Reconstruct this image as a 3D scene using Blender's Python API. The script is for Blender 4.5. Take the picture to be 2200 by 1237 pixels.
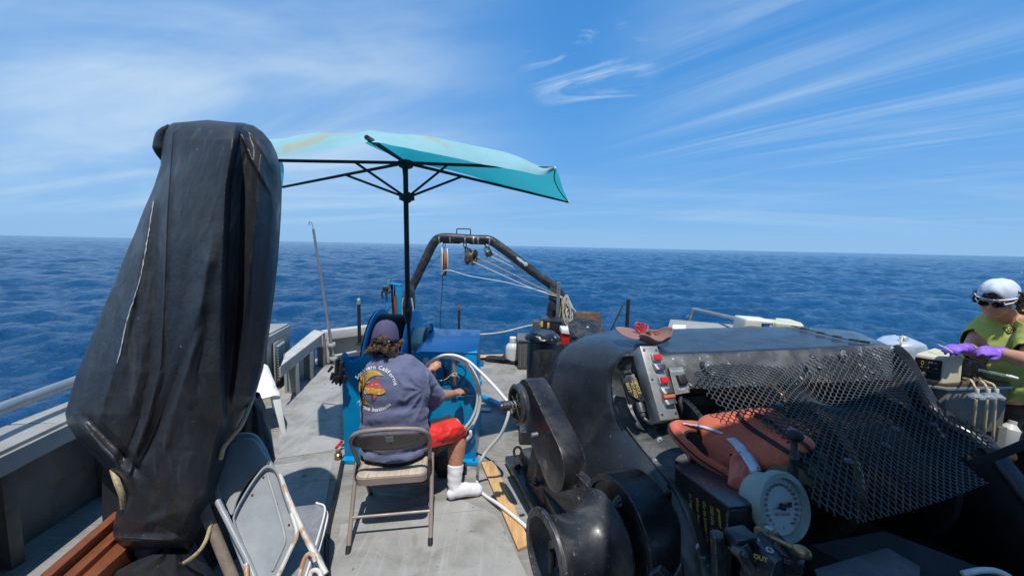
import bpy, bmesh, math, random
import numpy as np
from mathutils import Vector, Matrix, noise
from mathutils.bvhtree import BVHTree
R = math.radians
random.seed(7)
for o in list(bpy.data.objects): bpy.data.objects.remove(o)
scene = bpy.context.scene
COL = scene.collection

# ------------------------------------------------------------------ camera
FPX, CX, CY = 856.0, 1100.0, 618.5          # focal length in photo pixels
CAM_H = 1.72
PITCH, ROLL = R(-6.05), R(1.2)
cam_rot = (Matrix.Rotation(R(90) + PITCH, 3, 'X') @ Matrix.Rotation(ROLL, 3, 'Z'))
CAM = Vector((0, 0, CAM_H))
cd = bpy.data.cameras.new('camera'); cam = bpy.data.objects.new('camera', cd); COL.objects.link(cam)
cd.sensor_width = 36.0; cd.lens = FPX / 2200 * 36; cd.clip_start = .05; cd.clip_end = 40000
cam.location = CAM; cam.rotation_euler = cam_rot.to_euler()
scene.camera = cam

def ray(px, py):
    return cam_rot @ Vector(((px - CX) / FPX, -(py - CY) / FPX, -1.0))
def P(px, py, Y):                            # point at distance Y in front of the camera
    d = ray(px, py); return CAM + d * (Y / d.y)
def G(px, py, z=0.0):                        # point at height z
    d = ray(px, py); return CAM + d * ((z - CAM_H) / d.z)

# ------------------------------------------------------------------ light
SUN_DIR = Vector((.07, -.40, 1.0)).normalized()     # towards the sun
elev = math.asin(SUN_DIR.z); azim = math.atan2(SUN_DIR.x, SUN_DIR.y)
ld = bpy.data.lights.new('sun', 'SUN'); sun = bpy.data.objects.new('sun', ld); COL.objects.link(sun)
ld.energy = 4.2; ld.angle = R(.55); ld.color = (1, .965, .91)
sun.rotation_euler = SUN_DIR.to_track_quat('Z', 'Y').to_euler()
scene.view_settings.view_transform = 'Standard'; scene.view_settings.look = 'None'
scene.view_settings.exposure = 0.0; scene.view_settings.gamma = 1.0

w = bpy.data.worlds.new('World'); scene.world = w; w.use_nodes = True
nt = w.node_tree; N = nt.nodes; L = nt.links; N.clear()
def nd(t, **k):
    n = N.new(t)
    for a, b in k.items(): setattr(n, a, b)
    return n
def mth(op, a, b=None, c=None, clamp=False):
    n = N.new('ShaderNodeMath'); n.operation = op; n.use_clamp = clamp
    for i, x in enumerate((a, b, c)):
        if x is None: continue
        if isinstance(x, (int, float)): n.inputs[i].default_value = x
        else: L.new(x, n.inputs[i])
    return n.outputs[0]
def smooth(x, a, b, lo=0.0, hi=1.0):
    n = N.new('ShaderNodeMapRange'); n.interpolation_type = 'SMOOTHSTEP'
    L.new(x, n.inputs[0]); n.inputs[1].default_value = a; n.inputs[2].default_value = b
    n.inputs[3].default_value = lo; n.inputs[4].default_value = hi
    return n.outputs[0]
out = nd('ShaderNodeOutputWorld'); bg = nd('ShaderNodeBackground')
sky = nd('ShaderNodeTexSky', sky_type='NISHITA', sun_disc=False)
sky.sun_elevation = elev; sky.sun_rotation = azim; sky.air_density = 1.0; sky.dust_density = .3; sky.ozone_density = 3.0
tc = nd('ShaderNodeTexCoord'); sep = nd('ShaderNodeSeparateXYZ'); L.new(tc.outputs['Generated'], sep.inputs[0])
X, Y, Z = sep.outputs
zc = mth('ADD', mth('MAXIMUM', Z, 0.0), .10)
u = mth('DIVIDE', X, zc); v = mth('DIVIDE', Y, zc)       # a cloud layer overhead
def layer(rot, sx, sy, scale, detail, rough, dist, off=0.0):
    cmb = nd('ShaderNodeCombineXYZ'); L.new(u, cmb.inputs[0]); L.new(v, cmb.inputs[1]); cmb.inputs[2].default_value = off
    mp0 = nd('ShaderNodeMapping'); L.new(cmb.outputs[0], mp0.inputs[0]); mp0.inputs['Rotation'].default_value = (0, 0, rot)
    mp = nd('ShaderNodeMapping'); L.new(mp0.outputs[0], mp.inputs[0]); mp.inputs['Scale'].default_value = (sx, sy, 1)
    nz = nd('ShaderNodeTexNoise'); L.new(mp.outputs[0], nz.inputs['Vector'])
    nz.inputs['Scale'].default_value = scale; nz.inputs['Detail'].default_value = detail
    nz.inputs['Roughness'].default_value = rough; nz.inputs['Distortion'].default_value = dist
    return nz.outputs[0]
az = mth('ARCTAN2', X, Y)
# left: broad thin veil
veil = smooth(layer(R(10), .45, 1.2, .55, 7, .55, .8, 3.1), .40, .72)
veil2 = smooth(layer(R(15), .3, 1.3, 1.1, 8, .62, .8, 8.3), .42, .8)
maskL = smooth(az, .16, -.50)
maskLe = smooth(Z, .0, .12)
vl = mth('MULTIPLY', mth('ADD', mth('MULTIPLY', mth('ADD', veil, .30), .66), mth('MULTIPLY', veil2, .35)), mth('MULTIPLY', maskL, maskLe))
# right: combed cirrus
ci = smooth(layer(R(50), .16, 1.3, 1.15, 11, .66, .8, 1.7), .43, .76)
cib = smooth(layer(R(44), .45, .9, .55, 4, .5, .5, 5.7), .38, .62)
maskR = mth('MULTIPLY', smooth(az, .12, .62), smooth(Z, .02, .12))
vr = mth('MULTIPLY', mth('MULTIPLY', ci, mth('ADD', cib, .18)), mth('MULTIPLY', maskR, .66))
# a few small wisps in the middle
wi = smooth(layer(R(18), .5, 1.3, 2.2, 9, .62, 1.2, 21.2), .53, .76)
wm = smooth(mth('ADD', mth('POWER', mth('DIVIDE', mth('SUBTRACT', az, .17), .16), 2), mth('POWER', mth('DIVIDE', mth('SUBTRACT', Z, .40), .10), 2)), 1.3, .2)
vw = mth('MULTIPLY', mth('MULTIPLY', wi, wm), .95)
# thin veil low down everywhere
lo = mth('MULTIPLY', smooth(layer(R(10), .35, 1.6, .8, 6, .55, .4, 13.), .45, .75), mth('MULTIPLY', smooth(Z, .015, .07), smooth(Z, .30, .09)))
cl = mth('ADD', mth('ADD', vl, vr), mth('ADD', vw, mth('MULTIPLY', lo, .22)), clamp=True)
cl = mth('MULTIPLY', cl, .88)
mix = nd('ShaderNodeMix', data_type='RGBA'); L.new(cl, mix.inputs[0])
# the Nishita sky is pulled towards the clean marine blue of the day, paler at the horizon
ramp = nd('ShaderNodeValToRGB'); L.new(mth('MAXIMUM', Z, 0.0), ramp.inputs[0]); cr = ramp.color_ramp; cr.interpolation = 'B_SPLINE'
cols = ((0.0, (.27, .53, .86)), (.05, (.23, .50, .87)), (.16, (.15, .425, .87)), (.34, (.080, .335, .80)), (.60, (.045, .255, .69)), (1.0, (.03, .19, .54)))
cr.elements[0].position = 0; cr.elements[1].position = 1
for k_, (p_, c_) in enumerate(cols):
    e = cr.elements[0] if k_ == 0 else (cr.elements[-1] if k_ == len(cols) - 1 else cr.elements.new(p_)); e.position = p_; e.color = (*c_, 1)
BGS = .085
sc = nd('ShaderNodeMix', data_type='RGBA', blend_type='MULTIPLY', clamp_result=False); sc.inputs[0].default_value = 1; L.new(ramp.outputs[0], sc.inputs[6]); sc.inputs[7].default_value = (1 / BGS, 1 / BGS, 1 / BGS, 1)
base_ = nd('ShaderNodeMix', data_type='RGBA'); base_.inputs[0].default_value = .90; L.new(sky.outputs[0], base_.inputs[6]); L.new(sc.outputs[2], base_.inputs[7])
L.new(base_.outputs[2], mix.inputs[6]); mix.inputs[7].default_value = (.62 / BGS, .78 / BGS, .93 / BGS, 1)
L.new(mix.outputs[2], bg.inputs[0]); bg.inputs[1].default_value = BGS; L.new(bg.outputs[0], out.inputs[0])

# ------------------------------------------------------------------ materials
def material(name, base, rough=.5, metal=0.0, var=.12, vscale=6.0, bump=.0, bscale=60.0, spots=None, dirt=None, streak=None,
             spec=.5, coat=0.0, trans=0.0, rvar=.1, sheen=0.0, stretch=(1, 1, 1), bdist=.004, sss=0.0, alpha=1.0, ior=1.45, wear=None):
    """procedural: base colour with noise variation, optional spots (chips, painted glints) / dirt patches / streaks, bump"""
    m = bpy.data.materials.new(name); m.use_nodes = True; t = m.node_tree; n = t.nodes; l = t.links
    b = n['Principled BSDF']; tc = n.new('ShaderNodeTexCoord'); mp = n.new('ShaderNodeMapping')
    l.new(tc.outputs['Object'], mp.inputs[0]); mp.inputs['Scale'].default_value = stretch
    def noise_(scale, detail=6, rough_=.6, vec=None, dist=0):
        q = n.new('ShaderNodeTexNoise'); l.new(vec or mp.outputs[0], q.inputs['Vector']); q.inputs['Scale'].default_value = scale
        q.inputs['Detail'].default_value = detail; q.inputs['Roughness'].default_value = rough_; q.inputs['Distortion'].default_value = dist
        return q.outputs[0]
    def mr(x, a, b_, lo=0, hi=1):
        q = n.new('ShaderNodeMapRange'); q.interpolation_type = 'SMOOTHSTEP'; l.new(x, q.inputs[0])
        for i, k in enumerate((a, b_, lo, hi)): q.inputs[i + 1].default_value = k
        return q.outputs[0]
    def mix_(f, a, b_):
        q = n.new('ShaderNodeMix'); q.data_type = 'RGBA'
        if isinstance(f, float): q.inputs[0].default_value = f
        else: l.new(f, q.inputs[0])
        for i, k in ((6, a), (7, b_)):
            if isinstance(k, tuple): q.inputs[i].default_value = (*k[:3], 1)
            else: l.new(k, q.inputs[i])
        return q.outputs[2]
    lo_ = tuple(max(0, c * (1 - var)) for c in base); hi_ = tuple(min(1, c * (1 + var)) for c in base)
    col = mix_(mr(noise_(vscale), .3, .7), lo_, hi_)
    r = mr(noise_(vscale * 2.3), .3, .7, max(.02, rough - rvar), min(1, rough + rvar))
    if dirt:                                   # (colour, scale, lo, hi, amount)
        c, s, a, b2, amt = dirt; f = mr(noise_(s, 8, .65, dist=.6), a, b2, 0, amt); col = mix_(f, col, c)
    if streak:                                 # (colour, stretch vec, scale, lo, hi, amount)
        c, st, s, a, b2, amt = streak; mq = n.new('ShaderNodeMapping'); l.new(tc.outputs['Object'], mq.inputs[0]); mq.inputs['Scale'].default_value = st
        f = mr(noise_(s, 6, .6, mq.outputs[0]), a, b2, 0, amt); col = mix_(f, col, c)
    if spots:                                  # (colour, scale, lo, hi)
        c, s, a, b2 = spots; f1 = mr(noise_(s, 4, .62, dist=.5), a, b2); f2 = mr(noise_(max(2.0, s * .16), 4, .6), .42, .55); mq_ = n.new('ShaderNodeMath'); mq_.operation = 'MULTIPLY'
        l.new(f1, mq_.inputs[0]); l.new(f2, mq_.inputs[1]); col = mix_(mq_.outputs[0], col, c)
    if wear:                                   # paint rubbed off along the edges: (colour, radius, amount)
        c, rad, amt = wear; bv = n.new('ShaderNodeBevel'); bv.samples = 4; bv.inputs['Radius'].default_value = rad; ge = n.new('ShaderNodeNewGeometry')
        dp = n.new('ShaderNodeVectorMath'); dp.operation = 'DOT_PRODUCT'; l.new(bv.outputs[0], dp.inputs[0]); l.new(ge.outputs['Normal'], dp.inputs[1])
        e_ = mr(dp.outputs['Value'], .985, .86, 0, 1); nz_ = mr(noise_(26, 5, .7), .44, .60, 0, amt); mm = n.new('ShaderNodeMath'); mm.operation = 'MULTIPLY'; l.new(e_, mm.inputs[0]); l.new(nz_, mm.inputs[1])
        col = mix_(mm.outputs[0], col, c)
    l.new(col, b.inputs['Base Color']); l.new(r, b.inputs['Roughness'])
    b.inputs['Metallic'].default_value = metal; b.inputs['Specular IOR Level'].default_value = spec
    b.inputs['Coat Weight'].default_value = coat; b.inputs['Coat Roughness'].default_value = .08
    b.inputs['Transmission Weight'].default_value = trans; b.inputs['Sheen Weight'].default_value = sheen
    b.inputs['IOR'].default_value = ior; b.inputs['Alpha'].default_value = alpha
    if sss: b.inputs['Subsurface Weight'].default_value = sss; b.inputs['Subsurface Radius'].default_value = (.02, .008, .004)
    if bump:
        q = n.new('ShaderNodeBump'); q.inputs['Strength'].default_value = bump; q.inputs['Distance'].default_value = bdist
        l.new(noise_(bscale, 5, .6), q.inputs['Height']); l.new(q.outputs[0], b.inputs['Normal'])
    return m
M = {}
M['black'] = material('black_gloss_paint', (.019, .020, .024), .32, var=.4, bump=.22, bscale=34, spots=((.28, .29, .29), 70, .675, .72),
                      dirt=((.07, .067, .06), 6, .48, .78, .6), rvar=.14, wear=((.30, .29, .27), .006, .8))
M['black_worn'] = material('worn_black_paint', (.024, .026, .031), .42, var=.4, bump=.35, bscale=30, spots=((.30, .31, .31), 60, .65, .70),
                      dirt=((.10, .097, .092), 8, .46, .70, .75), rvar=.15, wear=((.34, .33, .31), .007, .9))
M['hood'] = material('faded_black_paint', (.026, .031, .040), .24, var=.25, vscale=3, bump=.08, bscale=40, spots=((.30, .32, .32), 70, .68, .72), streak=((.10, .11, .12), (6, 6, .5), 3, .62, .8, .35),
                      dirt=((.07, .075, .08), 5, .5, .8, .6), rvar=.1)
M['black_matt'] = material('matt_black_metal', (.012, .013, .016), .6, var=.4, bump=.2, bscale=70)
M['tarp'] = material('black_vinyl_canvas', (.029, .032, .037), .43, var=.25, vscale=3.2, bump=.30, bscale=14, bdist=.02,
                      dirt=((.095, .098, .10), 4.2, .50, .86, .50), spots=((.36, .36, .34), 55, .70, .73), rvar=.10, streak=((.13, .13, .125), (9, 9, .7), 2.2, .55, .8, .5))
M['deck'] = material('grey_nonskid_deck', (.27, .26, .24), .85, var=.16, vscale=2.4, bump=.5, bscale=120, bdist=.003,
                      dirt=((.15, .13, .10), 2.3, .44, .70, .85), streak=((.37, .37, .36), (1.0, 12, 1), 3.4, .5, .70, .6), spots=((.10, .085, .07), 15, .66, .71))
M['deck2'] = material('pale_nonskid_patch', (.33, .325, .31), .85, var=.10, vscale=5, bump=.5, bscale=120, bdist=.003,
                      dirt=((.19, .18, .15), 3.0, .44, .72, .8), streak=((.42, .42, .41), (14, .8, 1), 2.2, .52, .75, .5), spots=((.13, .12, .10), 19, .65, .69))
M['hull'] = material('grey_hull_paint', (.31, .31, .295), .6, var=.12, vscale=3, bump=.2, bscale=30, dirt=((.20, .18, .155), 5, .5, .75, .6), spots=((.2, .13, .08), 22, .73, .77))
M['hull_pale'] = material('pale_rail_paint', (.50, .48, .44), .55, var=.1, vscale=4, bump=.25, bscale=50, spots=((.13, .12, .11), 30, .66, .72), dirt=((.28, .25, .21), 7, .5, .8, .5))
M['alu'] = material('weathered_aluminium', (.42, .43, .42), .42, metal=.7, var=.12, bump=.1, bscale=60, dirt=((.25, .24, .22), 9, .5, .8, .5))
M['steel'] = material('brushed_steel', (.43, .42, .39), .38, metal=.6, var=.06, stretch=(1, 1, 3), dirt=((.36, .34, .31), 9, .55, .85, .4))
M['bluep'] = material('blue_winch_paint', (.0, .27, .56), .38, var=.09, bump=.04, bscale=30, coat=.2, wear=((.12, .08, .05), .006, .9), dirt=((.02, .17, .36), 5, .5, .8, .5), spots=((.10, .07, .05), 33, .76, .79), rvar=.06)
M['bluet'] = material('lighter_blue_top', (.03, .36, .70), .30, var=.08, bump=.04, bscale=20, coat=.3, rvar=.05)  # lighter blue than the winch body, for console lid and lip
M['teal_top'] = material('sun_bleached_teal_cloth', (.40, .72, .76), .85, var=.06, vscale=4, bump=.25, bscale=7, bdist=.02, dirt=((.55, .53, .38), 3.4, .50, .72, .75), spots=((.36, .26, .14), 9, .70, .78))
M['rust'] = material('rusty_iron', (.15, .085, .055), .85, var=.4, vscale=18, bump=.6, bscale=60, dirt=((.10, .15, .12), 8, .45, .7, .7))
M['white'] = material('white_plastic', (.78, .77, .73), .45, var=.03, dirt=((.55, .52, .46), 8, .5, .8, .4))
M['hose'] = material('white_hose', (.74, .74, .72), .35, var=.04, dirt=((.5, .48, .43), 6, .5, .8, .4))
M['rubber'] = material('black_rubber', (.017, .018, .02), .5, var=.2, bump=.1)
M['wood'] = material('pale_pine_board', (.60, .37, .17), .7, var=.12, vscale=8, streak=((.40, .21, .08), (1, .12, 1), 30, .45, .7, .8), bump=.15, bscale=80)
M['wood_red'] = material('varnished_brown_wood', (.20, .062, .026), .5, var=.25, vscale=10, streak=((.13, .045, .02), (1, .1, 1), 22, .45, .7, .9), bump=.2)
M['oldwood'] = material('weathered_wood_handle', (.20, .16, .125), .8, var=.3, vscale=12, bump=.3)
M['rope'] = material('off_white_rope', (.58, .54, .45), .9, var=.25, vscale=60, bump=.8, bscale=160)
M['rope_tan'] = material('tan_rope', (.42, .33, .21), .9, var=.25, vscale=60, bump=.8, bscale=160)
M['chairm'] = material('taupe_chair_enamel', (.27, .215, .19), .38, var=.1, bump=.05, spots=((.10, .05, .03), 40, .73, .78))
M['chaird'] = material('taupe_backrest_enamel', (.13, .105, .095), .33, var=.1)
M['vinyl'] = material('stained_vinyl_seat', (.50, .42, .32), .6, var=.12, streak=((.24, .18, .12), (40, 3, 3), 2, .45, .7, .7), dirt=((.30, .22, .14), 9, .45, .75, .6), bump=.1)
M['greych'] = material('grey_chair_enamel', (.30, .32, .33), .4, var=.12, vscale=7, dirt=((.17, .17, .17), 6, .5, .8, .5), spots=((.22, .085, .03), 14, .70, .75), bump=.08)
M['rustch'] = material('rusty_chair_tube', (.62, .60, .54), .5, var=.08, dirt=((.40, .17, .055), 9, .44, .60, .95), bump=.35, bscale=60)
M['yellow'] = material('yellow_paint', (.62, .42, .06), .6, var=.15)
M['red'] = material('red_plastic', (.62, .02, .02), .35, var=.1, spots=((.7, .6, .6), 70, .72, .75))
M['cable'] = material('wound_wire_rope', (.10, .065, .04), .38, metal=.6, var=.6, vscale=60, bump=.6, bscale=120, spots=((.75, .50, .30), 75, .60, .66))  # bright brown spots are the wire's glints, painted into the colour
M['orange'] = material('faded_orange_nylon', (.54, .125, .068), .8, var=.16, vscale=7, bump=.7, bscale=20, bdist=.012, dirt=((.28, .06, .03), 6, .5, .8, .55), sheen=.2)
M['refl'] = material('reflective_tape', (.50, .56, .64), .5, var=.08, vscale=30, bump=.2, bscale=60)
M['webbing'] = material('black_webbing', (.02, .02, .023), .8, var=.3)
M['netting'] = material('olive_mesh_lining', (.12, .10, .06), .9, var=.2)
M['gaugebody'] = material('pale_green_grey_casting', (.25, .33, .315), .5, var=.12, vscale=12, bump=.15, spots=((.10, .10, .10), 36, .68, .73), dirt=((.42, .40, .28), 10, .55, .8, .6))
M['gaugeface'] = material('gauge_face', (.44, .50, .51), .5, var=.04, spots=((.2, .2, .2), 60, .74, .77))
M['ink'] = material('dark_print', (.02, .02, .025), .6)
M['yellow_ink'] = material('yellow_hand_lettering', (.42, .29, .05), .6, var=.2, vscale=60)
M['white_ink'] = material('white_print', (.78, .76, .74), .8, var=.04)
M['brass'] = material('worn_bronze', (.30, .20, .12), .35, metal=.8, var=.25, vscale=20, bump=.1)
M['iron'] = material('dull_iron', (.10, .105, .11), .42, metal=.6, var=.3, vscale=25, bump=.4, bscale=50, dirt=((.04, .04, .04), 14, .5, .7, .8))
M['skin'] = material('sun_tanned_skin', (.50, .245, .155), .5, var=.12, vscale=22, bump=.12, bscale=70, bdist=.003, sss=.12, dirt=((.42, .15, .10), 14, .5, .8, .5))
M['skinf'] = material('light_brown_skin', (.52, .27, .165), .5, var=.1, vscale=18, bump=.08, bscale=90, bdist=.002, sss=.12)
M['hair'] = material('greying_brown_hair', (.20, .125, .075), .7, var=.6, vscale=60)
M['hairdark'] = material('dark_curly_hair', (.045, .025, .016), .6, var=.5, vscale=40)
M['shirt'] = material('faded_navy_cotton', (.135, .15, .25), .92, var=.07, vscale=5, bump=.25, bscale=260, bdist=.001, sheen=.15)
M['capnavy'] = material('faded_navy_cap', (.085, .075, .15), .9, var=.1, bump=.2, bscale=200)
M['capdark'] = material('dark_navy_strap', (.015, .017, .035), .8)
M['sred'] = material('red_nylon', (.68, .018, .012), .6, var=.1, bump=.25, bscale=14, bdist=.01, sheen=.2)
M['sblack'] = material('faded_black_nylon', (.045, .035, .03), .7, var=.15, bump=.25, bscale=18, bdist=.01)
M['sock'] = material('white_cotton_sock', (.74, .73, .77), .95, var=.05, vscale=12, bump=.6, bscale=150, bdist=.002, dirt=((.55, .52, .50), 12, .58, .8, .35))
M['green'] = material('yellow_green_cotton', (.42, .47, .12), .9, var=.06, vscale=7, bump=.2, bscale=240, bdist=.001)
M['capwhite'] = material('pale_grey_cap', (.60, .64, .72), .9, var=.08, bump=.5, bscale=22, bdist=.01)
M['glove'] = material('purple_nitrile', (.27, .12, .62), .42, var=.08, bump=.15, bscale=60, bdist=.002)
M['trousers'] = material('dark_brown_cotton', (.045, .032, .024), .85, var=.25, bump=.3, bscale=20, bdist=.01)
M['beige'] = material('ivory_casing', (.62, .60, .42), .45, var=.04, vscale=4, dirt=((.45, .42, .30), 10, .55, .8, .4))
M['cream'] = material('cream_casing', (.72, .70, .60), .45, var=.04)
M['darkpanel'] = material('dark_control_panel', (.015, .015, .016), .35, var=.2)
M['lens'] = material('smoked_lens', (.008, .008, .01), .12, var=.1)
M['tube'] = material('cream_silicone_tubing', (.68, .56, .34), .35, var=.08)
M['clear'] = material('clear_plastic', (.86, .90, .94), .12, var=.02, trans=.75, alpha=.75)
M['carboy'] = material('translucent_plastic', (.62, .73, .86), .3, var=.05, trans=.35, bump=.3, bscale=12, bdist=.02)
M['jug'] = material('milky_plastic_jug', (.66, .66, .62), .4, var=.05, trans=.15)
M['tank'] = material('grey_brown_tank', (.15, .145, .125), .5, var=.15, vscale=6, dirt=((.07, .06, .05), 5, .5, .8, .6))
M['grating'] = material('expanded_metal', (.038, .045, .05), .55, metal=.0, spec=.35, var=.3, vscale=14, dirt=((.17, .095, .05), 5, .55, .75, .7))
M['mauve'] = material('faded_mauve_cap', (.27, .155, .135), .9, var=.1, bump=.2, bscale=160)
M['redcord'] = material('red_cord', (.60, .03, .02), .5, var=.15)
M['green_block'] = material('chipped_green_paint', (.10, .24, .18), .6, var=.4, vscale=30)
M['orange_sheave'] = material('orange_brown_sheave', (.42, .17, .07), .6, var=.1)
M['redbrown'] = material('red_brown_ram', (.20, .06, .03), .5, var=.2)
M['plate'] = material('worn_tread_plate', (.055, .06, .066), .55, var=.3, vscale=10, bump=.6, bscale=28, dirt=((.12, .12, .12), 8, .5, .75, .6))
M['paper'] = material('white_label', (.66, .66, .64), .7, var=.04)
M['brownwood'] = material('wet_brown_board', (.10, .062, .035), .6, var=.35, vscale=20)
M['fish_red'] = material('print_coral', (.56, .10, .10), .85, var=.25, vscale=90)
M['fish_yel'] = material('print_yellow_orange', (.70, .38, .07), .85, var=.25, vscale=90, spots=((.06, .03, .02), 150, .64, .68))
M['kelp'] = material('print_golden', (.66, .42, .10), .85, var=.12, vscale=60)
M['kelp_line'] = material('print_brown', (.10, .055, .04), .85)
M['fin_green'] = material('print_dark_green', (.055, .07, .06), .85, var=.2)
M['blueled'] = material('blue_display', (.02, .10, .55), .3)

# umbrella cloth lets some light through
def cloth(name, col, dirtc, tint_, amt):
    m = material(name, col, .85, var=.06, vscale=3, bump=.3, bscale=6, bdist=.02, dirt=dirtc)
    t = m.node_tree; n = t.nodes; l = t.links; b = n['Principled BSDF']; o = n['Material Output']
    tr = n.new('ShaderNodeBsdfTranslucent'); tr.inputs[0].default_value = (*tint_, 1); ms = n.new('ShaderNodeMixShader'); ms.inputs[0].default_value = amt
    l.new(b.outputs[0], ms.inputs[1]); l.new(tr.outputs[0], ms.inputs[2]); l.new(ms.outputs[0], o.inputs[0]); return m
M['canopy'] = cloth('bleached_teal_canopy', (.46, .82, .87), ((.66, .60, .40), 2.6, .48, .68, .85), (.0, .46, .54), .46)

# ------------------------------------------------------------------ helpers
def catmull(pts, n=6, closed=False):
    pts = [Vector(p) for p in pts]; out = []; k = len(pts)
    rng = range(k) if closed else range(k - 1)
    for i in rng:
        p0 = pts[(i - 1) % k] if closed or i > 0 else pts[0] * 2 - pts[1]
        p1 = pts[i]; p2 = pts[(i + 1) % k]
        p3 = pts[(i + 2) % k] if closed or i + 2 < k else pts[-1] * 2 - pts[-2]
        for j in range(n):
            t = j / n
            out.append(.5 * ((2 * p1) + (p2 - p0) * t + (2 * p0 - 5 * p1 + 4 * p2 - p3) * t * t + (3 * p1 - p0 - 3 * p2 + p3) * t ** 3))
    if not closed: out.append(pts[-1])
    return out
def frame(z, up=(0, 0, 1)):
    z = Vector(z).normalized(); up = Vector(up)
    if abs(z.dot(up.normalized())) > .99: up = Vector((1, 0, 0)) if abs(z.x) < .9 else Vector((0, 1, 0))
    x = up.cross(z).normalized(); y = z.cross(x)
    return x, y, z
def axes(o, x, y, z):
    m = Matrix.Identity(4)
    for i, a in enumerate((x, y, z)):
        for j in range(3): m[j][i] = a[j]
    for j in range(3): m[j][3] = o[j]
    return m
class MB:
    def __init__(s, Mx=None): s.v = []; s.f = []; s.M = Mx
    def add(s, vs, fs):
        b = len(s.v)
        for p in vs:
            p = Vector(p); s.v.append(s.M @ p if s.M else p)
        s.f += [tuple(b + i for i in f) for f in fs]; return s
    def box(s, c, size, rot=None):
        c = Vector(c); h = [x / 2 for x in size]; vs = []
        for x in (-1, 1):
            for y in (-1, 1):
                for z in (-1, 1):
                    p = Vector((x * h[0], y * h[1], z * h[2])); p = rot @ p if rot else p; vs.append(c + p)
        return s.add(vs, [(0, 1, 3, 2), (4, 6, 7, 5), (0, 4, 5, 1), (2, 3, 7, 6), (0, 2, 6, 4), (1, 5, 7, 3)])
    def hexa(s, a, b):      # two quads (4 points each) joined
        return s.add(list(a) + list(b), [(3, 2, 1, 0), (4, 5, 6, 7), (0, 1, 5, 4), (1, 2, 6, 5), (2, 3, 7, 6), (3, 0, 4, 7)])
    def prism(s, pts, off):   # polygon extruded by vector
        n = len(pts); off = Vector(off); pts = [Vector(p) for p in pts]
        return s.add(pts + [p + off for p in pts], [tuple(range(n - 1, -1, -1)), tuple(range(n, 2 * n))] + [(i, (i + 1) % n, n + (i + 1) % n, n + i) for i in range(n)])
    def tube(s, pts, r, seg=10, closed=False, cap=True, flat=1.0):
        pts = [Vector(p) for p in pts]; k = len(pts); rs = r if isinstance(r, (list, tuple)) else [r] * k
        if isinstance(r, (list, tuple)) and len(r) != k:
            rs = [float(np.interp(i / (k - 1), np.linspace(0, 1, len(r)), r)) for i in range(k)]
        vs = []; fs = []; x = None
        for i in range(k):
            a = pts[(i - 1) % k] if closed else pts[max(0, i - 1)]; b = pts[(i + 1) % k] if closed else pts[min(k - 1, i + 1)]
            t = (b - a)
            if t.length < 1e-9: t = Vector((0, 0, 1))
            t.normalize()
            if x is None: x, y, _ = frame(t)
            else:
                x = (x - t * x.dot(t))
                if x.length < 1e-6: x = frame(t)[0]
                x.normalize(); y = t.cross(x)
            for j in range(seg):
                q = 2 * math.pi * j / seg; vs.append(pts[i] + (x * math.cos(q) + y * math.sin(q) * flat) * rs[i])
        for i in range(k if closed else k - 1):
            for j in range(seg):
                a = i * seg + j; b = i * seg + (j + 1) % seg; c = ((i + 1) % k) * seg + (j + 1) % seg; d = ((i + 1) % k) * seg + j
                fs.append((a, b, c, d))
        if cap and not closed:
            fs.append(tuple(range(seg - 1, -1, -1))); fs.append(tuple(range((k - 1) * seg, k * seg)))
        return s.add(vs, fs)
    def rod(s, a, b, r, seg=12, r2=None): return s.tube([a, b], [r, r if r2 is None else r2], seg)
    def lathe(s, o, axis, prof, seg=32, closed=False):     # prof: (t along axis, radius)
        x, y, z = frame(axis); o = Vector(o); vs = []; fs = []; k = len(prof)
        for t, r in prof:
            for j in range(seg):
                q = 2 * math.pi * j / seg; vs.append(o + z * t + (x * math.cos(q) + y * math.sin(q)) * max(r, 1e-4))
        for i in range(k if closed else k - 1):
            for j in range(seg):
                i2 = (i + 1) % k
                fs.append((i * seg + j, i * seg + (j + 1) % seg, i2 * seg + (j + 1) % seg, i2 * seg + j))
        if not closed:
            fs.append(tuple(range(seg - 1, -1, -1))); fs.append(tuple(range((k - 1) * seg, k * seg)))
        return s.add(vs, fs)
    def ball(s, c, r, seg=16, rings=10, rot=None):
        r = r if isinstance(r, (tuple, list)) else (r, r, r); c = Vector(c); vs = []; fs = []
        for i in range(1, rings):
            a = math.pi * i / rings
            for j in range(seg):
                q = 2 * math.pi * j / seg; p = Vector((r[0] * math.sin(a) * math.cos(q), r[1] * math.sin(a) * math.sin(q), r[2] * math.cos(a)))
                vs.append(c + (rot @ p if rot else p))
        top = Vector((0, 0, r[2])); vs.append(c + (rot @ top if rot else top)); vs.append(c - (rot @ top if rot else top)); T = len(vs) - 2; B = T + 1
        for i in range(rings - 2):
            for j in range(seg): fs.append((i * seg + j, (i + 1) * seg + j, (i + 1) * seg + (j + 1) % seg, i * seg + (j + 1) % seg))
        for j in range(seg):
            fs.append((T, j, (j + 1) % seg)); fs.append((B, (rings - 2) * seg + (j + 1) % seg, (rings - 2) * seg + j))
        return s.add(vs, fs)
    def grid(s, rows, wrap=False):
        n = len(rows[0]); vs = [p for r in rows for p in r]; fs = []
        for i in range(len(rows) - 1):
            for j in range(n if wrap else n - 1):
                j2 = (j + 1) % n; fs.append((i * n + j, i * n + j2, (i + 1) * n + j2, (i + 1) * n + j))
        return s.add(vs, fs)

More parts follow.
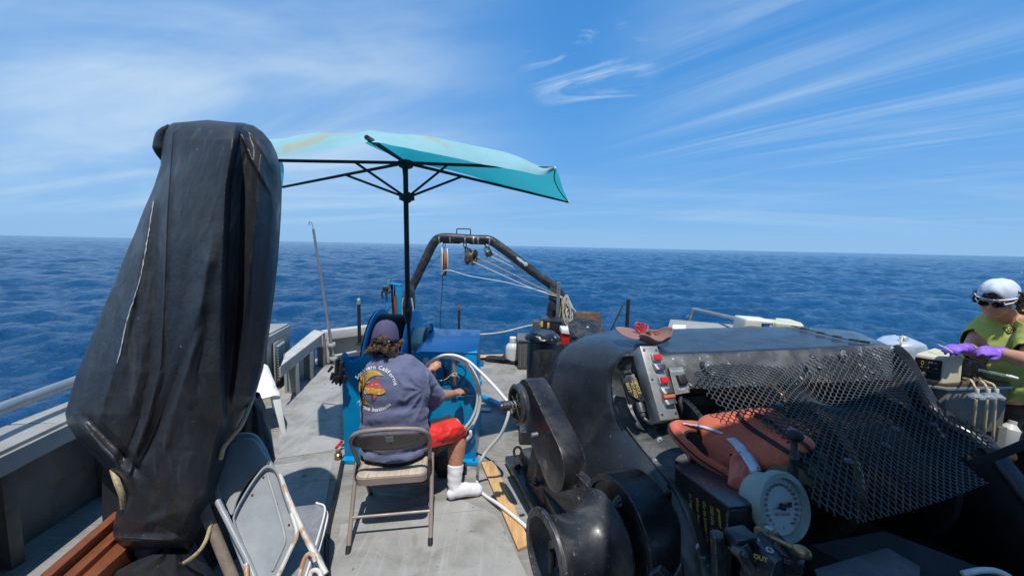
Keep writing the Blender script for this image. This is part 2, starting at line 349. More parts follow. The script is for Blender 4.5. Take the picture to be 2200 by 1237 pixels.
ROOTLOC = {}
def tag(o, label=None, cat=None, group=None, kind=None):
    if label: o['label'] = label
    if cat: o['category'] = cat
    if group: o['group'] = group
    if kind: o['kind'] = kind
    return o
def thing(name, label, cat, loc=(0, 0, 0), group=None):
    o = bpy.data.objects.new(name, None); COL.objects.link(o); o.location = loc; o.empty_display_size = .1
    ROOTLOC[o] = Vector(loc); return tag(o, label, cat, group)
def build(name, mb, mat, parent=None, bevel=0.0, smooth=35, solid=0.0, subsurf=0, bseg=2, offset=-1, label=None):
    me = bpy.data.meshes.new(name)
    off = ROOTLOC.get(parent, Vector((0, 0, 0))) if parent else Vector((0, 0, 0))
    me.from_pydata([tuple(p - off) for p in mb.v], [], mb.f); me.validate(); me.update()
    bm = bmesh.new(); bm.from_mesh(me); bmesh.ops.remove_doubles(bm, verts=bm.verts, dist=1e-5); bmesh.ops.recalc_face_normals(bm, faces=bm.faces)
    if bevel:
        es = [e for e in bm.edges if len(e.link_faces) == 2 and e.calc_face_angle(0) > R(28)]
        if es: bmesh.ops.bevel(bm, geom=es, offset=bevel, segments=bseg, affect='EDGES', clamp_overlap=True, profile=.6)
    bm.to_mesh(me); bm.free()
    o = bpy.data.objects.new(name, me); COL.objects.link(o)
    if isinstance(mat, str): mat = M[mat]
    me.materials.append(mat)
    for p in me.polygons: p.use_smooth = True
    me.set_sharp_from_angle(angle=R(smooth))
    if parent: o.parent = parent; ROOTLOC[o] = off
    if solid:
        md = o.modifiers.new('solid', 'SOLIDIFY'); md.thickness = solid; md.offset = offset
    if subsurf:
        md = o.modifiers.new('sub', 'SUBSURF'); md.levels = subsurf; md.render_levels = subsurf
    if label: o['label'] = label
    return o
def many(name, mb, mat, parent, **k):          # every separate piece becomes a part of its own
    n = len(mb.v); par = list(range(n))
    def find(a):
        while par[a] != a: par[a] = par[par[a]]; a = par[a]
        return a
    for f in mb.f:
        r0 = find(f[0])
        for q in f[1:]: par[find(q)] = r0
    groups = {}
    for f in mb.f: groups.setdefault(find(f[0]), []).append(f)
    res = []
    for fs in groups.values():
        ids = sorted({i for f in fs for i in f}); mp = {i: j for j, i in enumerate(ids)}
        m2 = MB(); m2.v = [mb.v[i] for i in ids]; m2.f = [tuple(mp[i] for i in f) for f in fs]
        res.append(build(name, m2, mat, parent, **k))
    return res
def single(name, mb, mat, label, cat, group=None, **k): return tag(build(name, mb, mat, None, **k), label, cat, group)
def structure(name, mb, mat, **k):
    o = build(name, mb, mat, None, **k); o['kind'] = 'structure'; return o
def fuse(mb, voxel=.01, smooth_it=6, factor=.6):
    """union many closed shapes into one continuous skin; returns an MB"""
    me = bpy.data.meshes.new('tmp'); me.from_pydata([tuple(p) for p in mb.v], [], mb.f); me.update()
    bm = bmesh.new(); bm.from_mesh(me); bmesh.ops.recalc_face_normals(bm, faces=bm.faces); bm.to_mesh(me); bm.free()
    o = bpy.data.objects.new('tmp', me); COL.objects.link(o)
    md = o.modifiers.new('r', 'REMESH'); md.mode = 'VOXEL'; md.voxel_size = voxel; md.adaptivity = 0
    ms = o.modifiers.new('s', 'SMOOTH'); ms.factor = factor; ms.iterations = smooth_it
    dg = bpy.context.evaluated_depsgraph_get(); ev = o.evaluated_get(dg); m2 = ev.to_mesh()
    r = MB(); r.v = [v.co.copy() for v in m2.vertices]; r.f = [tuple(p.vertices) for p in m2.polygons]
    ev.to_mesh_clear(); bpy.data.objects.remove(o); bpy.data.meshes.remove(me); return r
def normals(mb):
    me = bpy.data.meshes.new('tmp'); me.from_pydata([tuple(p) for p in mb.v], [], mb.f); me.update()
    n = [v.normal.copy() for v in me.vertices]; bpy.data.meshes.remove(me); return n
def displace(mb, fn):
    ns = normals(mb)
    mb.v = [p + n * fn(p, n) for p, n in zip(mb.v, ns)]; return mb
def fbm(p, s, o=3):
    return noise.fractal(Vector(p) * s, 1.0, 2.0, o)
def text_mesh(txt, size=1.0, bold=0.0, align='CENTER', space=1.0, extr=0.0, line=1.0, valign='CENTER'):
    c = bpy.data.curves.new('t', 'FONT'); c.body = txt; c.size = size; c.align_x = align; c.align_y = valign; c.offset = bold; c.space_character = space
    c.extrude = extr; c.resolution_u = 3; c.space_line = line
    o = bpy.data.objects.new('t', c); COL.objects.link(o); bpy.context.view_layer.update()
    dg = bpy.context.evaluated_depsgraph_get(); me = o.evaluated_get(dg).to_mesh()
    vs = [v.co.copy() for v in me.vertices]; fs = [tuple(p.vertices) for p in me.polygons]
    o.evaluated_get(dg).to_mesh_clear(); bpy.data.objects.remove(o); bpy.data.curves.remove(c); return vs, fs
def put_text(mb, txt, size, origin, xd, yd, **k):
    """flat lettering laid on a surface; xd = reading direction, yd = up"""
    vs, fs = text_mesh(txt, size, **k); xd = Vector(xd).normalized(); yd = Vector(yd).normalized()
    zd = xd.cross(yd).normalized(); return mb.add([Vector(origin) + xd * p.x + yd * p.y + zd * p.z for p in vs], fs)
# ------------------------------------------------------------------ sea (one sheet, real waves, to the horizon)
SEA = -1.35
rngw = np.random.default_rng(3)
waves = []
for i in range(46):
    lam = 16 * (.22 / 16) ** (i / 45); k = 2 * math.pi / lam
    th = R(103) + rngw.normal(0, .75); amp = .0066 * lam ** .80 * (1.6 if .8 < lam < 6 else 1.0)
    waves.append((k * math.cos(th), k * math.sin(th), amp, rngw.uniform(0, 6.28), lam))
def sea_height(x, y, r):
    z = np.zeros_like(x)
    for kx, ky, a, ph, lam in waves:
        fade = np.clip(1.5 - (r * .022) / lam, 0, 1)
        s = np.sin(kx * x + ky * y + ph); z += a * fade * (s + .6 * (s * s - .5))
    return z
rs = np.concatenate([np.linspace(1.5, 22, 150, endpoint=False), np.geomspace(22, 420, 430, endpoint=False), np.geomspace(420, 16000, 40)])
a0, a1 = R(90 - 66), R(90 + 66)
ths = np.concatenate([np.linspace(a0, a1, 900, endpoint=False), np.linspace(a1, a0 + 2 * math.pi, 60, endpoint=False)])
RR, TT = np.meshgrid(rs, ths, indexing='ij'); XX = RR * np.cos(TT); YY = RR * np.sin(TT); ZZ = SEA + sea_height(XX, YY, RR)
nr, nt_ = RR.shape
co = np.stack([XX, YY, ZZ], -1).reshape(-1, 3)
I, J = np.meshgrid(np.arange(nr - 1), np.arange(nt_), indexing='ij'); J2 = (J + 1) % nt_
fc = np.stack([I * nt_ + J, (I + 1) * nt_ + J, (I + 1) * nt_ + J2, I * nt_ + J2], -1).reshape(-1, 4)
me = bpy.data.meshes.new('water'); me.from_pydata(co.tolist(), [], fc.tolist()); me.update()
me.shade_smooth()
water = bpy.data.objects.new('water', me); COL.objects.link(water); water['kind'] = 'structure'
m = bpy.data.materials.new('sea_water'); m.use_nodes = True; t = m.node_tree; n = t.nodes; l = t.links; b = n['Principled BSDF']
b.inputs['Base Color'].default_value = (.004, .040, .125, 1); b.inputs['Roughness'].default_value = .08; b.inputs['IOR'].default_value = 1.33
tc = n.new('ShaderNodeTexCoord')
def wn(scale, sx, sy, det, rot=.2):
    mp = n.new('ShaderNodeMapping'); l.new(tc.outputs['Object'], mp.inputs[0]); mp.inputs['Scale'].default_value = (sx, sy, 1); mp.inputs['Rotation'].default_value = (0, 0, rot)
    q = n.new('ShaderNodeTexNoise'); l.new(mp.outputs[0], q.inputs['Vector']); q.inputs['Scale'].default_value = scale; q.inputs['Detail'].default_value = det; q.inputs['Roughness'].default_value = .62
    return q.outputs[0]
b1 = n.new('ShaderNodeBump'); b1.inputs['Strength'].default_value = .9; b1.inputs['Distance'].default_value = .30; l.new(wn(2.2, .75, 1.2, 8), b1.inputs['Height'])
b2 = n.new('ShaderNodeBump'); b2.inputs['Strength'].default_value = .5; b2.inputs['Distance'].default_value = 2.6; l.new(wn(.42, .7, 1.2, 6, .1), b2.inputs['Height'])
b3 = n.new('ShaderNodeBump'); b3.inputs['Strength'].default_value = .6; b3.inputs['Distance'].default_value = .05; l.new(wn(9.0, .8, 1.2, 5, .5), b3.inputs['Height'])
l.new(b2.outputs[0], b1.inputs['Normal']); l.new(b1.outputs[0], b3.inputs['Normal']); l.new(b3.outputs[0], b.inputs['Normal'])
b.inputs['Specular IOR Level'].default_value = .40
big = wn(.03, .4, 1.2, 4); mr_ = n.new('ShaderNodeMapRange'); l.new(big, mr_.inputs[0]); mr_.inputs[1].default_value = .35; mr_.inputs[2].default_value = .65
mx = n.new('ShaderNodeMix'); mx.data_type = 'RGBA'; l.new(mr_.outputs[0], mx.inputs[0]); mx.inputs[6].default_value = (.0025, .056, .152, 1); mx.inputs[7].default_value = (.0035, .076, .20, 1)
l.new(mx.outputs[2], b.inputs['Base Color'])
me.materials.append(m)
# ------------------------------------------------------------------ ship: deck, hull, bulwarks
V = Vector
M['hull_inner'] = material('dark_grey_paint_and_shade', (.10, .10, .095), .6, var=.2, vscale=3, bump=.2, dirt=((.05, .045, .04), 5, .45, .75, .7))  # bulwark shade put into this darker grey; boxes and crates share it
dk = [(-2.80, -3), (-2.72, 1.5), (-2.86, 4.3), (-2.98, 5.35), (-2.3, 5.62), (-1.9, 5.98), (2.2, 6.02), (2.75, 5.9), (3.1, 4.2), (3.45, 1.5), (3.5, -3)]
structure('deck', MB().prism([(x, y, -.03) for x, y in dk], (0, 0, .03)), 'deck')
hl = [(-3.0, -3), (-2.95, 1.5), (-3.08, 4.3), (-3.12, 5.4), (-2.9, 5.95), (-1.95, 6.12), (2.2, 6.12), (3.0, 6.0), (3.35, 4.2), (3.7, 1.5), (3.75, -3)]
structure('boat_hull', MB().prism([(x, y, -2.2) for x, y in hl], (0, 0, 2.165)), 'hull')
A_ = [G(733, 1126, .0), G(985, 1070, .0), G(1068, 1108, .0), G(1165, 1300, .0), G(690, 1330, .0)]
structure('deck_nonskid_patch', MB().prism([p + V((0, 0, .001)) for p in A_], (0, 0, .003)), 'deck2')
A_ = [G(588, 1000, .0), G(716, 982, .0), G(694, 1118, .0), G(560, 1140, .0)]
structure('deck_nonskid_patch', MB().prism([p + V((0, 0, .001)) for p in A_], (0, 0, .003)), 'deck2')
A_ = [G(640, 792, .0), G(731, 786, .0), G(731, 965, .0), G(600, 985, .0), G(600, 840, .0)]
structure('deck_nonskid_patch', MB().prism([p + V((0, 0, .001)) for p in A_], (0, 0, .003)), 'deck2')
# deck weld lines
mb = MB()
for a, b in (((590, 1005), (722, 985)), ((600, 1040), (720, 1030)), ((735, 1122), (1010, 1062)), ((660, 828), (600, 925)), ((700, 1130), (1040, 1095))):
    A, B = G(*a), G(*b); d = (B - A).normalized(); s_ = V((-d.y, d.x, 0)) * .006
    mb.hexa([A - s_ + V((0, 0, .001)), B - s_ + V((0, 0, .001)), B + s_ + V((0, 0, .001)), A + s_ + V((0, 0, .001))],
            [A - s_ * .3 + V((0, 0, .005)), B - s_ * .3 + V((0, 0, .005)), B + s_ * .3 + V((0, 0, .005)), A + s_ * .3 + V((0, 0, .005))])
structure('deck_weld_seam', mb, 'deck')

def wallstrip(mb, line, z0, z1, th, side=1):      # vertical plate following a plan polyline
    for (a, b) in zip(line[:-1], line[1:]):
        A, B = V((*a, 0)), V((*b, 0)); n = V((-(B - A).y, (B - A).x, 0)).normalized() * th * side
        mb.hexa([A + V((0, 0, z0)), B + V((0, 0, z0)), B + n + V((0, 0, z0)), A + n + V((0, 0, z0))],
                [A + V((0, 0, z1)), B + V((0, 0, z1)), B + n + V((0, 0, z1)), A + n + V((0, 0, z1))])
# port bulwark
t = thing('bulwark', 'long grey steel bulwark with ribs and tube handrail along the left deck edge', 'bulwark', (-2.8, 3, 0))
pl = [(-2.70, -2.5), (-2.66, 1.5), (-2.78, 3.2), (-2.93, 4.97)]
mb = MB(); wallstrip(mb, pl, -.02, .60, .05); build('side_plate', mb, 'hull_inner', t)
mb = MB(); cl_ = [(-2.28, -2.5), (-2.38, 1.5), (-2.49, 2.14), (-2.69, 4.32), (-2.80, 4.97)]
wallstrip(mb, cl_, .565, .66, .022); c2 = [(x - .02, y) for x, y in cl_]
wallstrip(mb, c2, .655, .68, .30 if False else .26); build('cap_rail', mb, 'hull', t, bevel=.004)
for px_, py_ in ((172, 1000), (60, 1080), (330, 930), (560, 760), (583, 800)):
    pass
for y in (.6, 1.25, 1.9, 2.5, 3.1, 3.7, 4.25, 4.75):
    x = float(np.interp(y, [-2.5, 1.5, 3.2, 4.97], [-2.70, -2.66, -2.78, -2.93]))
    mb = MB().box((x + .06, y, .28), (.12, .02, .56)).box((x + .125, y + .02, .28), (.016, .06, .56)); build('rib', mb, 'hull_inner', t, bevel=.003)
hr = [G(-260, 985, .83), G(0, 878, .83), G(165, 817, .83), G(300, 766, .83), G(430, 722, .83)]
mb = MB().tube(catmull(hr, 5), .030, 16); hh = build('handrail', mb, 'alu', t)
mb = MB()
for a in (.28, .60):
    p = hr[1].lerp(hr[4], a); q = p + V((-.02, .10, -.16)); mb.tube(catmull([p, p.lerp(q, .5) + V((0, 0, -.005)), q], 4), [.025, .02, .03], 10)
many('handrail_bracket', mb, 'alu', t)
# end plate with louvred vent panel at the stern end of the bulwark
A = V((-2.80, 4.97, 0)); 
mb = MB().hexa([V((-2.72, 4.30, 0)), V((-2.80, 4.30, 0)), V((-3.06, 5.02, 0)), V((-2.86, 5.02, 0))],
               [V((-2.69, 4.30, .58)), V((-2.78, 4.30, .58)), V((-3.02, 4.97, .64)), V((-2.80, 4.97, .64))])
build('end_box', mb, 'hull', t, bevel=.01)
o_ = V((-2.705, 4.42, 0)); xd = V((-.16, .67, 0)).normalized(); nd_ = V((.97, .22, 0)).normalized()
def pv(a, z, off=0): return o_ + xd * a + V((0, 0, z)) + nd_ * (off + .005 - .06 * 0)
vf = MB()
vf.hexa([pv(.0, .10), pv(.36, .10), pv(.36, .56), pv(.0, .56)], [pv(.0, .10, .018), pv(.36, .10, .018), pv(.36, .56, .018), pv(.0, .56, .018)])
vp = build('vent_panel', vf, 'hull', t, bevel=.006)
mb = MB()
for i in range(13):
    z = .13 + i * .032
    mb.hexa([pv(.05, z, .018), pv(.31, z, .018), pv(.31, z + .006, .018), pv(.05, z + .006, .018)], [pv(.05, z - .012, .036), pv(.31, z - .012, .036), pv(.31, z - .008, .038), pv(.05, z - .008, .038)])
many('louvre', mb, 'hull', vp)

# stern quarter bulwark, port: diagonal cap and transom beam
t = thing('stern_bulwark', 'low pale grey stern bulwark in the port corner with chipped cap and pipe clips', 'bulwark', (-2.5, 5.5, 0))
ia, ib = G(631, 768, .45), G(698, 716, .45); oa, ob = G(631, 748, .45), G(675, 711, .45)
ia = ia + (ia - ib) * .3; oa = oa + (oa - ob) * .3
up = V((0, 0, .02))
mb = MB().hexa([ia, ib, ob, oa], [ia + up, ib + up, ob + up, oa + up]); build('cap_plate', mb, 'hull_pale', t, bevel=.003)
dn = V((0, 0, -.10)); th = V((-.02, .0, 0))
mb = MB().hexa([ia + dn, ib + dn, ib + dn + th, ia + dn + th], [ia, ib, ib + th, ia + th])
build('cap_skirt', mb, 'hull', t)
ta, tb = G(698, 716, .45), G(905, 690, .45); tb = ta + (tb - ta) * .9
dr = (tb - ta).normalized(); bk = V((-dr.y, dr.x, 0)) * .16
mb = MB().hexa([ta + dn, tb + dn, tb + dn + bk, ta + dn + bk], [ta + up, tb + up, tb + up + bk, ta + up + bk]); build('transom_beam', mb, 'hull_pale', t, bevel=.006)
mb = MB().hexa([ta + bk + V((0, 0, -.5)), tb + bk + V((0, 0, -.5)), tb + bk * 1.2 + V((0, 0, -.5)), ta + bk * 1.2 + V((0, 0, -.5))], [ta + bk + dn, tb + bk + dn, tb + bk * 1.2 + dn, ta + bk * 1.2 + dn])
mb.hexa([oa + V((0, 0, -.5)), ob + V((0, 0, -.5)), ob + V((-.03, 0, -.5)), oa + V((-.03, 0, -.5))], [oa, ob, ob + V((-.03, 0, 0)), oa + V((-.03, 0, 0))]); build('shell_plate', mb, 'hull', t)
for f in (.30, .62, .98):
    p = ia.lerp(ib, f); mb = MB().box((p.x - .05, p.y, .17), (.10, .03, .36)).box((p.x, p.y - .02, .17), (.012, .08, .36)); build('stiffener', mb, 'hull', t, bevel=.003)
mb = MB().box((ib.x + .02, ib.y + .04, .2), (.04, .04, .36)); build('stiffener', mb, 'hull_pale', t, bevel=.004)
q = ta.lerp(tb, .44) + bk * .8; mb = MB().box((q.x, q.y, .18), (.045, .03, .36)); build('stiffener', mb, 'hull_pale', t, bevel=.004)
p = G(668, 738, .38); mb = MB().rod(G(670, 788, .02), p, .028, 14).ball(p, (.029, .029, .01), 12, 6); build('pipe_stanchion', mb, 'hull_pale', t)
mb = MB().box(p.lerp(ib, .35) + V((.02, .05, -.03)), (.09, .015, .16), Matrix.Rotation(.5, 3, 'Z')); build('gusset', mb, 'hull_pale', t, bevel=.003)
a_, b_ = G(714, 764, .17), G(765, 755, .17); a_ = a_ + V((.03, .0, 0))
mb = MB().rod(a_, a_ + (b_ - a_) * 2.4, .016, 10); build('lower_rail', mb, 'hull_pale', t)

# long gaff pole standing in clips against the stern bulwark
t = thing('boat_pole', 'long thin grey boat pole with a hook tip, leaning upright beside the port stern corner', 'boat pole', G(720, 785))
b0, b1 = P(719, 784, 5.52), P(673, 492, 5.35)
mb = MB().tube([b0, b1], [.022, .016], 12); build('shaft', mb, 'alu', t)
hk = [b1, P(671, 484, 5.35), P(669, 478, 5.35), P(665, 477, 5.35), P(664, 481, 5.35), P(664.5, 484, 5.35)]
mb = MB().tube(catmull(hk, 4), .006, 8); build('hook', mb, 'steel', t)
mb = MB()
for f in (.16, .055):
    c = b0.lerp(b1, f); ring = [c + V((math.cos(a) * .045, math.sin(a) * .045, 0)) for a in np.linspace(-2.6, .6 + math.pi / 2 + .9, 12)]
    mb.tube(ring, .014, 6, flat=2.0)
many('clip', mb, 'hull_pale', t)

# starboard rail and bulwark
t = thing('starboard_bulwark', 'grey steel bulwark with a tube handrail running behind the black winch on the right', 'bulwark', (3.2, 4, 0))
sp = [(2.62, 5.95), (3.02, 4.2), (3.36, 1.5), (3.42, -2.5)]
mb = MB(); wallstrip(mb, sp, -.02, .55, .05, 1); build('side_plate', mb, 'hull_inner', t)
mb = MB(); wallstrip(mb, [(x - .12, y) for x, y in sp], .55, .58, .24, 1); build('cap_rail', mb, 'hull_pale', t, bevel=.004)
rl = [G(1481, 694, .60), G(1484, 680, .72), G(1490, 666, .83), G(1500, 666, .84), G(1600, 688, .83), G(1760, 721, .83), G(1930, 755, .83), G(2120, 798, .83), G(2330, 850, .83)]
mb = MB().tube(catmull(rl, 5), .024, 12); build('handrail', mb, 'alu', t)
mb = MB()
for f in (5, 6, 7): p = rl[f]; mb.rod(p, p + V((-.02, .05, -.27)), .018, 10)
many('rail_stanchion', mb, 'alu', t)
# sloped grey locker by the starboard rail
t = thing('deck_locker', 'pale grey metal locker with a small white notice, at the far right rail', 'locker', G(1560, 760))
f0, f1, b0_, b1_ = P(1432, 712, 5.3), P(1700, 726, 4.75), P(1440, 685, 5.65), P(1706, 708, 5.1)
dn2 = V((0, 0, -.42))
mb = MB().hexa([f0 + dn2, f1 + dn2, b1_ + dn2, b0_ + dn2], [f0, f1, b1_, b0_]); build('lid', mb, 'hull', t, bevel=.012)
c = P(1456, 703, 5.4); dd = (f1 - f0).normalized(); uu = (b0_ - f0).normalized(); nn = dd.cross(uu).normalized()
q = f0 + dd * .06 + uu * .06 + nn * .012
mb = MB().hexa([q, q + dd * .17, q + dd * .17 + uu * .14, q + uu * .14], [x + nn * .004 for x in (q, q + dd * .17, q + dd * .17 + uu * .14, q + uu * .14)]); build('notice', mb, 'paper', t)

# unseen overhang added above the viewpoint, shaped to shade the near right corner
structure('unseen_shade_overhang', MB().prism([(.62, .62, 3.3), (2.3, 1.02, 3.3), (3.6, .5, 3.3), (3.6, -3, 3.3), (-2.9, -3, 3.3), (-2.9, -1.0, 3.3), (.5, -1.0, 3.3)], (0, 0, .12)), 'hull_pale')
structure('unseen_reflection_wall', MB().box((.3, -3.4, .9), (6.2, .6, 5.0)), 'hull_pale')  # unseen wall behind the viewpoint, added for reflections

# ------------------------------------------------------------------ posts, chain at the stern
def post(lab, a, b, r, mat, capm=None, name='post', grp=None):
    t = thing(name, lab, 'post', a)
    build('shaft', MB().rod(a, b, r, 16), mat, t, bevel=.003)
    build('base_collar', MB().lathe(a, (0, 0, 1), [(0, r * 2), (.02, r * 2), (.03, r * 1.2)], 16), mat, t)
    if capm: build('top_cap', MB().lathe(b, (0, 0, 1), [(-.07, r * 1.15), (0, r * 1.15), (.008, r * .9)], 16), capm, t)
    return t
def upp(px, py0, py1, Y): a = P(px, py0, Y); b = P(px, py1, Y); return a, V((a.x, a.y, b.z))
a, b = upp(772.5, 740, 643, 5.55); post('black steel post with a pale worn top beside the port end of the transom beam', a, b, .024, 'black_matt', 'alu')
a, b = upp(985.5, 770, 656, 6.0); post('slim black post with a rusty collar top, behind the blue console', a, b, .019, 'black_matt', 'rust')
a, b = upp(1344, 760, 643, 5.1)
t = post('tall black post with a slanted grey brace, behind the black winch housing', a, b, .024, 'black_matt')
build('brace', MB().rod(P(1338, 655, 5.1), P(1296, 745, 5.1), .012, 8), 'iron', t)
a, b = P(1196, 745, 5.85), P(1200.5, 606, 5.75)
t = thing('conduit_pole', 'light grey tube standing upright against the right leg of the stern gantry', 'pole', a)
build('shaft', MB().rod(a, b, .026, 14), 'alu', t)
build('bolt_hole', MB().lathe(P(1200, 622, 5.72), (0, -1, 0), [(0, .007), (.004, .007)], 10), 'ink', t)

# rope strung across the open stern
pts = [P(1232, 694, 5.9), P(1190, 694, 5.95), P(1140, 699, 6.0), P(1080, 713, 6.0), P(1033, 718, 6.0), P(980, 718, 6.0), P(935, 712, 6.0), P(900, 706, 6.0)]
single('safety_rope', MB().tube(catmull(pts, 10), .011, 8), 'rope', 'white twisted safety rope sagging across the open stern between the gantry legs', 'rope')
# stern lip plank
single('plank', MB().hexa([G(1030, 771, .01), G(1130, 768, .01), G(1130, 764, .01), G(1030, 767, .01)], [G(1030, 768, .05), G(1130, 765, .05), G(1130, 759, .05), G(1030, 762, .05)]), 'wood',
       'yellowish wooden edging plank at the stern lip of the deck behind the black jacket', 'plank')

# ------------------------------------------------------------------ stern gantry (A-frame)
t = thing('stern_gantry', 'black tubular A-frame gantry arching over the stern with chipped paint', 'gantry', (0, 6.2, 0))
Yg = 6.05
arch = [P(866, 700, Yg), P(871, 648, Yg), P(893, 600, Yg), P(915, 555, Yg), P(932, 522, Yg), P(948, 511, Yg), P(985, 512, Yg), P(1020, 514.5, Yg), P(1046, 515, Yg), P(1063, 522, Yg), P(1100, 549, Yg), P(1150, 587, Yg),
        P(1186, 613, Yg), P(1203, 630, Yg), P(1210, 650, Yg)]
arch += [V((arch[-1].x + .03, Yg, arch[-1].z - .35)), V((arch[-1].x + .06, Yg, -.4))]
arch = [V((arch[0].x, Yg, -.4))] + arch
build('arch_tube', MB().tube(catmull(arch, 6), .068, 20), M['gantry'] if 'gantry' in M else 'black_worn', t)
# flat box legs
def pxbox(c4, Y, th):
    A = [P(x, y, Y) for x, y in c4]; return A, [p + V((0, th, 0)) for p in A]
A, B = pxbox([(1183, 616), (1205, 628), (1196, 716), (1170, 716)], 5.95, .10)
build('leg_plate', MB().hexa(A, B), 'black_worn', t, bevel=.008)
A, B = pxbox([(1205, 640), (1216, 640), (1236, 716), (1214, 716)], 5.95, .10)
build('leg_plate', MB().hexa(A, B), 'black_matt', t, bevel=.008)
A, B = pxbox([(876, 612), (888, 612), (890, 716), (862, 716)], 5.95, .10)
build('leg_plate', MB().hexa(A, B), 'black_worn', t, bevel=.008)
A, B = pxbox([(951, 520), (1003, 521), (1009, 527), (952, 523.5)], Yg - .01, .02); 
tabs = [[(951, 514), (951, 523), (988, 524), (996, 518), (996, 514)], [(1001, 514), (1001, 519), (1010, 525), (1044, 526), (1044, 515)]]
for tb_ in tabs: build('lug_plate', MB().prism([P(x, y, Yg - .012) for x, y in tb_], (0, .024, 0)), 'black_worn', t, bevel=.003)
mb = MB()
for x in (972, 1024): mb.lathe(P(x, 521, Yg - .0145), (0, -1, 0), [(0, .008), (.002, .008)], 10)
many('lug_hole', mb, 'paper', t)
hd = [P(981, 506, Yg), P(981.5, 492, Yg), P(983, 491.5, Yg), P(1009, 492, Yg), P(1011, 493, Yg), P(1010.5, 507, Yg)]
build('guide_hoop', MB().tube(hd, .008, 8), 'black_matt', t)
mb = MB()
for x, y in ((945, 513), (968, 513), (1000, 514.5), (1018, 515), (1028, 515.5), (1052, 518)):
    c = P(x, y, Yg); mb.lathe(c - V((.01, 0, 0)), (1, .0, .02), [(0, .0695), (.008, .071), (.02, .0695)], 20)
many('weld_ring', mb, 'alu', t)
def patch_on_tube(a, b, r, f0, f1, ang, w_, mat, seed):
    rg = random.Random(seed); ax = (b - a); x, y, z = frame(ax); rows = []
    for i in range(9):
        f = f0 + (f1 - f0) * i / 8; ww = w_ * (.5 + rg.random()) if 0 < i < 8 else w_ * .15; rows.append([a + ax * f + (x * math.cos(ang + ww * k) + y * math.sin(ang + ww * k)) * (r + .0015) for k in (-1, -.5, 0, .5, 1)])
    build('paint_patch', MB().grid(rows), mat, t)
M['chip'] = material('pale_primer', (.30, .45, .46), .6, var=.2)
a, b = P(1100, 549, Yg), P(1186, 613, Yg)
x_, y_, z_ = frame(b - a); want = V((.1, -1, .35)); ang = math.atan2(want.dot(y_), want.dot(x_))
patch_on_tube(a, b, .068, .09, .36, ang + .0, .42, 'chip', 4)
# hanging blocks
c = P(953, 524, Yg)
t = thing('pulley_block', 'narrow white cheek block with an orange-brown sheave, hanging leftmost under the gantry', 'pulley block', c, 'blocks hanging from the gantry')
mb = MB(); sh = [(0, -.17), (.028, -.12), (.040, -.05), (.038, .13), (.024, .2), (.0, .215)]
top = P(954, 529, Yg).z; bot = P(954, 588, Yg).z; H_ = top - bot; cz = (top + bot) / 2 ; cxx = P(954, 558, Yg).x
def ell(cx_, cz_, w_, h_, n_=26, y_=0.0): return [V((cx_ + w_ * (abs(math.cos(a)) ** .6) * (1 if math.cos(a) > 0 else -1), y_, cz_ + h_ * math.sin(a))) for a in np.linspace(0, 2 * math.pi, n_, endpoint=False)]
ax_ = V((.93, .36, 0))
for sgn in (-1, 1):
    o = V((cxx, Yg, cz)) + ax_ * sgn * .034
    prof = [o + V((-ax_.y, ax_.x, 0)) * .085 * math.cos(a) + V((0, 0, 1)) * (H_ * .46) * math.sin(a) for a in np.linspace(0, 2 * math.pi, 24, endpoint=False)]
    build('cheek', MB().prism(prof, ax_ * .012 * sgn), 'white', t, bevel=.003)
build('sheave', MB().lathe(V((cxx, Yg, cz - .01)) - ax_ * .018, ax_, [(0, .135), (.006, .14), (.018, .125), (.030, .14), (.036, .135)], 28), 'orange_sheave', t)
build('shackle', MB().tube(catmull([V((cxx, Yg, cz + H_ * .44)), V((cxx - .02, Yg, top + .02)), V((cxx, Yg, c.z + .01)), V((cxx + .02, Yg, top + .02))], 5, True), .007, 8, True), 'steel', t)
build('bottom_yoke', MB().box((cxx, Yg, bot + .005), (.075, .05, .07)), 'iron', t, bevel=.008)
c = P(1000, 526, Yg)
t = thing('pulley_block', 'large round snatch block with a wide bronze-grey sheave, hanging at the middle of the gantry', 'pulley block', c, 'blocks hanging from the gantry')
cc = P(1012, 552, Yg); ax2 = V((.93, -.30, -.12)).normalized()
build('sheave', MB().lathe(cc - ax2 * .055, ax2, [(0, .118), (.012, .128), (.035, .09), (.055, .08), (.075, .09), (.105, .125), (.115, .12), (.112, .05), (.03, .04), (.0, .04)], 36), 'brass', t)
build('side_arm', MB().tube(catmull([P(1000, 530, Yg), P(1000, 545, Yg) - ax2 * .0, cc - ax2 * .085, cc - ax2 * .08 + V((0, 0, -.08))], 5), [.02, .028, .034, .02], 8, flat=.4), 'black_matt', t)
build('strap', MB().tube(catmull([P(1000, 532, Yg), P(1008, 535, Yg), P(1016, 541, Yg)], 4), .022, 8, flat=.6), 'black_matt', t)
build('shackle', MB().tube(catmull([P(998, 519, Yg), P(996, 527, Yg), P(1000, 534, Yg), P(1002, 526, Yg)], 5, True), .008, 8, True), 'iron', t)
c = P(1042, 526, Yg)
t = thing('pulley_block', 'small chipped green block, rightmost under the gantry', 'pulley block', c, 'blocks hanging from the gantry')
cc = P(1048, 541, Yg)
build('cheek', MB().box(cc, (.10, .05, .15), Matrix.Rotation(-.35, 3, 'Y')), 'green_block', t, bevel=.02)
build('sheave', MB().lathe(cc + V((.0, -.03, -.02)), V((.8, -.6, 0)), [(0, .05), (.01, .055), (.03, .04), (.05, .055), (.06, .05)], 20), 'iron', t)
build('lashing', MB().tube(catmull([P(1040, 524, Yg), P(1045, 531, Yg), P(1040, 534, Yg), P(1046, 529, Yg)], 4), .009, 8), 'green_block', t)
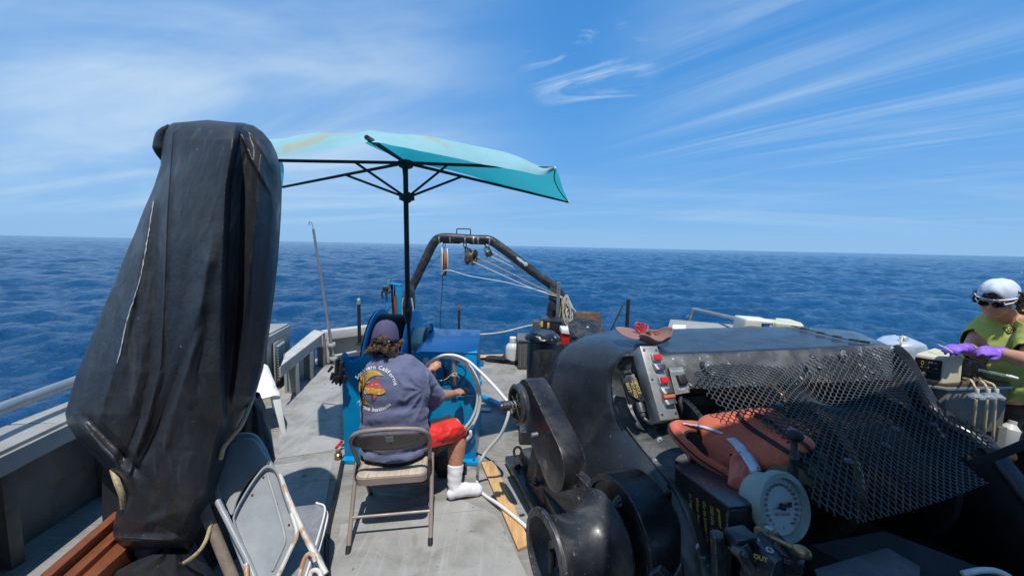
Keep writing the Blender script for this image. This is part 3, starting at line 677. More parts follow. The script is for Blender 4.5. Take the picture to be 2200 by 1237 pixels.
# running lines
def line(lab, pts, r=.009, mat='rope', n=8, cat='rope', grp=None):
    return single('rope', MB().tube(catmull(pts, n), r, 6), mat, lab, cat, grp)
line('upper cream rope from the large middle block down to the right gantry leg', [P(1025, 552, Yg - .1), P(1090, 583, Yg - .1), P(1150, 613, Yg - .1), P(1212, 640, Yg - .12)], .0085, 'rope_tan')
line('lower cream rope from the large middle block down to the right gantry leg', [P(1016, 562, Yg - .1), P(1090, 596, Yg - .1), P(1150, 622, Yg - .1), P(1208, 640, Yg - .15)], .0085)
line('upper white rope running right from the small green block', [P(1052, 538, Yg - .05), P(1080, 554, Yg - .05), P(1113, 574, Yg), P(1170, 604, Yg)], .008)
line('lower white rope running right from the small green block', [P(1050, 549, Yg - .05), P(1080, 563, Yg - .05), P(1113, 579, Yg), P(1168, 605, Yg)], .008)
line('thin pale blue line slung from the white block to the right gantry leg', [P(948, 590, Yg - .1), P(962, 580, Yg - .1), P(1010, 593, Yg - .1), P(1080, 605, Yg - .1), P(1150, 622, Yg - .1), P(1206, 636, Yg - .1)], .005, 'hose')
line('thin dark tow wire dropping from the white block to the sea behind the blue console', [P(951.5, 588, Yg), P(949, 640, 6.4), P(946, 712, 6.9), V((P(946, 712, 6.9).x, 7.4, SEA - .2))], .0045, 'ink', cat='cable')
line('thin wire from the white block to the blue boom on the left', [P(950, 545, Yg), P(920, 575, 5.4), P(886, 610, 4.6), P(858, 640, 4.05)], .0035, 'ink', cat='cable')
# hanks of line hung on the right leg
rg = random.Random(5); pts = []
for i in range(11):
    a = 1212 + rg.uniform(-4, 6); w_ = rg.uniform(6, 15); h = rg.uniform(30, 64)
    pts += [P(a, 640 + rg.uniform(-8, 6), 5.86 - .01 * i), P(a + w_, 650 + h * .3, 5.84 - .01 * i), P(a + w_ * .8, 648 + h, 5.83 - .01 * i), P(a - 1, 645 + h * .6, 5.84 - .01 * i)]
pts += [P(1226, 660, 5.8), P(1236, 668, 5.8), P(1238, 676, 5.8)]
line('tangled hank of white line hung over the right gantry leg', pts, .0085, 'rope', 5)
pts = [P(1208, 640, 5.78), P(1204, 668, 5.78), P(1201, 696, 5.78), P(1206, 700, 5.77), P(1209, 670, 5.77), P(1213, 645, 5.77), P(1216, 672, 5.76), P(1212, 676, 5.76), P(1207, 650, 5.76)]
line('tan cord looped down the right gantry leg beside the white hank', pts, .009, 'rope_tan', 5)
# ------------------------------------------------------------------ the big black deck winch
inv = cam_rot.inverted()
def topx(p):
    q = inv @ (p - CAM); return (CX + FPX * q.x / -q.z, CY - FPX * q.y / -q.z)
WN = thing('deck_winch', 'huge black deck winch with a curved hood and wire drum, filling the lower right', 'winch', (1.0, 1.9, 0))
def bez3(a, b, c, t): return a * (1 - t) ** 2 + b * 2 * t * (1 - t) + c * t * t
pairs = [((1112, 1180, 2.55), (1530, 1330, 1.30), 0), ((1125, 1060, 2.6), (1500, 1180, 1.40), 0), ((1140, 980, 2.62), (1455, 1060, 1.60), .0), ((1158, 890, 2.64), (1362, 940, 1.98), .0), ((1172, 835, 2.66), (1326, 888, 2.12), .005),
         ((1186, 792, 2.68), (1316, 835, 2.18), .01), ((1206, 754, 2.70), (1321, 797, 2.18), .02), ((1240, 728, 2.74), (1334, 776, 2.16), .025), ((1310, 711, 2.78), (1352, 764, 2.14), .01),
         ((1400, 708, 2.78), (1440, 763, 2.14), .0), ((1550, 704, 2.8), (1600, 757, 2.17), 0), ((1690, 702, 2.8), (1760, 750, 2.2), 0), ((1815, 708, 2.8), (1880, 742, 2.26), 0), ((1845, 713, 2.8), (1915, 744, 2.27), 0)]
RE = catmull([P(*a) for a, b, c in pairs], 4); FE = catmull([P(*b) for a, b, c in pairs], 4)
bl = np.interp(np.linspace(0, len(pairs) - 1, len(RE)), range(len(pairs)), [c for a, b, c in pairs])
rows = []
for k, (r, f) in enumerate(zip(RE, FE)):
    e0 = RE[max(0, k - 1)]; e1 = RE[min(len(RE) - 1, k + 1)]; n = (e1 - e0).cross(f - r).normalized()
    if n.dot(V((-1, 0, 1))) < 0: n = -n
    rows.append([r.lerp(f, j / 10) + n * math.sin(math.pi * j / 10) * float(bl[k]) + n * .002 * fbm(r.lerp(f, j / 10), 3) for j in range(11)])
hood = build('hood', MB().grid(rows), 'hood', WN, solid=.012, smooth=50)
# back and right-hand walls of the hood (close the box)
bkrow = [[p, V((p.x, p.y + .02, 0))] for p in RE]
build('rear_wall', MB().grid(bkrow), 'black', WN, solid=.01)
# hinged joint across the right end of the hood top
hp_ = [P(1700, 704, 2.79), P(1735, 710, 2.66), P(1770, 718, 2.53), P(1805, 727, 2.42), P(1840, 736, 2.33), P(1868, 743, 2.27)]
def onhood(p):
    h, n, i, t = HB.ray_cast(V((p.x, p.y, 3.0)), V((0, 0, -1))); return h if h is not None else p
HB = BVHTree.FromPolygons([tuple(v + ROOTLOC[WN]) for v in (q.co for q in hood.data.vertices)], [tuple(p.vertices) for p in hood.data.polygons])
jl = [onhood(p) + V((0, 0, .012)) for p in catmull(hp_, 5)]
build('hood_joint', MB().tube(jl, .0035, 6), 'iron', WN)
for k in (4, 9, 14, 19, 23): build('hinge', MB().box(jl[k] + V((0, 0, .004)), (.045, .03, .012), Matrix.Rotation(-.9, 3, 'Z')), 'black_worn', WN, bevel=.003)
# front apron below the top edge
top = FE[34:]; n_ = len(top)
ap = []; M['apron'] = material('scraped_grey_black_paint', (.04, .043, .048), .42, var=.3, bump=.2, bscale=30, dirt=((.17, .17, .16), 5, .42, .66, .7), spots=((.42, .46, .48), 24, .62, .66))
for k, p in enumerate(top):
    f = k / (n_ - 1); x_, y_ = topx(p); ap.append([p, p + V((0, -.012, -.008)), P(x_, y_ + 22, p.y - .05), P(x_, y_ + 72, p.y - .12) + V((0, 0, .004 * fbm(p, 6))), P(x_, y_ + 80, p.y - .10), P(x_, y_ + 84, p.y - .06)])
build('front_apron', MB().grid(ap), 'apron', WN, solid=.008, offset=1)
# rolled lip tube under apron
build('drum_guard', MB().tube([top[0] + V((.16, .12, -.30)), top[-1] + V((-.08, .14, -.28))], .13, 24), 'black', WN)
# left frame: top flange following the front edge
fo = FE[0:33][::-1]
fi = catmull([P(*q) for q in ((1400, 764, 2.13), (1396, 780, 2.14), (1390, 805, 2.14), (1385, 842, 2.15), (1392, 882, 2.12), (1445, 905, 2.03), (1500, 1050, 1.66), (1537, 1180, 1.46), (1570, 1330, 1.34))], 4)
rows = [[a + V((-.006, 0, -.004)), a + V((-.002, -.004, .004)), a + V((.006, -.002, .006)), a.lerp(b, .5) + V((0, 0, .004)), b + V((-.004, 0, .004)), b + V((0, 0, -.004)), b + V((0, 0, -.09))] for a, b in zip(fo, fi)]
build('left_frame_flange', MB().grid(rows), 'apron', WN, solid=.006, offset=1)
rows = [[b + V((0, 0, 0)), V((b.x + .02, b.y + .02, .0))] for b in fi[8:]]
build('inner_frame_plate', MB().grid(rows), 'black_matt', WN, solid=.01)
# right-hand frame
ro = catmull([P(*q) for q in ((1880, 742, 2.26), (1915, 744, 2.27), (1940, 762, 2.26), (1965, 800, 2.24), (2000, 862, 2.2), (2045, 902, 2.1), (2110, 940, 2.0), (2170, 1010, 1.85), (2230, 1090, 1.7), (2300, 1180, 1.55))], 5)
rows = [[p + V((-.05, -.01, -.02)), p + V((-.012, 0, .004)), p + V((.03, .0, .004)), p + V((.035, 0, -.05)), V((p.x + .05, p.y + .05, 0))] for p in ro]
build('right_frame', MB().grid(rows), 'black', WN, solid=.008, offset=1)
rows = [[p + V((-.02, 0, -.015)), V((p.x - .02, p.y + .02, 0))] for p in ro]; build('right_frame_plate', MB().grid(rows), 'black_matt', WN, solid=.008)
# dark floor pan and back plate inside
build('floor_pan', MB().box((1.55, 1.45, .06), (1.9, 1.6, .1)), 'black_matt', WN)
# wound wire drum inside
da, db = V((.92, 1.98, .58)), V((2.05, 2.10, .58)); ax = (db - da).normalized(); ln = (db - da).length
prof = []; kk = 46
for i in range(kk):
    t0 = i / kk * ln; prof += [(t0, .245), (t0 + ln / kk * .5, .262)]
prof.append((ln, .245))
build('wire_drum', MB().lathe(da, ax, prof, 40), 'cable', WN)
fl = build('drum_flange', MB().lathe(da + ax * (ln * .58), ax, [(0, .32), (.015, .34), (.03, .34), (.045, .32), (.045, .26), (0, .26)], 48, closed=True), 'brass', WN)
many('drum_flange', MB().lathe(da - ax * .02, ax, [(0, .36), (.02, .37), (.03, .36), (.03, .2), (0, .2)], 40, closed=True).lathe(db, ax, [(0, .36), (.02, .37), (.03, .36), (.03, .2), (0, .2)], 40, closed=True), 'black_matt', WN)
lw = P(1655, 868, 1.98)
build('level_wind_sheave', MB().lathe(lw, (.96, .26, .0), [(0, .085), (.008, .09), (.02, .078), (.032, .09), (.04, .085)], 28), 'brass', WN)
build('level_wind_block', MB().box(P(1700, 868, 1.95), (.10, .09, .11), Matrix.Rotation(.2, 3, 'Z')), 'black_matt', WN, bevel=.012)
# studs on the apron
for q in ((1522, 788, 2.12), (1811, 762, 2.16), (1530, 792, 2.13)):
    pass
for q in ((1522, 787, 2.07), (1812, 764, 2.16)):
    c = P(*q); a_ = V((.45, -.85, .25)).normalized()
    st = build('mounting_stud', MB().lathe(c - a_ * .05, a_, [(0, .026), (.03, .027), (.05, .02), (.055, .012)], 20), 'iron', WN)
    build('washer', MB().lathe(c + a_ * .0, a_, [(0, .031), (.006, .031), (.007, .012), (.014, .012), (.014, .001)], 20), 'steel', st)

# expanded-metal guard draped over the drum
TL, TR, BR, BL = P(1475, 795, 2.03), P(1905, 742, 2.14), P(2200, 1010, 1.55), P(1770, 1150, 1.22)
def sheet(s_, t_):
    p = TL.lerp(TR, s_).lerp(BL.lerp(BR, s_), t_)
    bump_ = .045 * math.sin(s_ * 5.0 + .6) * math.sin(t_ * 3.1) + .055 * math.exp(-((s_ - .52) ** 2 / .01 + (t_ - .27) ** 2 / .02)) * -1 + .05 * math.exp(-((s_ - .88) ** 2 / .02 + (t_ - .45) ** 2 / .03)) + .02 * math.sin(9 * t_ + 4 * s_)
    return p + V((0, 0, .004 + bump_))
def inside(poly, x, y):
    c = False; j = len(poly) - 1
    for i in range(len(poly)):
        xi, yi = poly[i]; xj, yj = poly[j]
        if (yi > y) != (yj > y) and x < (xj - xi) * (y - yi) / (yj - yi) + xi: c = not c
        j = i
    return c
# outline of the torn sheet, as photo pixels turned into sheet coordinates
outl = [(1492, 800), (1530, 782), (1600, 782), (1680, 790), (1760, 770), (1850, 752), (1893, 745), (1935, 765), (1965, 800), (1985, 840), (2010, 880), (2060, 900), (2120, 920), (2165, 950), (2100, 965), (2062, 985), (2085, 1010), (2120, 1035), (2140, 1072), (2090, 1082),
        (2010, 1098), (1960, 1115), (1890, 1134), (1840, 1118), (1788, 1105), (1745, 1075), (1735, 1010), (1700, 960), (1620, 890), (1560, 885), (1520, 850), (1505, 828)]
mb = MB(); NU, NV = 29, 58
hexr = .0026
def cell_pts(i, j):
    # expanded metal = brick grid of lozenges
    s_ = (i + .5 * (j % 2)) / NU; t_ = j / NV; return s_, t_
def strand(a, b):
    pa, pb = sheet(*a), sheet(*b); m_ = ((a[0] + b[0]) / 2, (a[1] + b[1]) / 2); x, y = topx(sheet(*m_))
    if not inside(outl, x, y): return
    d = (pb - pa); x_, y_, z_ = frame(d, (0, -.4, 1)); h = V((0, -.3, 1)).normalized()
    w1 = h.cross(d).normalized() * hexr; w2 = h * hexr * .85
    mb.add([pa + w1 + w2, pa - w1 + w2, pa - w1 - w2, pa + w1 - w2, pb + w1 + w2, pb - w1 + w2, pb - w1 - w2, pb + w1 - w2], [(0, 1, 5, 4), (1, 2, 6, 5), (2, 3, 7, 6), (3, 0, 4, 7)])
# lozenges with short flat knuckles: node pairs joined by slanting strands
for j in range(NV):
    for i in range(-1, NU + 1):
        s0 = (i + .5 * (j % 2)) / NU; t0 = j / NV; kn = .13 / NU
        L_, Rr = (s0 - kn, t0), (s0 + kn, t0)
        strand(L_, Rr)
        for sg, st_ in ((-1, L_), (1, Rr)):
            nx = s0 + sg * .5 / NU; strand(st_, (nx - sg * kn, t0 + 1 / NV))
build('mesh_guard', mb, 'grating', WN, smooth=60)
mb = MB()
for x, y in ((1740, 770), (1760, 785), (1668, 872), (1926, 920), (2004, 917), (1905, 962), (1870, 800), (1828, 985)):
    # washers wired on the sheet
    best = min(((topx(sheet(a / 30, b / 30)), (a / 30, b / 30)) for a in range(31) for b in range(31)), key=lambda q: (q[0][0] - x) ** 2 + (q[0][1] - y) ** 2)[1]
    c = sheet(*best); mb.lathe(c, V((0, -.35, 1)), [(0, .016), (.006, .016), (.009, .009), (.012, .008)], 12)
many('guard_washer', mb, 'iron', WN)
# black bar crossing on the right
build('tie_bar', MB().hexa([P(2085, 990, 1.62), P(2240, 925, 1.62), P(2240, 952, 1.62), P(2092, 1008, 1.62)], [P(2085, 990, 1.70), P(2240, 925, 1.70), P(2240, 952, 1.70), P(2092, 1008, 1.70)]), 'black_matt', WN, bevel=.004)

# drive belt guard on the left
e1 = V((-.38, .92, 0)); nL = V((-.92, -.38, 0))
C2 = P(1183, 992, 2.04); C1 = P(1128, 862, 2.38)
def stadium(c1, r1, c2, r2, n_=18):
    d = (c2 - c1); w_ = nL.cross(d).normalized(); d = d.normalized(); out_ = []
    for i in range(n_ + 1): a = -math.pi / 2 + math.pi * i / n_; out_.append(c1 - d * math.cos(a) * r1 + w_ * math.sin(a) * r1)
    for i in range(n_ + 1): a = math.pi / 2 - math.pi * i / n_; out_.append(c2 + d * math.cos(a) * r2 + w_ * math.sin(a) * r2)
    return out_
build('belt_guard', MB().prism(stadium(C1, .135, C2, .150), -nL * .13), 'black', WN, bevel=.006)
build('inspection_plug', MB().lathe(P(1144, 934, 2.12), nL, [(-.03, .012), (.004, .012), (.006, .008)], 12), 'steel', WN)
# hand pulley wheel
wc = P(1113, 868, 2.30)
pw = build('pulley_wheel', MB().lathe(wc - nL * .03, nL, [(0, .110), (.010, .122), (.02, .112), (.03, .112), (.04, .122), (.05, .110), (.05, .094), (0, .094)], 40, closed=True), 'iron', WN)
mb = MB(); fx, fy, fz = frame(nL)
for k in range(5):
    a = 2 * math.pi * k / 5 + .3; d = fx * math.cos(a) + fy * math.sin(a); mb.tube([wc + d * .02, wc + d * .1], [.016, .011], 8, flat=.6)
many('spoke', mb, 'brass', pw)
build('spring', MB().tube([wc + nL * (.0 + .007 * i / 3) + (fx * math.cos(i * .7) + fy * math.sin(i * .7)) * .022 for i in range(30)], .004, 6), 'steel', pw)
build('shaft_end', MB().lathe(wc, nL, [(0, .016), (.06, .016), (.06, .030), (.10, .030), (.103, .022), (.115, .018), (.118, .008)], 18), 'iron', pw)
# foot beam, gussets and bolts
for pts_, th_ in (([G(1085, 992, .03), G(1135, 985, .03), G(1225, 1165, .03), G(1185, 1180, .03)], .05), ):
    A = pts_; build('foot_beam', MB().hexa(A, [p + V((0, 0, th_)) for p in A]), 'black', WN, bevel=.006)
A = [G(1120, 990, .08), G(1140, 985, .08), G(1248, 1180, .08), G(1215, 1185, .08)]
build('base_channel', MB().hexa(A, [p + V((0, 0, .10)) for p in A]), 'black_worn', WN, bevel=.008)
A = [G(1140, 985, .0), G(1190, 970, .0), G(1330, 1230, .0), G(1262, 1240, .0)]
build('plinth', MB().hexa(A, [p + V((0, 0, .34)) for p in A]), 'hull', WN, bevel=.01)
mb = MB()
for p in (G(1112, 1002, .08), G(1170, 1110, .08), G(1150, 1040, .18)): mb.lathe(p, (0, 0, 1), [(0, .03), (.008, .03), (.009, .02), (.03, .02), (.031, .012), (.045, .012)], 8)
many('foot_bolt', mb, 'black', WN)
ec = G(1112, 975, .10); build('lifting_eye', MB().tube([ec + V((math.cos(a) * .03, 0, math.sin(a) * .04 + .02)) for a in np.linspace(0, 2 * math.pi, 16, endpoint=False)], .010, 8, True), 'black', WN)
b_ = P(1260, 1038, 1.88); mb = MB().box(b_, (.05, .16, .04), Matrix.Rotation(.38, 3, 'Z')); build('bearing_bracket', mb, 'black_worn', WN, bevel=.005)
mb = MB()
for q in ((1250, 1022, 1.92), (1272, 1050, 1.84)): mb.lathe(P(*q), (0, 0, 1), [(0, .016), (.014, .016), (.015, .008), (.022, .008)], 6)
many('bracket_bolt', mb, 'iron', WN)
# pipe stub on the wall
c = P(1420, 1064, 1.62); build('pipe_stub', MB().lathe(c + V((.04, .01, .01)), V((-.92, -.38, -.05)), [(0, .014), (.05, .014), (.05, .022), (.085, .022), (.086, .012), (.06, .012), (.06, .001)], 18), 'iron', WN)
build('stub_flange', MB().hexa([P(1430, 1033, 1.64), P(1452, 1052, 1.64), P(1454, 1090, 1.63), P(1444, 1098, 1.63)], [P(1434, 1033, 1.66), P(1458, 1052, 1.66), P(1460, 1090, 1.65), P(1450, 1098, 1.65)]), 'black_worn', WN, bevel=.003)
# warping drum and brake drum
axd = V((.92, .36, .0)).normalized(); dc = P(1166, 1196, 1.50)
dp = [(.06, .12), (.0, .15), (.0, .172), (.006, .180), (.018, .182), (.03, .176), (.05, .150), (.075, .138), (.12, .132), (.17, .132), (.21, .138), (.24, .152), (.262, .176), (.276, .196), (.290, .203), (.30, .200), (.302, .18), (.302, .08), (.10, .08), (.08, .10)]
build('warping_drum', MB().lathe(dc, axd, dp, 56, closed=True), 'black_worn', WN)
build('drum_hub', MB().lathe(dc + axd * .05, axd, [(0, .05), (.02, .055), (.05, .075), (.06, .09), (.50, .09)], 32), 'black', WN)
many('drum_key', MB().box(dc + axd * .04 + V((0, 0, -.03)), (.02, .02, .10)), 'iron', WN, bevel=.003)
bc = dc + axd * .345 + V((0, 0, .015))
build('brake_drum', MB().lathe(bc, axd, [(.0, .215), (.0, .236), (.004, .240), (.165, .240), (.17, .236), (.17, .12), (.16, .11), (.012, .11), (.012, .212)], 64, closed=True), 'black', WN)
build('brake_hub', MB().lathe(bc - axd * .01, axd, [(0, .1), (.19, .1), (.19, .13), (.22, .13)], 32), 'black_matt', WN)
mb = MB(); bx, by, bz = frame(axd)
for a_, q in ((1, .06), ):
    p = P(1326, 1078, 1.56); mb.lathe(p - V((0, 0, .012)), V((0, -.25, 1)), [(0, .020), (.012, .020), (.013, .013), (.035, .013), (.036, .008), (.048, .007)], 12)
many('grease_bolt', mb, 'iron', WN)
build('drum_hole', MB().lathe(P(1394, 1158, 1.435), V((-.35, -.75, .45)), [(-.02, .012), (.004, .012)], 12), 'ink', WN)
A = [P(1380, 1110, 1.62), P(1399, 1110, 1.62), P(1404, 1127, 1.62), P(1386, 1126, 1.62)]
build('wall_lug', MB().hexa(A, [p + V((.03, .03, 0)) for p in A]), 'black', WN, bevel=.002)
# bottom gusset teeth
for q in (((1390, 1240), (1415, 1226), (1440, 1250)), ((1440, 1250), (1462, 1215), (1468, 1260))):
    A = [P(x, y, 1.22) for x, y in q]; build('gusset', MB().prism(A, (.02, .03, 0)), 'black_worn', WN, bevel=.002)
# wing bolt on the flange
c = P(1409, 935, 1.99); mb = MB().lathe(c - V((0, 0, .02)), (0, .1, 1), [(0, .026), (.014, .026), (.015, .018), (.032, .018), (.034, .012), (.05, .011), (.05, .006), (.075, .006)], 14)
mb.tube(catmull([c + V((-.012, 0, .045)), c + V((.004, 0, .075)), c + V((.018, 0, .10))], 4), [.006, .009, .005], 8); mb.tube([c + V((-.02, 0, .05)), c + V((.016, 0, .052))], [.005, .009], 8)
build('wing_bolt', mb, 'iron', WN)
# channel bracket with lettering
A = [P(1446, 1003, 1.60), P(1560, 1000, 1.60), P(1662, 1092, 1.30), P(1600, 1102, 1.26)]
up_ = V((0, 0, .012))
ch = MB().hexa([P(1446, 1003, 1.58), P(1520, 994, 1.70), P(1660, 1085, 1.38), P(1566, 1096, 1.27)], [p + up_ for p in (P(1446, 1003, 1.58), P(1520, 994, 1.70), P(1660, 1085, 1.38), P(1566, 1096, 1.27))])
build('channel_top', ch, 'hood', WN, bevel=.005)
ft, fe = P(1566, 1096, 1.27), P(1660, 1085, 1.38); dn3 = V((0, 0, -.085))
build('channel_end', MB().hexa([ft + dn3, fe + dn3, fe + dn3 + V((0, .012, 0)), ft + dn3 + V((0, .012, 0))], [ft, fe, fe + V((0, .012, 0)), ft + V((0, .012, 0))]), 'black_worn', WN, bevel=.005)
lp, lq = P(1446, 1003, 1.60), P(1566, 1100, 1.285); dn4 = V((.03, .03, -.42))
build('channel_web', MB().hexa([lp + V((.03, .05, 0)), lq + V((.05, .06, 0)), lq + V((.05, .06, 0)) + dn4, lp + V((.03, .05, 0)) + dn4], [p + V((.008, .008, 0)) for p in (lp + V((.03, .05, 0)), lq + V((.05, .06, 0)), lq + V((.05, .06, 0)) + dn4, lp + V((.03, .05, 0)) + dn4)]), 'black_matt', WN)
wa, wb = lp + V((.028, .045, 0)), lq + V((.048, .055, 0)); xdn = V((.09, .02, -1)).normalized(); along = (wb - wa).normalized()
lines_ = ['IF Pressure Is', 'greater Than', '750 Lbs. Than', 'Go to Lower Gear', 'When Retrieving', 'in High Gear']
for k, s_ in enumerate(lines_):
    q = wa.lerp(wb, .93 - k * .12) + V((0, 0, -.055 - .006 * k)) + V((-.006, -.006, 0))
    mb = MB(); put_text(mb, s_, .024, q, (xdn + along * .10).normalized(), along, align='LEFT', bold=.0002); build('warning_line', mb, 'yellow_ink', WN)
vp_, vq = P(1552, 1148, 1.20), P(1535, 1300, 1.14)
build('bracket_leg', MB().box((vp_ + vq) / 2, (.03, .04, (vp_ - vq).length + .04), Matrix.Rotation(-.12, 3, 'Y')), 'black_worn', WN, bevel=.005)
c = P(1590, 1158, 1.16); build('valve_link', MB().box(c, (.075, .06, .05), Matrix.Rotation(.25, 3, 'Z')), 'black_worn', WN, bevel=.008)
many('link_bolt', MB().lathe(P(1596, 1188, 1.10), (0.3, -.9, .3), [(-.03, .016), (0, .016), (.002, .009), (.012, .009)], 6), 'iron', WN)
build('valve_link', MB().tube([P(1590, 1170, 1.14), P(1640, 1260, 1.08)], .026, 8), 'black_worn', WN)
# valve block with OUT lettering and bronze handle
VB = build('valve_body', MB().hexa([P(1612, 1150, 1.16), P(1668, 1208, 1.05), P(1640, 1300, 1.02), P(1585, 1230, 1.12)], [P(1652, 1122, 1.26), P(1712, 1180, 1.16), P(1712, 1300, 1.12), P(1640, 1240, 1.22)]), 'black', WN, bevel=.01)
build('valve_cap', MB().lathe(P(1690, 1185, 1.12) - V((0, 0, .04)), (0, 0, 1), [(0, .045), (.035, .045), (.04, .036), (.05, .034), (.052, .02)], 24), 'black', VB)
mb = MB()
for q in ((1622, 1160, 1.15), (1652, 1183, 1.1), (1675, 1173, 1.15)): mb.lathe(P(*q) - V((0, 0, .012)), (0, -.15, 1), [(0, .0105), (.018, .0105), (.019, .006), (.012, .0055), (.012, .001)], 14)
many('socket_screw', mb, 'steel', VB)
mb = MB(); q = P(1631, 1194, 1.085); put_text(mb, 'OUT', .017, q, P(1645, 1200, 1.075) - P(1617, 1190, 1.10), V((.1, .3, .9)), bold=.0008); 
mb.v = [p + V((-.004, -.012, .004)) for p in mb.v]; build('out_lettering', mb, 'yellow_ink', VB)
h0, h1, h2 = P(1648, 1152, 1.20), P(1690, 1170, 1.12), P(1722, 1185, 1.08)
vh = build('valve_handle', MB().tube(catmull([h0, h0.lerp(h1, .5), h1, h2], 5), [.014, .011, .009, .012], 12), 'brass', WN)
hx, hy, hz = frame(h2 - h1)
build('handle_knob', MB().ball(h2, (.019, .019, .028), 16, 12, Matrix((hx, hy, hz)).transposed()), 'brass', vh)
build('handle_boss', MB().box(P(1645, 1158, 1.21), (.06, .05, .075), Matrix.Rotation(.4, 3, 'Z')), 'brass', vh, bevel=.008)
build('handle_nut', MB().lathe(P(1652, 1140, 1.20), (0, 0, 1), [(0, .013), (.012, .013), (.014, .007)], 6), 'steel', vh)
# lever with ball knob
l0, l1 = P(1702, 1040, 1.45), P(1707, 940, 1.42)
build('gear_lever', MB().tube([l0 - V((0, 0, .12)), l0, l0.lerp(l1, .35), l0.lerp(l1, .38), l0.lerp(l1, .55), l0.lerp(l1, .6), l0.lerp(l1, .68), l1], [.017, .017, .017, .013, .013, .018, .012, .011], 14), 'iron', WN)
build('lever_knob', MB().ball(P(1707, 935, 1.42), (.030, .030, .020), 20, 12), 'black_matt', WN)
# tread plate step at bottom right
A = [P(1750, 1222, 1.16), P(1905, 1186, 1.26), P(1975, 1232, 1.18), P(1965, 1330, 1.02), P(1790, 1330, 1.0)]
build('tread_plate', MB().prism([V((p.x, p.y, A[0].z)) for p in A], (0, 0, -.01)), 'plate', WN)
build('inner_beam', MB().hexa([P(1740, 1170, 1.45), P(1900, 1140, 1.5), P(2300, 1290, 1.3), P(2200, 1400, 1.2)], [p - V((0, 0, .1)) for p in (P(1740, 1170, 1.45), P(1900, 1140, 1.5), P(2300, 1290, 1.3), P(2200, 1400, 1.2))]), 'black_matt', WN)
mb = MB(); q = P(2085, 1197, 1.28); put_text(mb, 'Fuel 750', .028, q, V((1, -.25, -.1)), V((.1, .6, .8)), bold=.0006)
# pressure gauge
gc = P(1682, 1088, 1.33); gn = (V((.28, -.90, .34))).normalized()
gt = thing('pressure_gauge', 'big round pale green pressure gauge reading TEST GAUGE, clamped on the winch front', 'gauge', gc)
gx = V((0, 0, 1)).cross(gn).normalized(); gy = gn.cross(gx)
tilt = Matrix.Rotation(R(-8), 3, gn); gx = tilt @ gx; gy = tilt @ gy
Rg = .118
build('case', MB().lathe(gc - gn * .10, gn, [(0, Rg * .80), (.01, Rg * .84), (.05, Rg * .84), (.055, Rg * .90), (.075, Rg * .92), (.08, Rg), (.105, Rg), (.112, Rg * .96), (.112, Rg * .82), (.085, Rg * .80), (.085, .01)], 64), 'gaugebody', gt)
fc_ = gc - gn * .006
build('dial', MB().lathe(fc_ - gn * .006, gn, [(0, Rg * .79), (.004, Rg * .79)], 64), 'gaugeface', gt)
mb = MB(); fo_ = fc_ + gn * .0005
for k in range(21):
    a = R(232) - R(284) * k / 20; d = gx * math.cos(a) + gy * math.sin(a); tng = -gx * math.sin(a) + gy * math.cos(a)
    p0 = fo_ + d * Rg * .70; p1 = fo_ + d * Rg * .76; mb.add([p0 + tng * .0008, p0 - tng * .0008, p1 - tng * .0008, p1 + tng * .0008], [(0, 1, 2, 3)])
    put_text(mb, str(k * 50), .0125, fo_ + d * Rg * .60, gx, gy, bold=.0002)
put_text(mb, 'TEST GAUGE', .0125, fo_ - gy * Rg * .22, gx, gy, bold=.0001)
put_text(mb, 'S', .016, fo_ - gy * Rg * .58, gx, gy)
build('dial_print', mb, 'ink', gt)
a = R(190); d = gx * math.cos(a) + gy * math.sin(a); tg = gn.cross(d); f2 = fc_ + gn * .006
mb = MB().prism([f2 + d * Rg * .42, f2 + tg * .003, f2 - d * Rg * .16 + tg * .003, f2 - d * Rg * .18 + tg * .008, f2 - d * Rg * .36 + tg * .008, f2 - d * Rg * .36 - tg * .008, f2 - d * Rg * .18 - tg * .008, f2 - d * Rg * .16 - tg * .003, f2 - tg * .003], gn * .001).lathe(f2 - gn * .004, gn, [(0, .012), (.009, .012), (.011, .007)], 20)
build('needle', mb, 'ink', gt)

# control box with red buttons
cb0, cb1 = P(1374, 744, 2.10), P(1413, 744, 2.13)
BT = [P(1375, 743, 2.09), P(1412, 743, 2.115), P(1460, 898, 1.92), P(1419, 903, 1.89)]
cbx = thing('control_box', 'tall steel switch box with two red push buttons, standing on the winch front', 'control box', BT[3])
fr_x = (BT[1] - BT[0]).normalized(); fr_y = (BT[0] - BT[3]).normalized(); fr_n = fr_x.cross(fr_y).normalized()
if fr_n.y > 0: fr_n = -fr_n
dep = P(1358, 758, 2.23) - BT[0]
dep = P(1357, 757, 2.155) - BT[0]
build('box_body', MB().hexa([p + dep for p in BT], BT), 'steel', cbx, bevel=.004)
Hh = (BT[0] - BT[3]).length; Ww = (BT[1] - BT[0]).length
def fp(a, b, off=0.0): # a across 0..1, b down 0..1
    return BT[0].lerp(BT[1], a).lerp(BT[3].lerp(BT[2], a), b) + fr_n * off
mb = MB()
for a, b in ((.16, .06), (.86, .06), (.16, .47), (.16, .93), (.88, .93)): mb.lathe(fp(a, b, -.002), fr_n, [(0, .0075), (.004, .0075), (.007, .004)], 10)
many('screw', mb, 'brass', cbx)
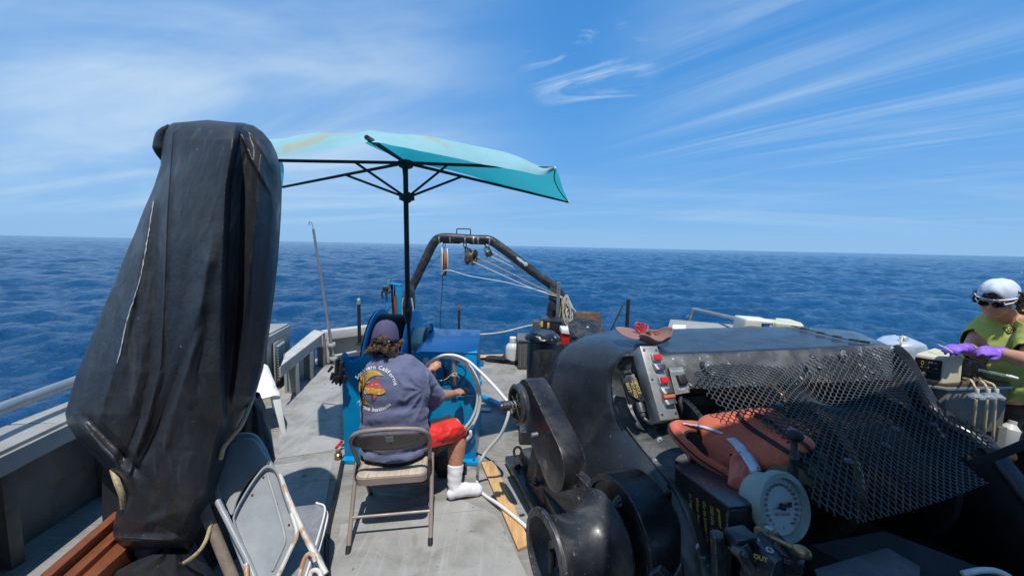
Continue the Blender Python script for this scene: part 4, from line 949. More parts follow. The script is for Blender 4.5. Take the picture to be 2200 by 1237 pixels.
for b in (.18, .50):
    bs = build('button_base', MB().hexa([fp(.42, b - .055, 0), fp(.82, b - .055, 0), fp(.82, b + .05, 0), fp(.42, b + .05, 0)], [fp(.46, b - .05, .014), fp(.82, b - .05, .014), fp(.82, b + .045, .014), fp(.46, b + .045, .014)]), 'steel', cbx, bevel=.002)
    build('red_button', MB().hexa([fp(.50, b - .045, .014), fp(.94, b - .045, .014), fp(.94, b + .04, .014), fp(.50, b + .04, .014)], [fp(.52, b - .042, .022), fp(.92, b - .042, .022), fp(.92, b + .036, .022), fp(.52, b + .036, .022)]), 'red', bs, bevel=.002)
for b, hh_ in ((.31, 0), (.64, 0), (.78, 1)):
    hb = build('hinge_cover', MB().hexa([fp(.35, b - .05, 0), fp(.86, b - .05, 0), fp(.86, b + .055, 0), fp(.42, b + .055, 0)], [fp(.40, b - .045, .016), fp(.86, b - .045, .016), fp(.90, b + .045, .026), fp(.46, b + .045, .026)]), 'alu', cbx, bevel=.003)
    build('cover_plate', MB().hexa([fp(.55, b - .028, .020), fp(.93, b - .028, .020), fp(.95, b + .04, .026), fp(.60, b + .04, .026)], [fp(.55, b - .028, .024), fp(.93, b - .028, .024), fp(.95, b + .04, .030), fp(.60, b + .04, .030)]), 'iron', hb, bevel=.001)
    if hh_: build('peeling_tape', MB().tube([fp(.36, b - .055, .018), fp(.95, b - .06, .018)], .012, 8), 'orange', cbx)
build('support_strut', MB().rod(fp(.75, 1.0, -.05), fp(.8, 1.0, -.05) + V((.02, .05, -.35)), .013, 10), 'black_worn', cbx)
# small grey breaker box
BB = [P(1436, 790, 2.06), P(1466, 788, 2.07), P(1482, 842, 2.01), P(1450, 848, 2.0)]
bt = thing('junction_box', 'small worn grey junction box with a hinged cover, right of the steel switch box', 'junction box', BB[3])
nb = (BB[1] - BB[0]).cross(BB[3] - BB[0]).normalized(); nb = nb if nb.y < 0 else -nb
build('box_body', MB().hexa([p - nb * .06 for p in BB], BB), 'hull_inner', bt, bevel=.004)
qf = lambda a, b, o=0: BB[0].lerp(BB[1], a).lerp(BB[3].lerp(BB[2], a), b) + nb * o
build('front_plate', MB().hexa([qf(0, 0, 0), qf(1, 0, 0), qf(1, 1, 0), qf(0, 1, 0)], [qf(0, 0, .004), qf(1, 0, .004), qf(1, 1, .004), qf(0, 1, .004)]), 'alu', bt)
build('hinged_cover', MB().hexa([qf(.30, .28, .004), qf(.98, .26, .004), qf(1.0, .68, .004), qf(.38, .70, .004)], [qf(.36, .32, .026), qf(.92, .30, .026), qf(.95, .64, .026), qf(.42, .66, .026)]), 'black_worn', bt, bevel=.005)
mb = MB(); put_text(mb, 'Washdown', .016, qf(.5, .14, .006), BB[1] - BB[0], BB[0] - BB[3]); put_text(mb, 'PUMP', .014, qf(.5, .85, .006), BB[1] - BB[0], BB[0] - BB[3]); build('lettering', mb, 'white_ink', bt)
build('conduit', MB().tube(catmull([qf(.5, 1, -.02), P(1462, 870, 2.0), P(1470, 900, 2.0), P(1474, 935, 2.0)], 5), .011, 8), 'black_worn', bt)
# black rotary switch with yellow lettering
SB = [P(1334, 806, 2.07), P(1362, 802, 2.05), P(1386, 860, 1.97), P(1353, 868, 1.98)]
st = thing('selector_switch', 'black cast switch box with yellow hand lettering, left of the steel one', 'switch', SB[3])
ns = (SB[1] - SB[0]).cross(SB[3] - SB[0]).normalized(); ns = ns if ns.y < 0 else -ns
build('switch_body', MB().hexa([p - ns * .05 + V((-.012, .01, 0)) for p in SB], SB), 'black', st, bevel=.006)
qs = lambda a, b, o=0: SB[0].lerp(SB[1], a).lerp(SB[3].lerp(SB[2], a), b) + ns * o
build('face_plate', MB().prism([qs(.12, .25, .0), qs(.40, .04, .0), qs(.85, .06, 0), qs(1.02, .30, 0), qs(1.0, .78, 0), qs(.7, .98, 0), qs(.2, .70, 0)], ns * .014), 'black_worn', st, bevel=.003)
build('top_knob', MB().tube([qs(.35, -.04, .01), qs(.85, -.06, .01)], .012, 10), 'black_worn', st)
mb = MB(); cd_ = -(SB[0] - SB[3]).normalized()
for a, s_ in ((.88, 'HANDLE'), (.58, 'SHORT-MED'), (.28, 'BATT')):
    put_text(mb, s_, .0215, qs(a, .48, .0155), cd_, (SB[1] - SB[0]).normalized(), bold=.0007)
build('lettering', mb, 'yellow_ink', st)
build('cable_gland', MB().lathe(qs(.55, 1.0, -.02), cd_, [(0, .02), (.02, .022), (.05, .022), (.055, .016), (.07, .015)], 16), 'iron', st)
build('cable', MB().tube(catmull([qs(.6, 1.0, -.02) + cd_ * .06, P(1378, 893, 1.99), P(1392, 905, 1.97), P(1412, 916, 1.98), P(1440, 925, 2.0)], 6), .010, 10), 'black_worn', st)
# ------------------------------------------------------------------ canvas-covered machine on the left
CT = thing('covered_machine', 'tall machine under a scuffed black vinyl cover, tied with rope, at the left', 'covered machine', (-1.3, 1.8, 0))
rowsp = [(263, 385, 500, .10), (264, 372, 522, .16), (270, 362, 545, .20), (282, 354, 562, .23), (300, 349, 577, .25), (325, 346, 589, .26), (355, 345, 596, .27), (400, 331, 600, .28), (450, 309, 599, .29), (500, 290, 596, .30), (560, 264, 592, .31), (620, 240, 586, .32),
         (680, 214, 579, .33), (740, 190, 571, .34), (800, 165, 561, .34), (850, 150, 547, .33), (888, 140, 526, .31), (910, 144, 513, .29), (935, 160, 502, .27), (965, 186, 490, .25), (1000, 222, 479, .24), (1035, 252, 469, .23), (1065, 262, 461, .22), (1100, 250, 448, .20), (1130, 243, 434, .18), (1158, 242, 420, .17), (1180, 262, 411, .15), (1203, 292, 402, .13), (1228, 330, 384, .10)]
ys_ = [r[0] for r in rowsp]
def ip(y, k): return float(np.interp(y, ys_, [r[k] for r in rowsp]))
def gs(d, s_): return math.exp(-(d / s_) ** 2)
def tent(d, w): return max(0.0, 1.06 - math.sqrt((d / w) ** 2 + .0036)) if abs(d) < w * 1.06 else 0.0
def lin(y, ys, xs): return float(np.interp(y, ys, xs))
def crease(x, y, pts, wl, wr, h, fade=(0, 1)):
    """one straight cloth fold: a sharp crest along pts (x at y), different slopes left and right"""
    ys = [p[1] for p in pts]; xs = [p[0] for p in pts]
    if y < ys[0] - 40 or y > ys[-1] + 40: return 0.0
    d = x - lin(y, ys, xs); f = min(1, (y - ys[0] + 40) / 80, (ys[-1] + 40 - y) / 80); w = wl if d < 0 else wr
    t_ = tent(d, w); return h * f * (t_ * t_ * (1.6 - .6 * t_))
def fold(x, y):
    o = 0.0
    xr = lin(y, [263, 400, 560, 700, 800, 900, 1000, 1100], [508, 484, 477, 473, 472, 478, 470, 462]); d = x - xr
    k = lin(y, [263, 300, 500, 800, 1000], [.03, .075, .09, .085, .03])
    o += k * (tent(d, 120) ** 1.3 if d < 0 else tent(d, 12))
    o -= .35 * k * tent(d - 34, 30)
    xs = lin(y, [270, 450, 650, 800, 900, 1040, 1200], [372, 360, 352, 345, 318, 268, 262]); d = x - xs
    o += .012 * tent(d, 9) - .026 * tent(d + 22, 20) * lin(y, [300, 450, 900], [.3, 1, 1])
    o += crease(x, y, [(350, 330), (300, 560), (258, 820)], 44, 26, .020)
    o += crease(x, y, [(562, 300), (548, 480), (520, 700), (500, 880)], 16, 44, .040)
    o += crease(x, y, [(592, 420), (560, 700), (530, 850)], 12, 20, .014)
    o += crease(x, y, [(455, 520), (420, 720), (372, 900), (340, 1010)], 40, 26, .030)
    o += crease(x, y, [(425, 640), (400, 860), (398, 1000)], 26, 40, .022)
    o -= crease(x, y, [(424, 700), (362, 860), (300, 1000)], 24, 16, .030)
    o += crease(x, y, [(298, 600), (262, 740), (214, 900)], 22, 16, .014)
    # short pulls from the top corners
    o += crease(x, y, [(512, 268), (540, 340), (585, 420)], 10, 16, .018) + crease(x, y, [(530, 275), (560, 320), (590, 370)], 9, 14, .015) 
    # rolled lower left flap
    dd = ((x - 150) * .72 - (y - 905) * .69); al = (x - 150) * .69 + (y - 905) * .72
    if -30 < al < 210: o += .045 * gs(dd - 6, 13) * min(1, (210 - al) / 60) - .03 * tent(dd - 34, 16) * min(1, max(0, al + 10) / 40) * min(1, (210 - al) / 60)
    # full belly low down with pressed dents
    o += .070 * gs(x - 398, 55) * gs(y - 1040, 95) - .022 * tent(x - 352 + (y - 1060) * .35, 16) * gs(y - 1070, 60) - .035 * tent(x - 436 + (y - 1080) * .5, 18) * gs(y - 1070, 60)
    o += .020 * gs((y - 1110) + (x - 350) * .35, 12) * gs(x - 350, 60)
    o -= .045 * tent(y - 1180, 14); o += .018 * tent(y - 1160, 14)
    n1 = fbm(V((x * .010, y * .0045, 1.3)), 1.0, 4); n2 = 1 - abs(fbm(V((x * .022 + y * .006, y * .006, 7.3)), 1.0, 3)) * 2
    return o + .008 * n1 + .0025 * n2
NF, NB = 240, 30
TARP = MB(); rows = []; frontmap = {}
yy = []
for a, b in zip(ys_[:-1], ys_[1:]): yy += list(np.linspace(a, b, max(2, int((b - a) / 3)), endpoint=False))
yy.append(ys_[-1])
def ctr(y): return 1.80 + .02 * math.sin(y * .01)
def tpt(u, y, off=0.0):
    l_, r_, b_ = ip(y, 1), ip(y, 2), ip(y, 3); px = l_ + (r_ - l_) * u
    prof = max(0.0, 1 - abs(2 * u - 1) ** 2.6) ** .6
    edge = min(1, max(0.0, min(u, 1 - u) * 9)); return P(px, y, ctr(y) - b_ * .75 * prof - fold(px, y) * edge - off)
for y in yy:
    row = [tpt(.5 - .5 * math.cos(math.pi * i / NF), y) for i in range(NF + 1)]
    l_, r_, b_ = ip(y, 1), ip(y, 2), ip(y, 3)
    for j in range(1, NB):
        u = 1 - j / NB; prof = math.sin(math.pi * u) ** .7; row.append(P(l_ + (r_ - l_) * u, y, ctr(y)) + V((0, b_ * .9 * prof, 0)))
    rows.append(row)
TARP.grid(rows, wrap=True); n_ = len(rows[0])
c0 = sum(rows[0], V((0, 0, 0))) / n_ + V((0, 0, .012)); b0 = len(TARP.v); TARP.v.append(c0); TARP.f += [(b0, (j + 1) % n_, j) for j in range(n_)]
c1 = sum(rows[-1], V((0, 0, 0))) / n_; TARP.v.append(c1); m0 = (len(rows) - 1) * n_; TARP.f += [(b0 + 1, m0 + j, m0 + (j + 1) % n_) for j in range(n_)]
cover = build('canvas_cover', TARP, 'tarp', CT, smooth=60)
def upx(px, y): l_, r_ = ip(y, 1), ip(y, 2); return (px - l_) / (r_ - l_)
def ribbon(pts, w_, off=.003, wob=0, seed=1):
    rg = random.Random(seed); L_, R_ = [], []; n = len(pts)
    for i, (x, y) in enumerate(pts):
        ww = w_ * (.35 + rg.random()) if wob else w_
        if wob and (i == 0 or i == n - 1): ww = w_ * .1
        L_.append(tpt(upx(x - ww, y), y, off)); R_.append(tpt(upx(x + ww, y), y, off))
    return MB().grid([L_, R_])
def pline(pts, st=6):
    o = []
    for (a, b), (c, d) in zip(pts[:-1], pts[1:]):
        k = max(1, int(abs(d - b) / st)); o += [(a + (c - a) * i / k, b + (d - b) * i / k) for i in range(k)]
    return o + [pts[-1]]
M['chalk'] = material('white_scuff_in_vinyl', (.45, .45, .40), .8, var=.3, vscale=60)
rg = random.Random(3)
build('white_scuff', ribbon([(x + rg.uniform(-.8, .8), y) for x, y in pline([(330, 430), (324, 470), (314, 530), (303, 590), (288, 640), (272, 690), (262, 735), (251, 782)])], 1.25, .003, 1), 'chalk', CT)
build('seam_stitch', ribbon(pline([(372, 285), (360, 450), (353, 650), (347, 780), (330, 850), (316, 905), (285, 1000), (268, 1060)]), .8, .002), 'ink', CT)
build('hem_stitch', MB().tube([tpt(u, 1152 + 10 * u, .003) for u in np.linspace(.04, .62, 30)], .0022, 5), 'iron', CT)
hook_ = [tpt(.05, 300 + i * 0, 0) for i in range(1)]
build('side_fold', MB().tube(catmull([P(366, 272, 1.80), P(350, 290, 1.80), P(346, 320, 1.80), P(350, 345, 1.80)], 5), [.012, .024, .030, .008], 12), 'tarp', CT)
# lower drapes behind
def drape(rws, Y0, dY, nm, amp=.02, ph=0):
    rr = []
    for y, l_, r_ in rws:
        row = []
        for i in range(41):
            u = i / 40; px = l_ + (r_ - l_) * u; prof = math.sin(math.pi * u) ** .6
            row.append(P(px, y, Y0 - dY * prof - amp * math.sin(u * 14 + ph + y * .006) * prof - .01 * fbm(V((px * .02, y * .01, ph)), 1)))
        for i in range(1, 14):
            u = 1 - i / 14; row.append(P(l_ + (r_ - l_) * u, y, Y0) + V((0, dY * math.sin(math.pi * u) ** .6, 0)))
        rr.append(row)
    return build(nm, MB().grid(rr, wrap=True), 'tarp', CT, smooth=60)
def dense(r, k=6):
    o = []
    for a, b in zip(r[:-1], r[1:]): o += [tuple(a[q] + (b[q] - a[q]) * i / k for q in range(3)) for i in range(k)]
    return o + [r[-1]]
drape(dense([(985, 222, 330), (1040, 219, 430), (1100, 219, 460), (1160, 222, 452), (1237, 206, 470), (1340, 180, 500)]), 1.95, .12, 'under_cover', .018, 1)
drape(dense([(1060, 380, 470), (1120, 400, 486), (1180, 405, 510), (1237, 400, 535), (1330, 390, 590)]), 2.05, .10, 'under_cover', .012, 2)
drape(dense([(855, 500, 552), (880, 496, 566), (910, 490, 575), (945, 470, 584), (985, 440, 592), (1060, 400, 560), (1250, 380, 560)]), 2.22, .10, 'under_cover', .012, 3)
drape(dense([(1190, 330, 400), (1225, 250, 440), (1260, 215, 470), (1320, 200, 500)]), 1.68, .12, 'under_cover', .02, 4)
build('tie_rope', MB().tube(catmull([P(545, 850, 1.82), P(520, 910, 1.72), P(500, 935, 1.70), P(480, 962, 1.68), P(474, 985, 1.68)], 6), .010, 8), 'rope_tan', CT)
build('tie_rope', MB().tube(catmull([P(243, 1008, 1.72), P(252, 1035, 1.68), P(262, 1062, 1.68), P(266, 1090, 1.7)], 6), .0125, 8), 'rope_tan', CT)
build('tie_rope', MB().tube(catmull([P(455, 1120, 1.66), P(440, 1165, 1.60), P(415, 1195, 1.58), P(372, 1220, 1.62), P(340, 1226, 1.66)], 6), .008, 8), 'rope_tan', CT)

# wooden handle
single('broom_stick', MB().tube([P(432, 1075, 1.72), P(520, 1290, 1.52)], .023, 16), 'oldwood', 'weathered wooden broom stick leaning between the black cover and the grey folding chairs', 'tool handle')
# wooden crate bottom left
t = thing('wooden_crate', 'brown varnished wooden box with stepped edges, bottom left beside the bulwark', 'crate', G(100, 1237, 0))
for (a, b, z, w_) in (((20, 1290), (222, 1118), .34, .045), ((85, 1280), (228, 1152), .30, .05)):
    A, B = G(*a, z), G(*b, z); d = (B - A).normalized(); B = B + d * .3; s_ = V((-d.y, d.x, 0)) * w_ * -1
    build('edge_board', MB().hexa([A, B, B + s_, A + s_], [p - V((0, 0, .05)) for p in (A, B, B + s_, A + s_)]), 'wood_red', t, bevel=.004)
A, B = G(60, 1290, .27), G(228, 1152, .27); d = (B - A).normalized(); s_ = V((d.y, -d.x, 0)) * .16
build('side_board', MB().hexa([A + V((0, 0, -.27)), B + V((0, 0, -.27)), B + s_ + V((0, 0, -.27)), A + s_ + V((0, 0, -.27))], [A, B, B + s_, A + s_]), 'wood_red', t, bevel=.003)

# ------------------------------------------------------------------ folding chairs
def folding_chair(t, Mx, tube_m, back_m, seat_m, hw=.213, with_pad=True):
    def T(p): return Mx @ V(p)
    u_ = [(-hw + .012, .27, .0), (-hw + .006, .10, .28), (-hw - .002, -.06, .52), (-hw - .004, -.16, .68), (-hw + .01, -.205, .75), (-hw + .05, -.22, .785), (-hw + .12, -.23, .80), (0, -.232, .805), (hw - .12, -.23, .80), (hw - .05, -.22, .785), (hw - .01, -.205, .75), (hw + .004, -.16, .68), (hw + .002, -.06, .52), (hw - .006, .10, .28), (hw - .012, .27, 0)]
    build('back_frame', MB().tube([T(p) for p in catmull(u_, 6)], .0125, 12), tube_m, t)
    for s_ in (-1, 1):
        lg = build('leg', MB().tube([T((s_ * (hw + .012), -.27, .0)), T((s_ * (hw + .014), .02, .47))], .0125, 12), tube_m, t)
        build('rubber_foot', MB().tube([T((s_ * (hw + .012), -.273, -.005)), T((s_ * (hw + .012), -.247, .035))], .0145, 12), 'rubber', lg)
        build('rubber_foot', MB().tube([T((s_ * (hw - .012), .273, -.005)), T((s_ * (hw - .012), .256, .03))], .0145, 12), 'rubber', lg)
        build('rivet', MB().lathe(T((s_ * (hw + .024), .0, .45)), (Mx.to_3x3() @ V((s_, 0, 0))), [(0, .008), (.004, .007)], 10), 'iron', lg)
    build('stretcher', MB().tube([T((-hw - .012, -.17, .165)), T((hw + .012, -.17, .165))], .0085, 10), tube_m, t)
    build('stretcher', MB().tube([T((-hw + .0, .22, .09)), T((hw - .0, .22, .09))], .0085, 10), tube_m, t)
    # curved back panel
    rows = []
    for i in range(13):
        u = -1 + 2 * i / 12; x = u * (hw - .004); cy = -.03 * (1 - u * u)
        ztop = .785 - .045 * abs(u) ** 3.0; zbot = .655 + .02 * abs(u) ** 2 - .018 * (1 - u * u)
        rows.append([T((x, -.215 + (.795 - z) * .44 + cy - .008, z)) for z in np.linspace(zbot, ztop, 7)])
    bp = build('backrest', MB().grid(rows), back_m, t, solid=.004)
    build('backrest_rim', MB().tube([r[0] for r in rows], .006, 8), tube_m, bp)
    # seat pan
    def rr(z, e, rad=.04):
        pts = []
        for cx_, cy_, a0_ in ((hw - .012 - rad + e, .20 - rad + e, 0), (-hw + .012 + rad - e, .20 - rad + e, 90), (-hw + .012 + rad - e, -.18 + rad - e, 180), (hw - .012 - rad + e, -.18 + rad - e, 270)):
            pts += [T((cx_ + rad * math.cos(R(a0_ + k * 15)), cy_ + rad * math.sin(R(a0_ + k * 15)), z)) for k in range(7)]
        return pts
    build('seat_pan', MB().grid([rr(.385, -.008), rr(.39, 0), rr(.435, 0), rr(.44, -.006)], wrap=True), tube_m, t, solid=.004)
    mb = MB().grid([rr(.432, -.006), rr(.444, -.006), rr(.452, -.016), rr(.457, -.04), rr(.459, -.09), rr(.459, -.14)], wrap=True); k = len(mb.v) - 28; mb.f.append(tuple(range(k, k + 28))); mb.f.append(tuple(range(27, -1, -1)))
    st = build('seat_pad' if with_pad else 'seat', mb, seat_m, t)
    return bp, T
YAW = R(9.5); Mx = Matrix.Translation(V((-.705, 2.35, 0))) @ Matrix.Rotation(YAW, 4, 'Z') @ Matrix.Diagonal((1, 1, .86, 1))
fc = thing('folding_chair', 'taupe metal folding chair with stained striped vinyl seat, under the seated man', 'folding chair', (-.705, 2.35, 0), 'folding chairs')
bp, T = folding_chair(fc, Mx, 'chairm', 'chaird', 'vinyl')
def bpan(u, z, off): x = u * .209; return T((x, -.215 + (.795 - z) * .44 - .03 * (1 - u * u) - .012 - off, z))
lb = build('sticker', MB().grid([[bpan(-.09 + .02, .716, .001), bpan(.10, .716, .001)], [bpan(-.08, .744, .001), bpan(.09, .744, .001)]]), 'paper', bp)
mb = MB()
for i in range(9):
    u0 = -.06 + i * .016; mb.add([bpan(u0, .722, .002), bpan(u0 + .008, .722, .002), bpan(u0 + .008, .738, .002), bpan(u0, .738, .002)], [(0, 1, 2, 3)])
many('barcode_bar', mb, 'ink', lb)
build('sticker', MB().grid([[bpan(-.11, .750, .001), bpan(.10, .750, .001)], [bpan(-.11, .762, .001), bpan(.10, .762, .001)]]), 'alu', bp)
mb = MB()
for u_, z_ in ((-.78, .712), (.72, .712), (.02, .694), (-.02, .775)):
    p = bpan(u_, z_, -.001); mb.lathe(p, T((0, -1, 0)) - T((0, 0, 0)), [(0, .005), (.003, .003)], 8)
many('rivet', mb, 'ink', bp)

# two folded grey chairs leaning together
def pxpoly(pts, Yf, off=0.0): return [P(x, y, Yf(x, y) + off) for x, y in pts]
def roundpoly(pts, n=5): 
    q = catmull([V((x, y, 0)) for x, y in pts], n, True); return [(p.x, p.y) for p in q]
Yl = lambda x, y: 1.50 + (1237 - y) * .0011
ca = thing('folding_chair', 'folded grey metal chair leaning on the black cover, its curved back panel uppermost', 'folding chair', G(520, 1237, 0), 'folding chairs')
pan = roundpoly([(489, 956), (512, 944), (532, 941), (550, 950), (566, 976), (576, 996), (552, 1012), (524, 1045), (506, 1080), (497, 1106), (484, 1080), (470, 1050), (469, 1010), (476, 975)])
q = pxpoly(pan, Yl, .05); q2 = [p + V((.004, .012, 0)) for p in q]
build('backrest', MB().prism(q, V((.002, .012, .0))), 'greych', ca, bevel=.004)
Y5 = lambda x, y: Yl(x, y) + .07
build('back_frame', MB().tube(catmull(pxpoly([(556, 1290), (520, 1195), (490, 1120), (466, 1060), (461, 1010), (470, 970), (492, 944), (520, 935), (545, 938), (563, 960), (582, 1002), (620, 1080), (664, 1160), (697, 1225)], Y5), 6), .0135, 12), 'greych', ca)
build('rubber_foot', MB().tube([P(692, 1214, Yl(690, 1214) + .07), P(706, 1248, Yl(700, 1240) + .07)], .0155, 12), 'rubber', ca)
cb_ = thing('folding_chair', 'folded grey metal chair with a rusty-edged seat underside, leaning in front of another', 'folding chair', G(560, 1237, 0), 'folding chairs')
seat = roundpoly([(578, 998), (596, 1012), (612, 1062), (634, 1125), (637, 1150), (624, 1180), (590, 1250), (560, 1290), (540, 1240), (519, 1170), (502, 1125), (503, 1100), (530, 1050), (560, 1008)])
ct_ = (570, 1130)
def ins(pts, f): return [(ct_[0] + (x - ct_[0]) * f, ct_[1] + (y - ct_[1]) * f) for x, y in pts]
r0 = pxpoly(seat, Yl, .035); r1 = pxpoly(seat, Yl, .0); r2 = pxpoly(ins(seat, .955), Yl, .0); r3 = pxpoly(ins(seat, .90), Yl, .022); r4 = pxpoly(ins(seat, .5), Yl, .026)
mb = MB().grid([r0, r1, r2, r3, r4], wrap=True); k = len(mb.v) - len(seat); mb.f.append(tuple(range(k, k + len(seat))))
build('seat', mb, 'greych', cb_, smooth=50)
mb = MB().tube(pxpoly([p for p in seat if p[1] > 1100 and p[0] > 560], lambda x, y: Yl(x, y) - .0), .009, 8); build('rusty_rim', mb, 'rustch', cb_)
build('pan_ridge', MB().tube(catmull(pxpoly([(575, 1020), (590, 1070), (607, 1130), (612, 1160), (603, 1185), (585, 1225)], Yl, .02), 5), .006, 8), 'greych', cb_)
mb = MB()
for x, y in ((565, 1025), (541, 1063), (594, 1082), (620, 1127)): mb.lathe(P(x, y, Yl(x, y) + .018), V((0, -1, .1)), [(-.004, .0045), (.0, .0045), (.001, .002)], 10)
many('rivet', mb, 'redbrown', cb_)
build('leg', MB().tube(catmull(pxpoly([(600, 1020), (625, 1085), (660, 1160), (700, 1232)], Yl, .03), 5), .0125, 12), 'rustch', cb_)
build('leg', MB().tube(catmull(pxpoly([(467, 1075), (500, 1140), (535, 1210), (560, 1280)], Yl, -.01), 5), .0125, 12), 'greych', cb_)
build('hinge_link', MB().tube(catmull(pxpoly([(640, 1250), (652, 1205), (662, 1190), (672, 1192), (678, 1206)], Yl, -.02), 5), .009, 10), 'rustch', cb_)
build('hinge_link', MB().tube(catmull(pxpoly([(665, 1245), (668, 1228), (680, 1224), (688, 1232), (690, 1248)], Yl, -.02), 5), .009, 10), 'rustch', cb_)
build('hinge_link', MB().tube(catmull(pxpoly([(529, 1210), (531, 1250)], Yl, -.03), 3), .009, 10), 'rustch', cb_)
# open chair with padded seat, mostly hidden
cc_ = thing('folding_chair', 'open chair with a worn pale grey padded seat, half hidden behind the rusty folded chair', 'folding chair', G(650, 1200, 0), 'folding chairs')
A = [G(600, 1090, .29), G(684, 1080, .29), G(703, 1092, .29), G(690, 1150, .29), G(655, 1262, .29), G(590, 1262, .29)]
M['greypad'] = material('grey_vinyl_pad', (.20, .21, .23), .65, var=.15, dirt=((.38, .37, .35), 8, .45, .75, .6), bump=.2)
build('seat_pad', MB().prism(A, (0, 0, -.035)), 'greypad', cc_, bevel=.012, bseg=3)
build('piping', MB().tube([p + V((-.012, 0, .002)) for p in catmull(A[1:5], 6)], .005, 8), 'white_ink', cc_)
build('piping', MB().tube([p + V((0, 0, -.03)) for p in catmull(A[1:5], 6)], .005, 8), 'white_ink', cc_)
p = A[3]; build('leg', MB().rod(p + V((-.02, 0, -.03)), V((p.x + .0, p.y - .1, 0)), .012), 'greych', cc_)
p = A[1]; build('leg', MB().rod(p + V((-.04, 0, -.03)), V((p.x - .05, p.y + .08, 0)), .012), 'greych', cc_)

# white plastic garden chair
wcx = thing('garden_chair', 'white moulded plastic chair, mostly hidden behind the black cover', 'garden chair', (-2.25, 3.4, 0))
Mw = Matrix.Translation(V((-2.36, 3.49, 0))) @ Matrix.Rotation(R(-143), 4, 'Z') @ Matrix.Diagonal((.87, .87, .87, 1))
def Tw(p): return Mw @ V(p)
rows = []
for j in range(15):
    v_ = j / 14
    if v_ < .5: y = .25 - v_ * 2 * .44; z = .41 + .012 * math.cos(v_ * 6) - .02 * (v_ * 2) + (-.04 if j == 0 else 0)
    else: y = -.19 - (v_ - .5) * 2 * .11; z = .40 + (v_ - .5) * 2 * .19
    if j in (7,): z += .01
    rows.append([Tw((x * (.25 - .05 * (v_ > .5) * (v_ - .5) * 2), y - .02 * (1 - (x) ** 2) * (v_ > .5), z + .03 * abs(x) ** 4 - (.0 if abs(x) < .99 else .05))) for x in np.linspace(-1, 1, 13)])
build('shell', MB().grid(rows), 'white', wcx, solid=.014, subsurf=1)
for sx, sy in ((-1, -1), (1, -1), (-1, 1), (1, 1)):
    a = Tw((sx * .21, sy * .17 + .02, .40)); b = Tw((sx * .26, sy * .27, .0)); f = (b - a)
    x_ = (Mw.to_3x3() @ V((1, 0, 0))) * .024; y_ = (Mw.to_3x3() @ V((0, 1, 0))) * .024
    build('leg', MB().hexa([a + x_ * 1.6 + y_ * 1.6, a - x_ * 1.6 + y_ * 1.6, a - x_ * 1.6 - y_ * 1.6, a + x_ * 1.6 - y_ * 1.6], [b + x_ + y_, b - x_ + y_, b - x_ - y_, b + x_ - y_]), 'white', wcx, bevel=.01)

# ------------------------------------------------------------------ umbrella
um = thing('umbrella', 'teal sun-bleached boat umbrella billowing above the seated man, on a black pole', 'umbrella', P(880, 775, 2.95))
hub = P(872, 350, 2.95)
FL, FR, BL, BR, NN = P(593, 345, 2.52), P(1192, 362, 2.72), P(607, 402, 3.25), P(1221, 434, 3.62), P(790, 297, 2.12)
F = catmull([P(582, 339, 2.5), P(640, 331, 2.42), P(700, 322, 2.32), P(760, 311, 2.2), P(792, 306, 2.14), P(830, 309, 2.19), (P(900, 324, 2.30)), P(1000, 345, 2.44), P(1100, 364, 2.6), P(1160, 376, 2.68), P(1193, 366, 2.72)], 8)
C_ = catmull([P(578, 300, 2.75), P(640, 289, 2.75), P(700, 283, 2.72), P(760, 281, 2.70), P(800, 280, 2.70), P(860, 278.5, 2.70), P(930, 282, 2.72), P(1010, 296, 2.78), P(1090, 320, 2.84), P(1150, 346, 2.84), P(1193, 361, 2.75)], 8)
B_ = catmull([P(584, 306, 2.95), P(640, 300, 3.1), P(700, 297, 3.15), P(760, 297, 3.2), P(800, 315, 3.15), P(865, 343, 3.04), P(930, 358, 3.05), P(1010, 378, 3.2), P(1090, 402, 3.34), P(1160, 420, 3.5), P(1221, 434, 3.62)], 8)
rows = []
for k, (f, c, b) in enumerate(zip(F, C_, B_)):
    u_ = k / (len(F) - 1); pk = 1 - gs(u_ - 1, .10); c2 = c * 2 - (f + b) * .5
    row = []
    for j in range(23):
        t_ = j / 22; p = bez3(f, c2 * .55 + c * .45, b, t_)
        p = p + V((0, 0, 1)) * (.006 * math.sin(u_ * 31 + t_ * 5) * math.sin(math.pi * t_) + .008 * math.sin(u_ * 13 - t_ * 9) * math.sin(math.pi * t_) ** 2) + V((0, 0, .006 * fbm(p, 4)))
        row.append(p)
    rows.append(row)
build('canopy', MB().grid(rows), 'canopy', um, smooth=70)
# left end flap between the two left rib tips
rows = []
for i in range(9):
    t_ = i / 8; a = FL.lerp(BL, t_) + V((.03 * math.sin(math.pi * t_), 0, .07 * math.sin(math.pi * t_)))
    b = P(582, 338, 2.5).lerp(P(584, 306, 2.95), min(1, t_ * 1.0)) + V((-.05, 0, 0)); rows.append([a.lerp(b, s_ / 5) for s_ in range(6)])
build('end_flap', MB().grid(rows), 'canopy', um)
build('edge_binding', MB().tube(catmull([P(1193, 362, 2.72), P(1191, 385, 2.95), P(1203, 412, 3.25), BR], 6), .004, 6), 'webbing', um)
for a in (FL, FR, BL, BR): build('rib', MB().tube([hub, a], [.012, .010], 8), 'black_matt', um)
build('rib', MB().tube([hub, NN], [.012, .013], 8), 'black_matt', um)
build('rib_tip', MB().tube([NN.lerp(hub, .16), NN + (NN - hub) * .02], [.016, .013], 10), 'iron', um)
for a in (FR, BR): build('rib_tip', MB().ball(a, .011, 10, 8), 'white', um)
run = P(874, 425, 2.95)
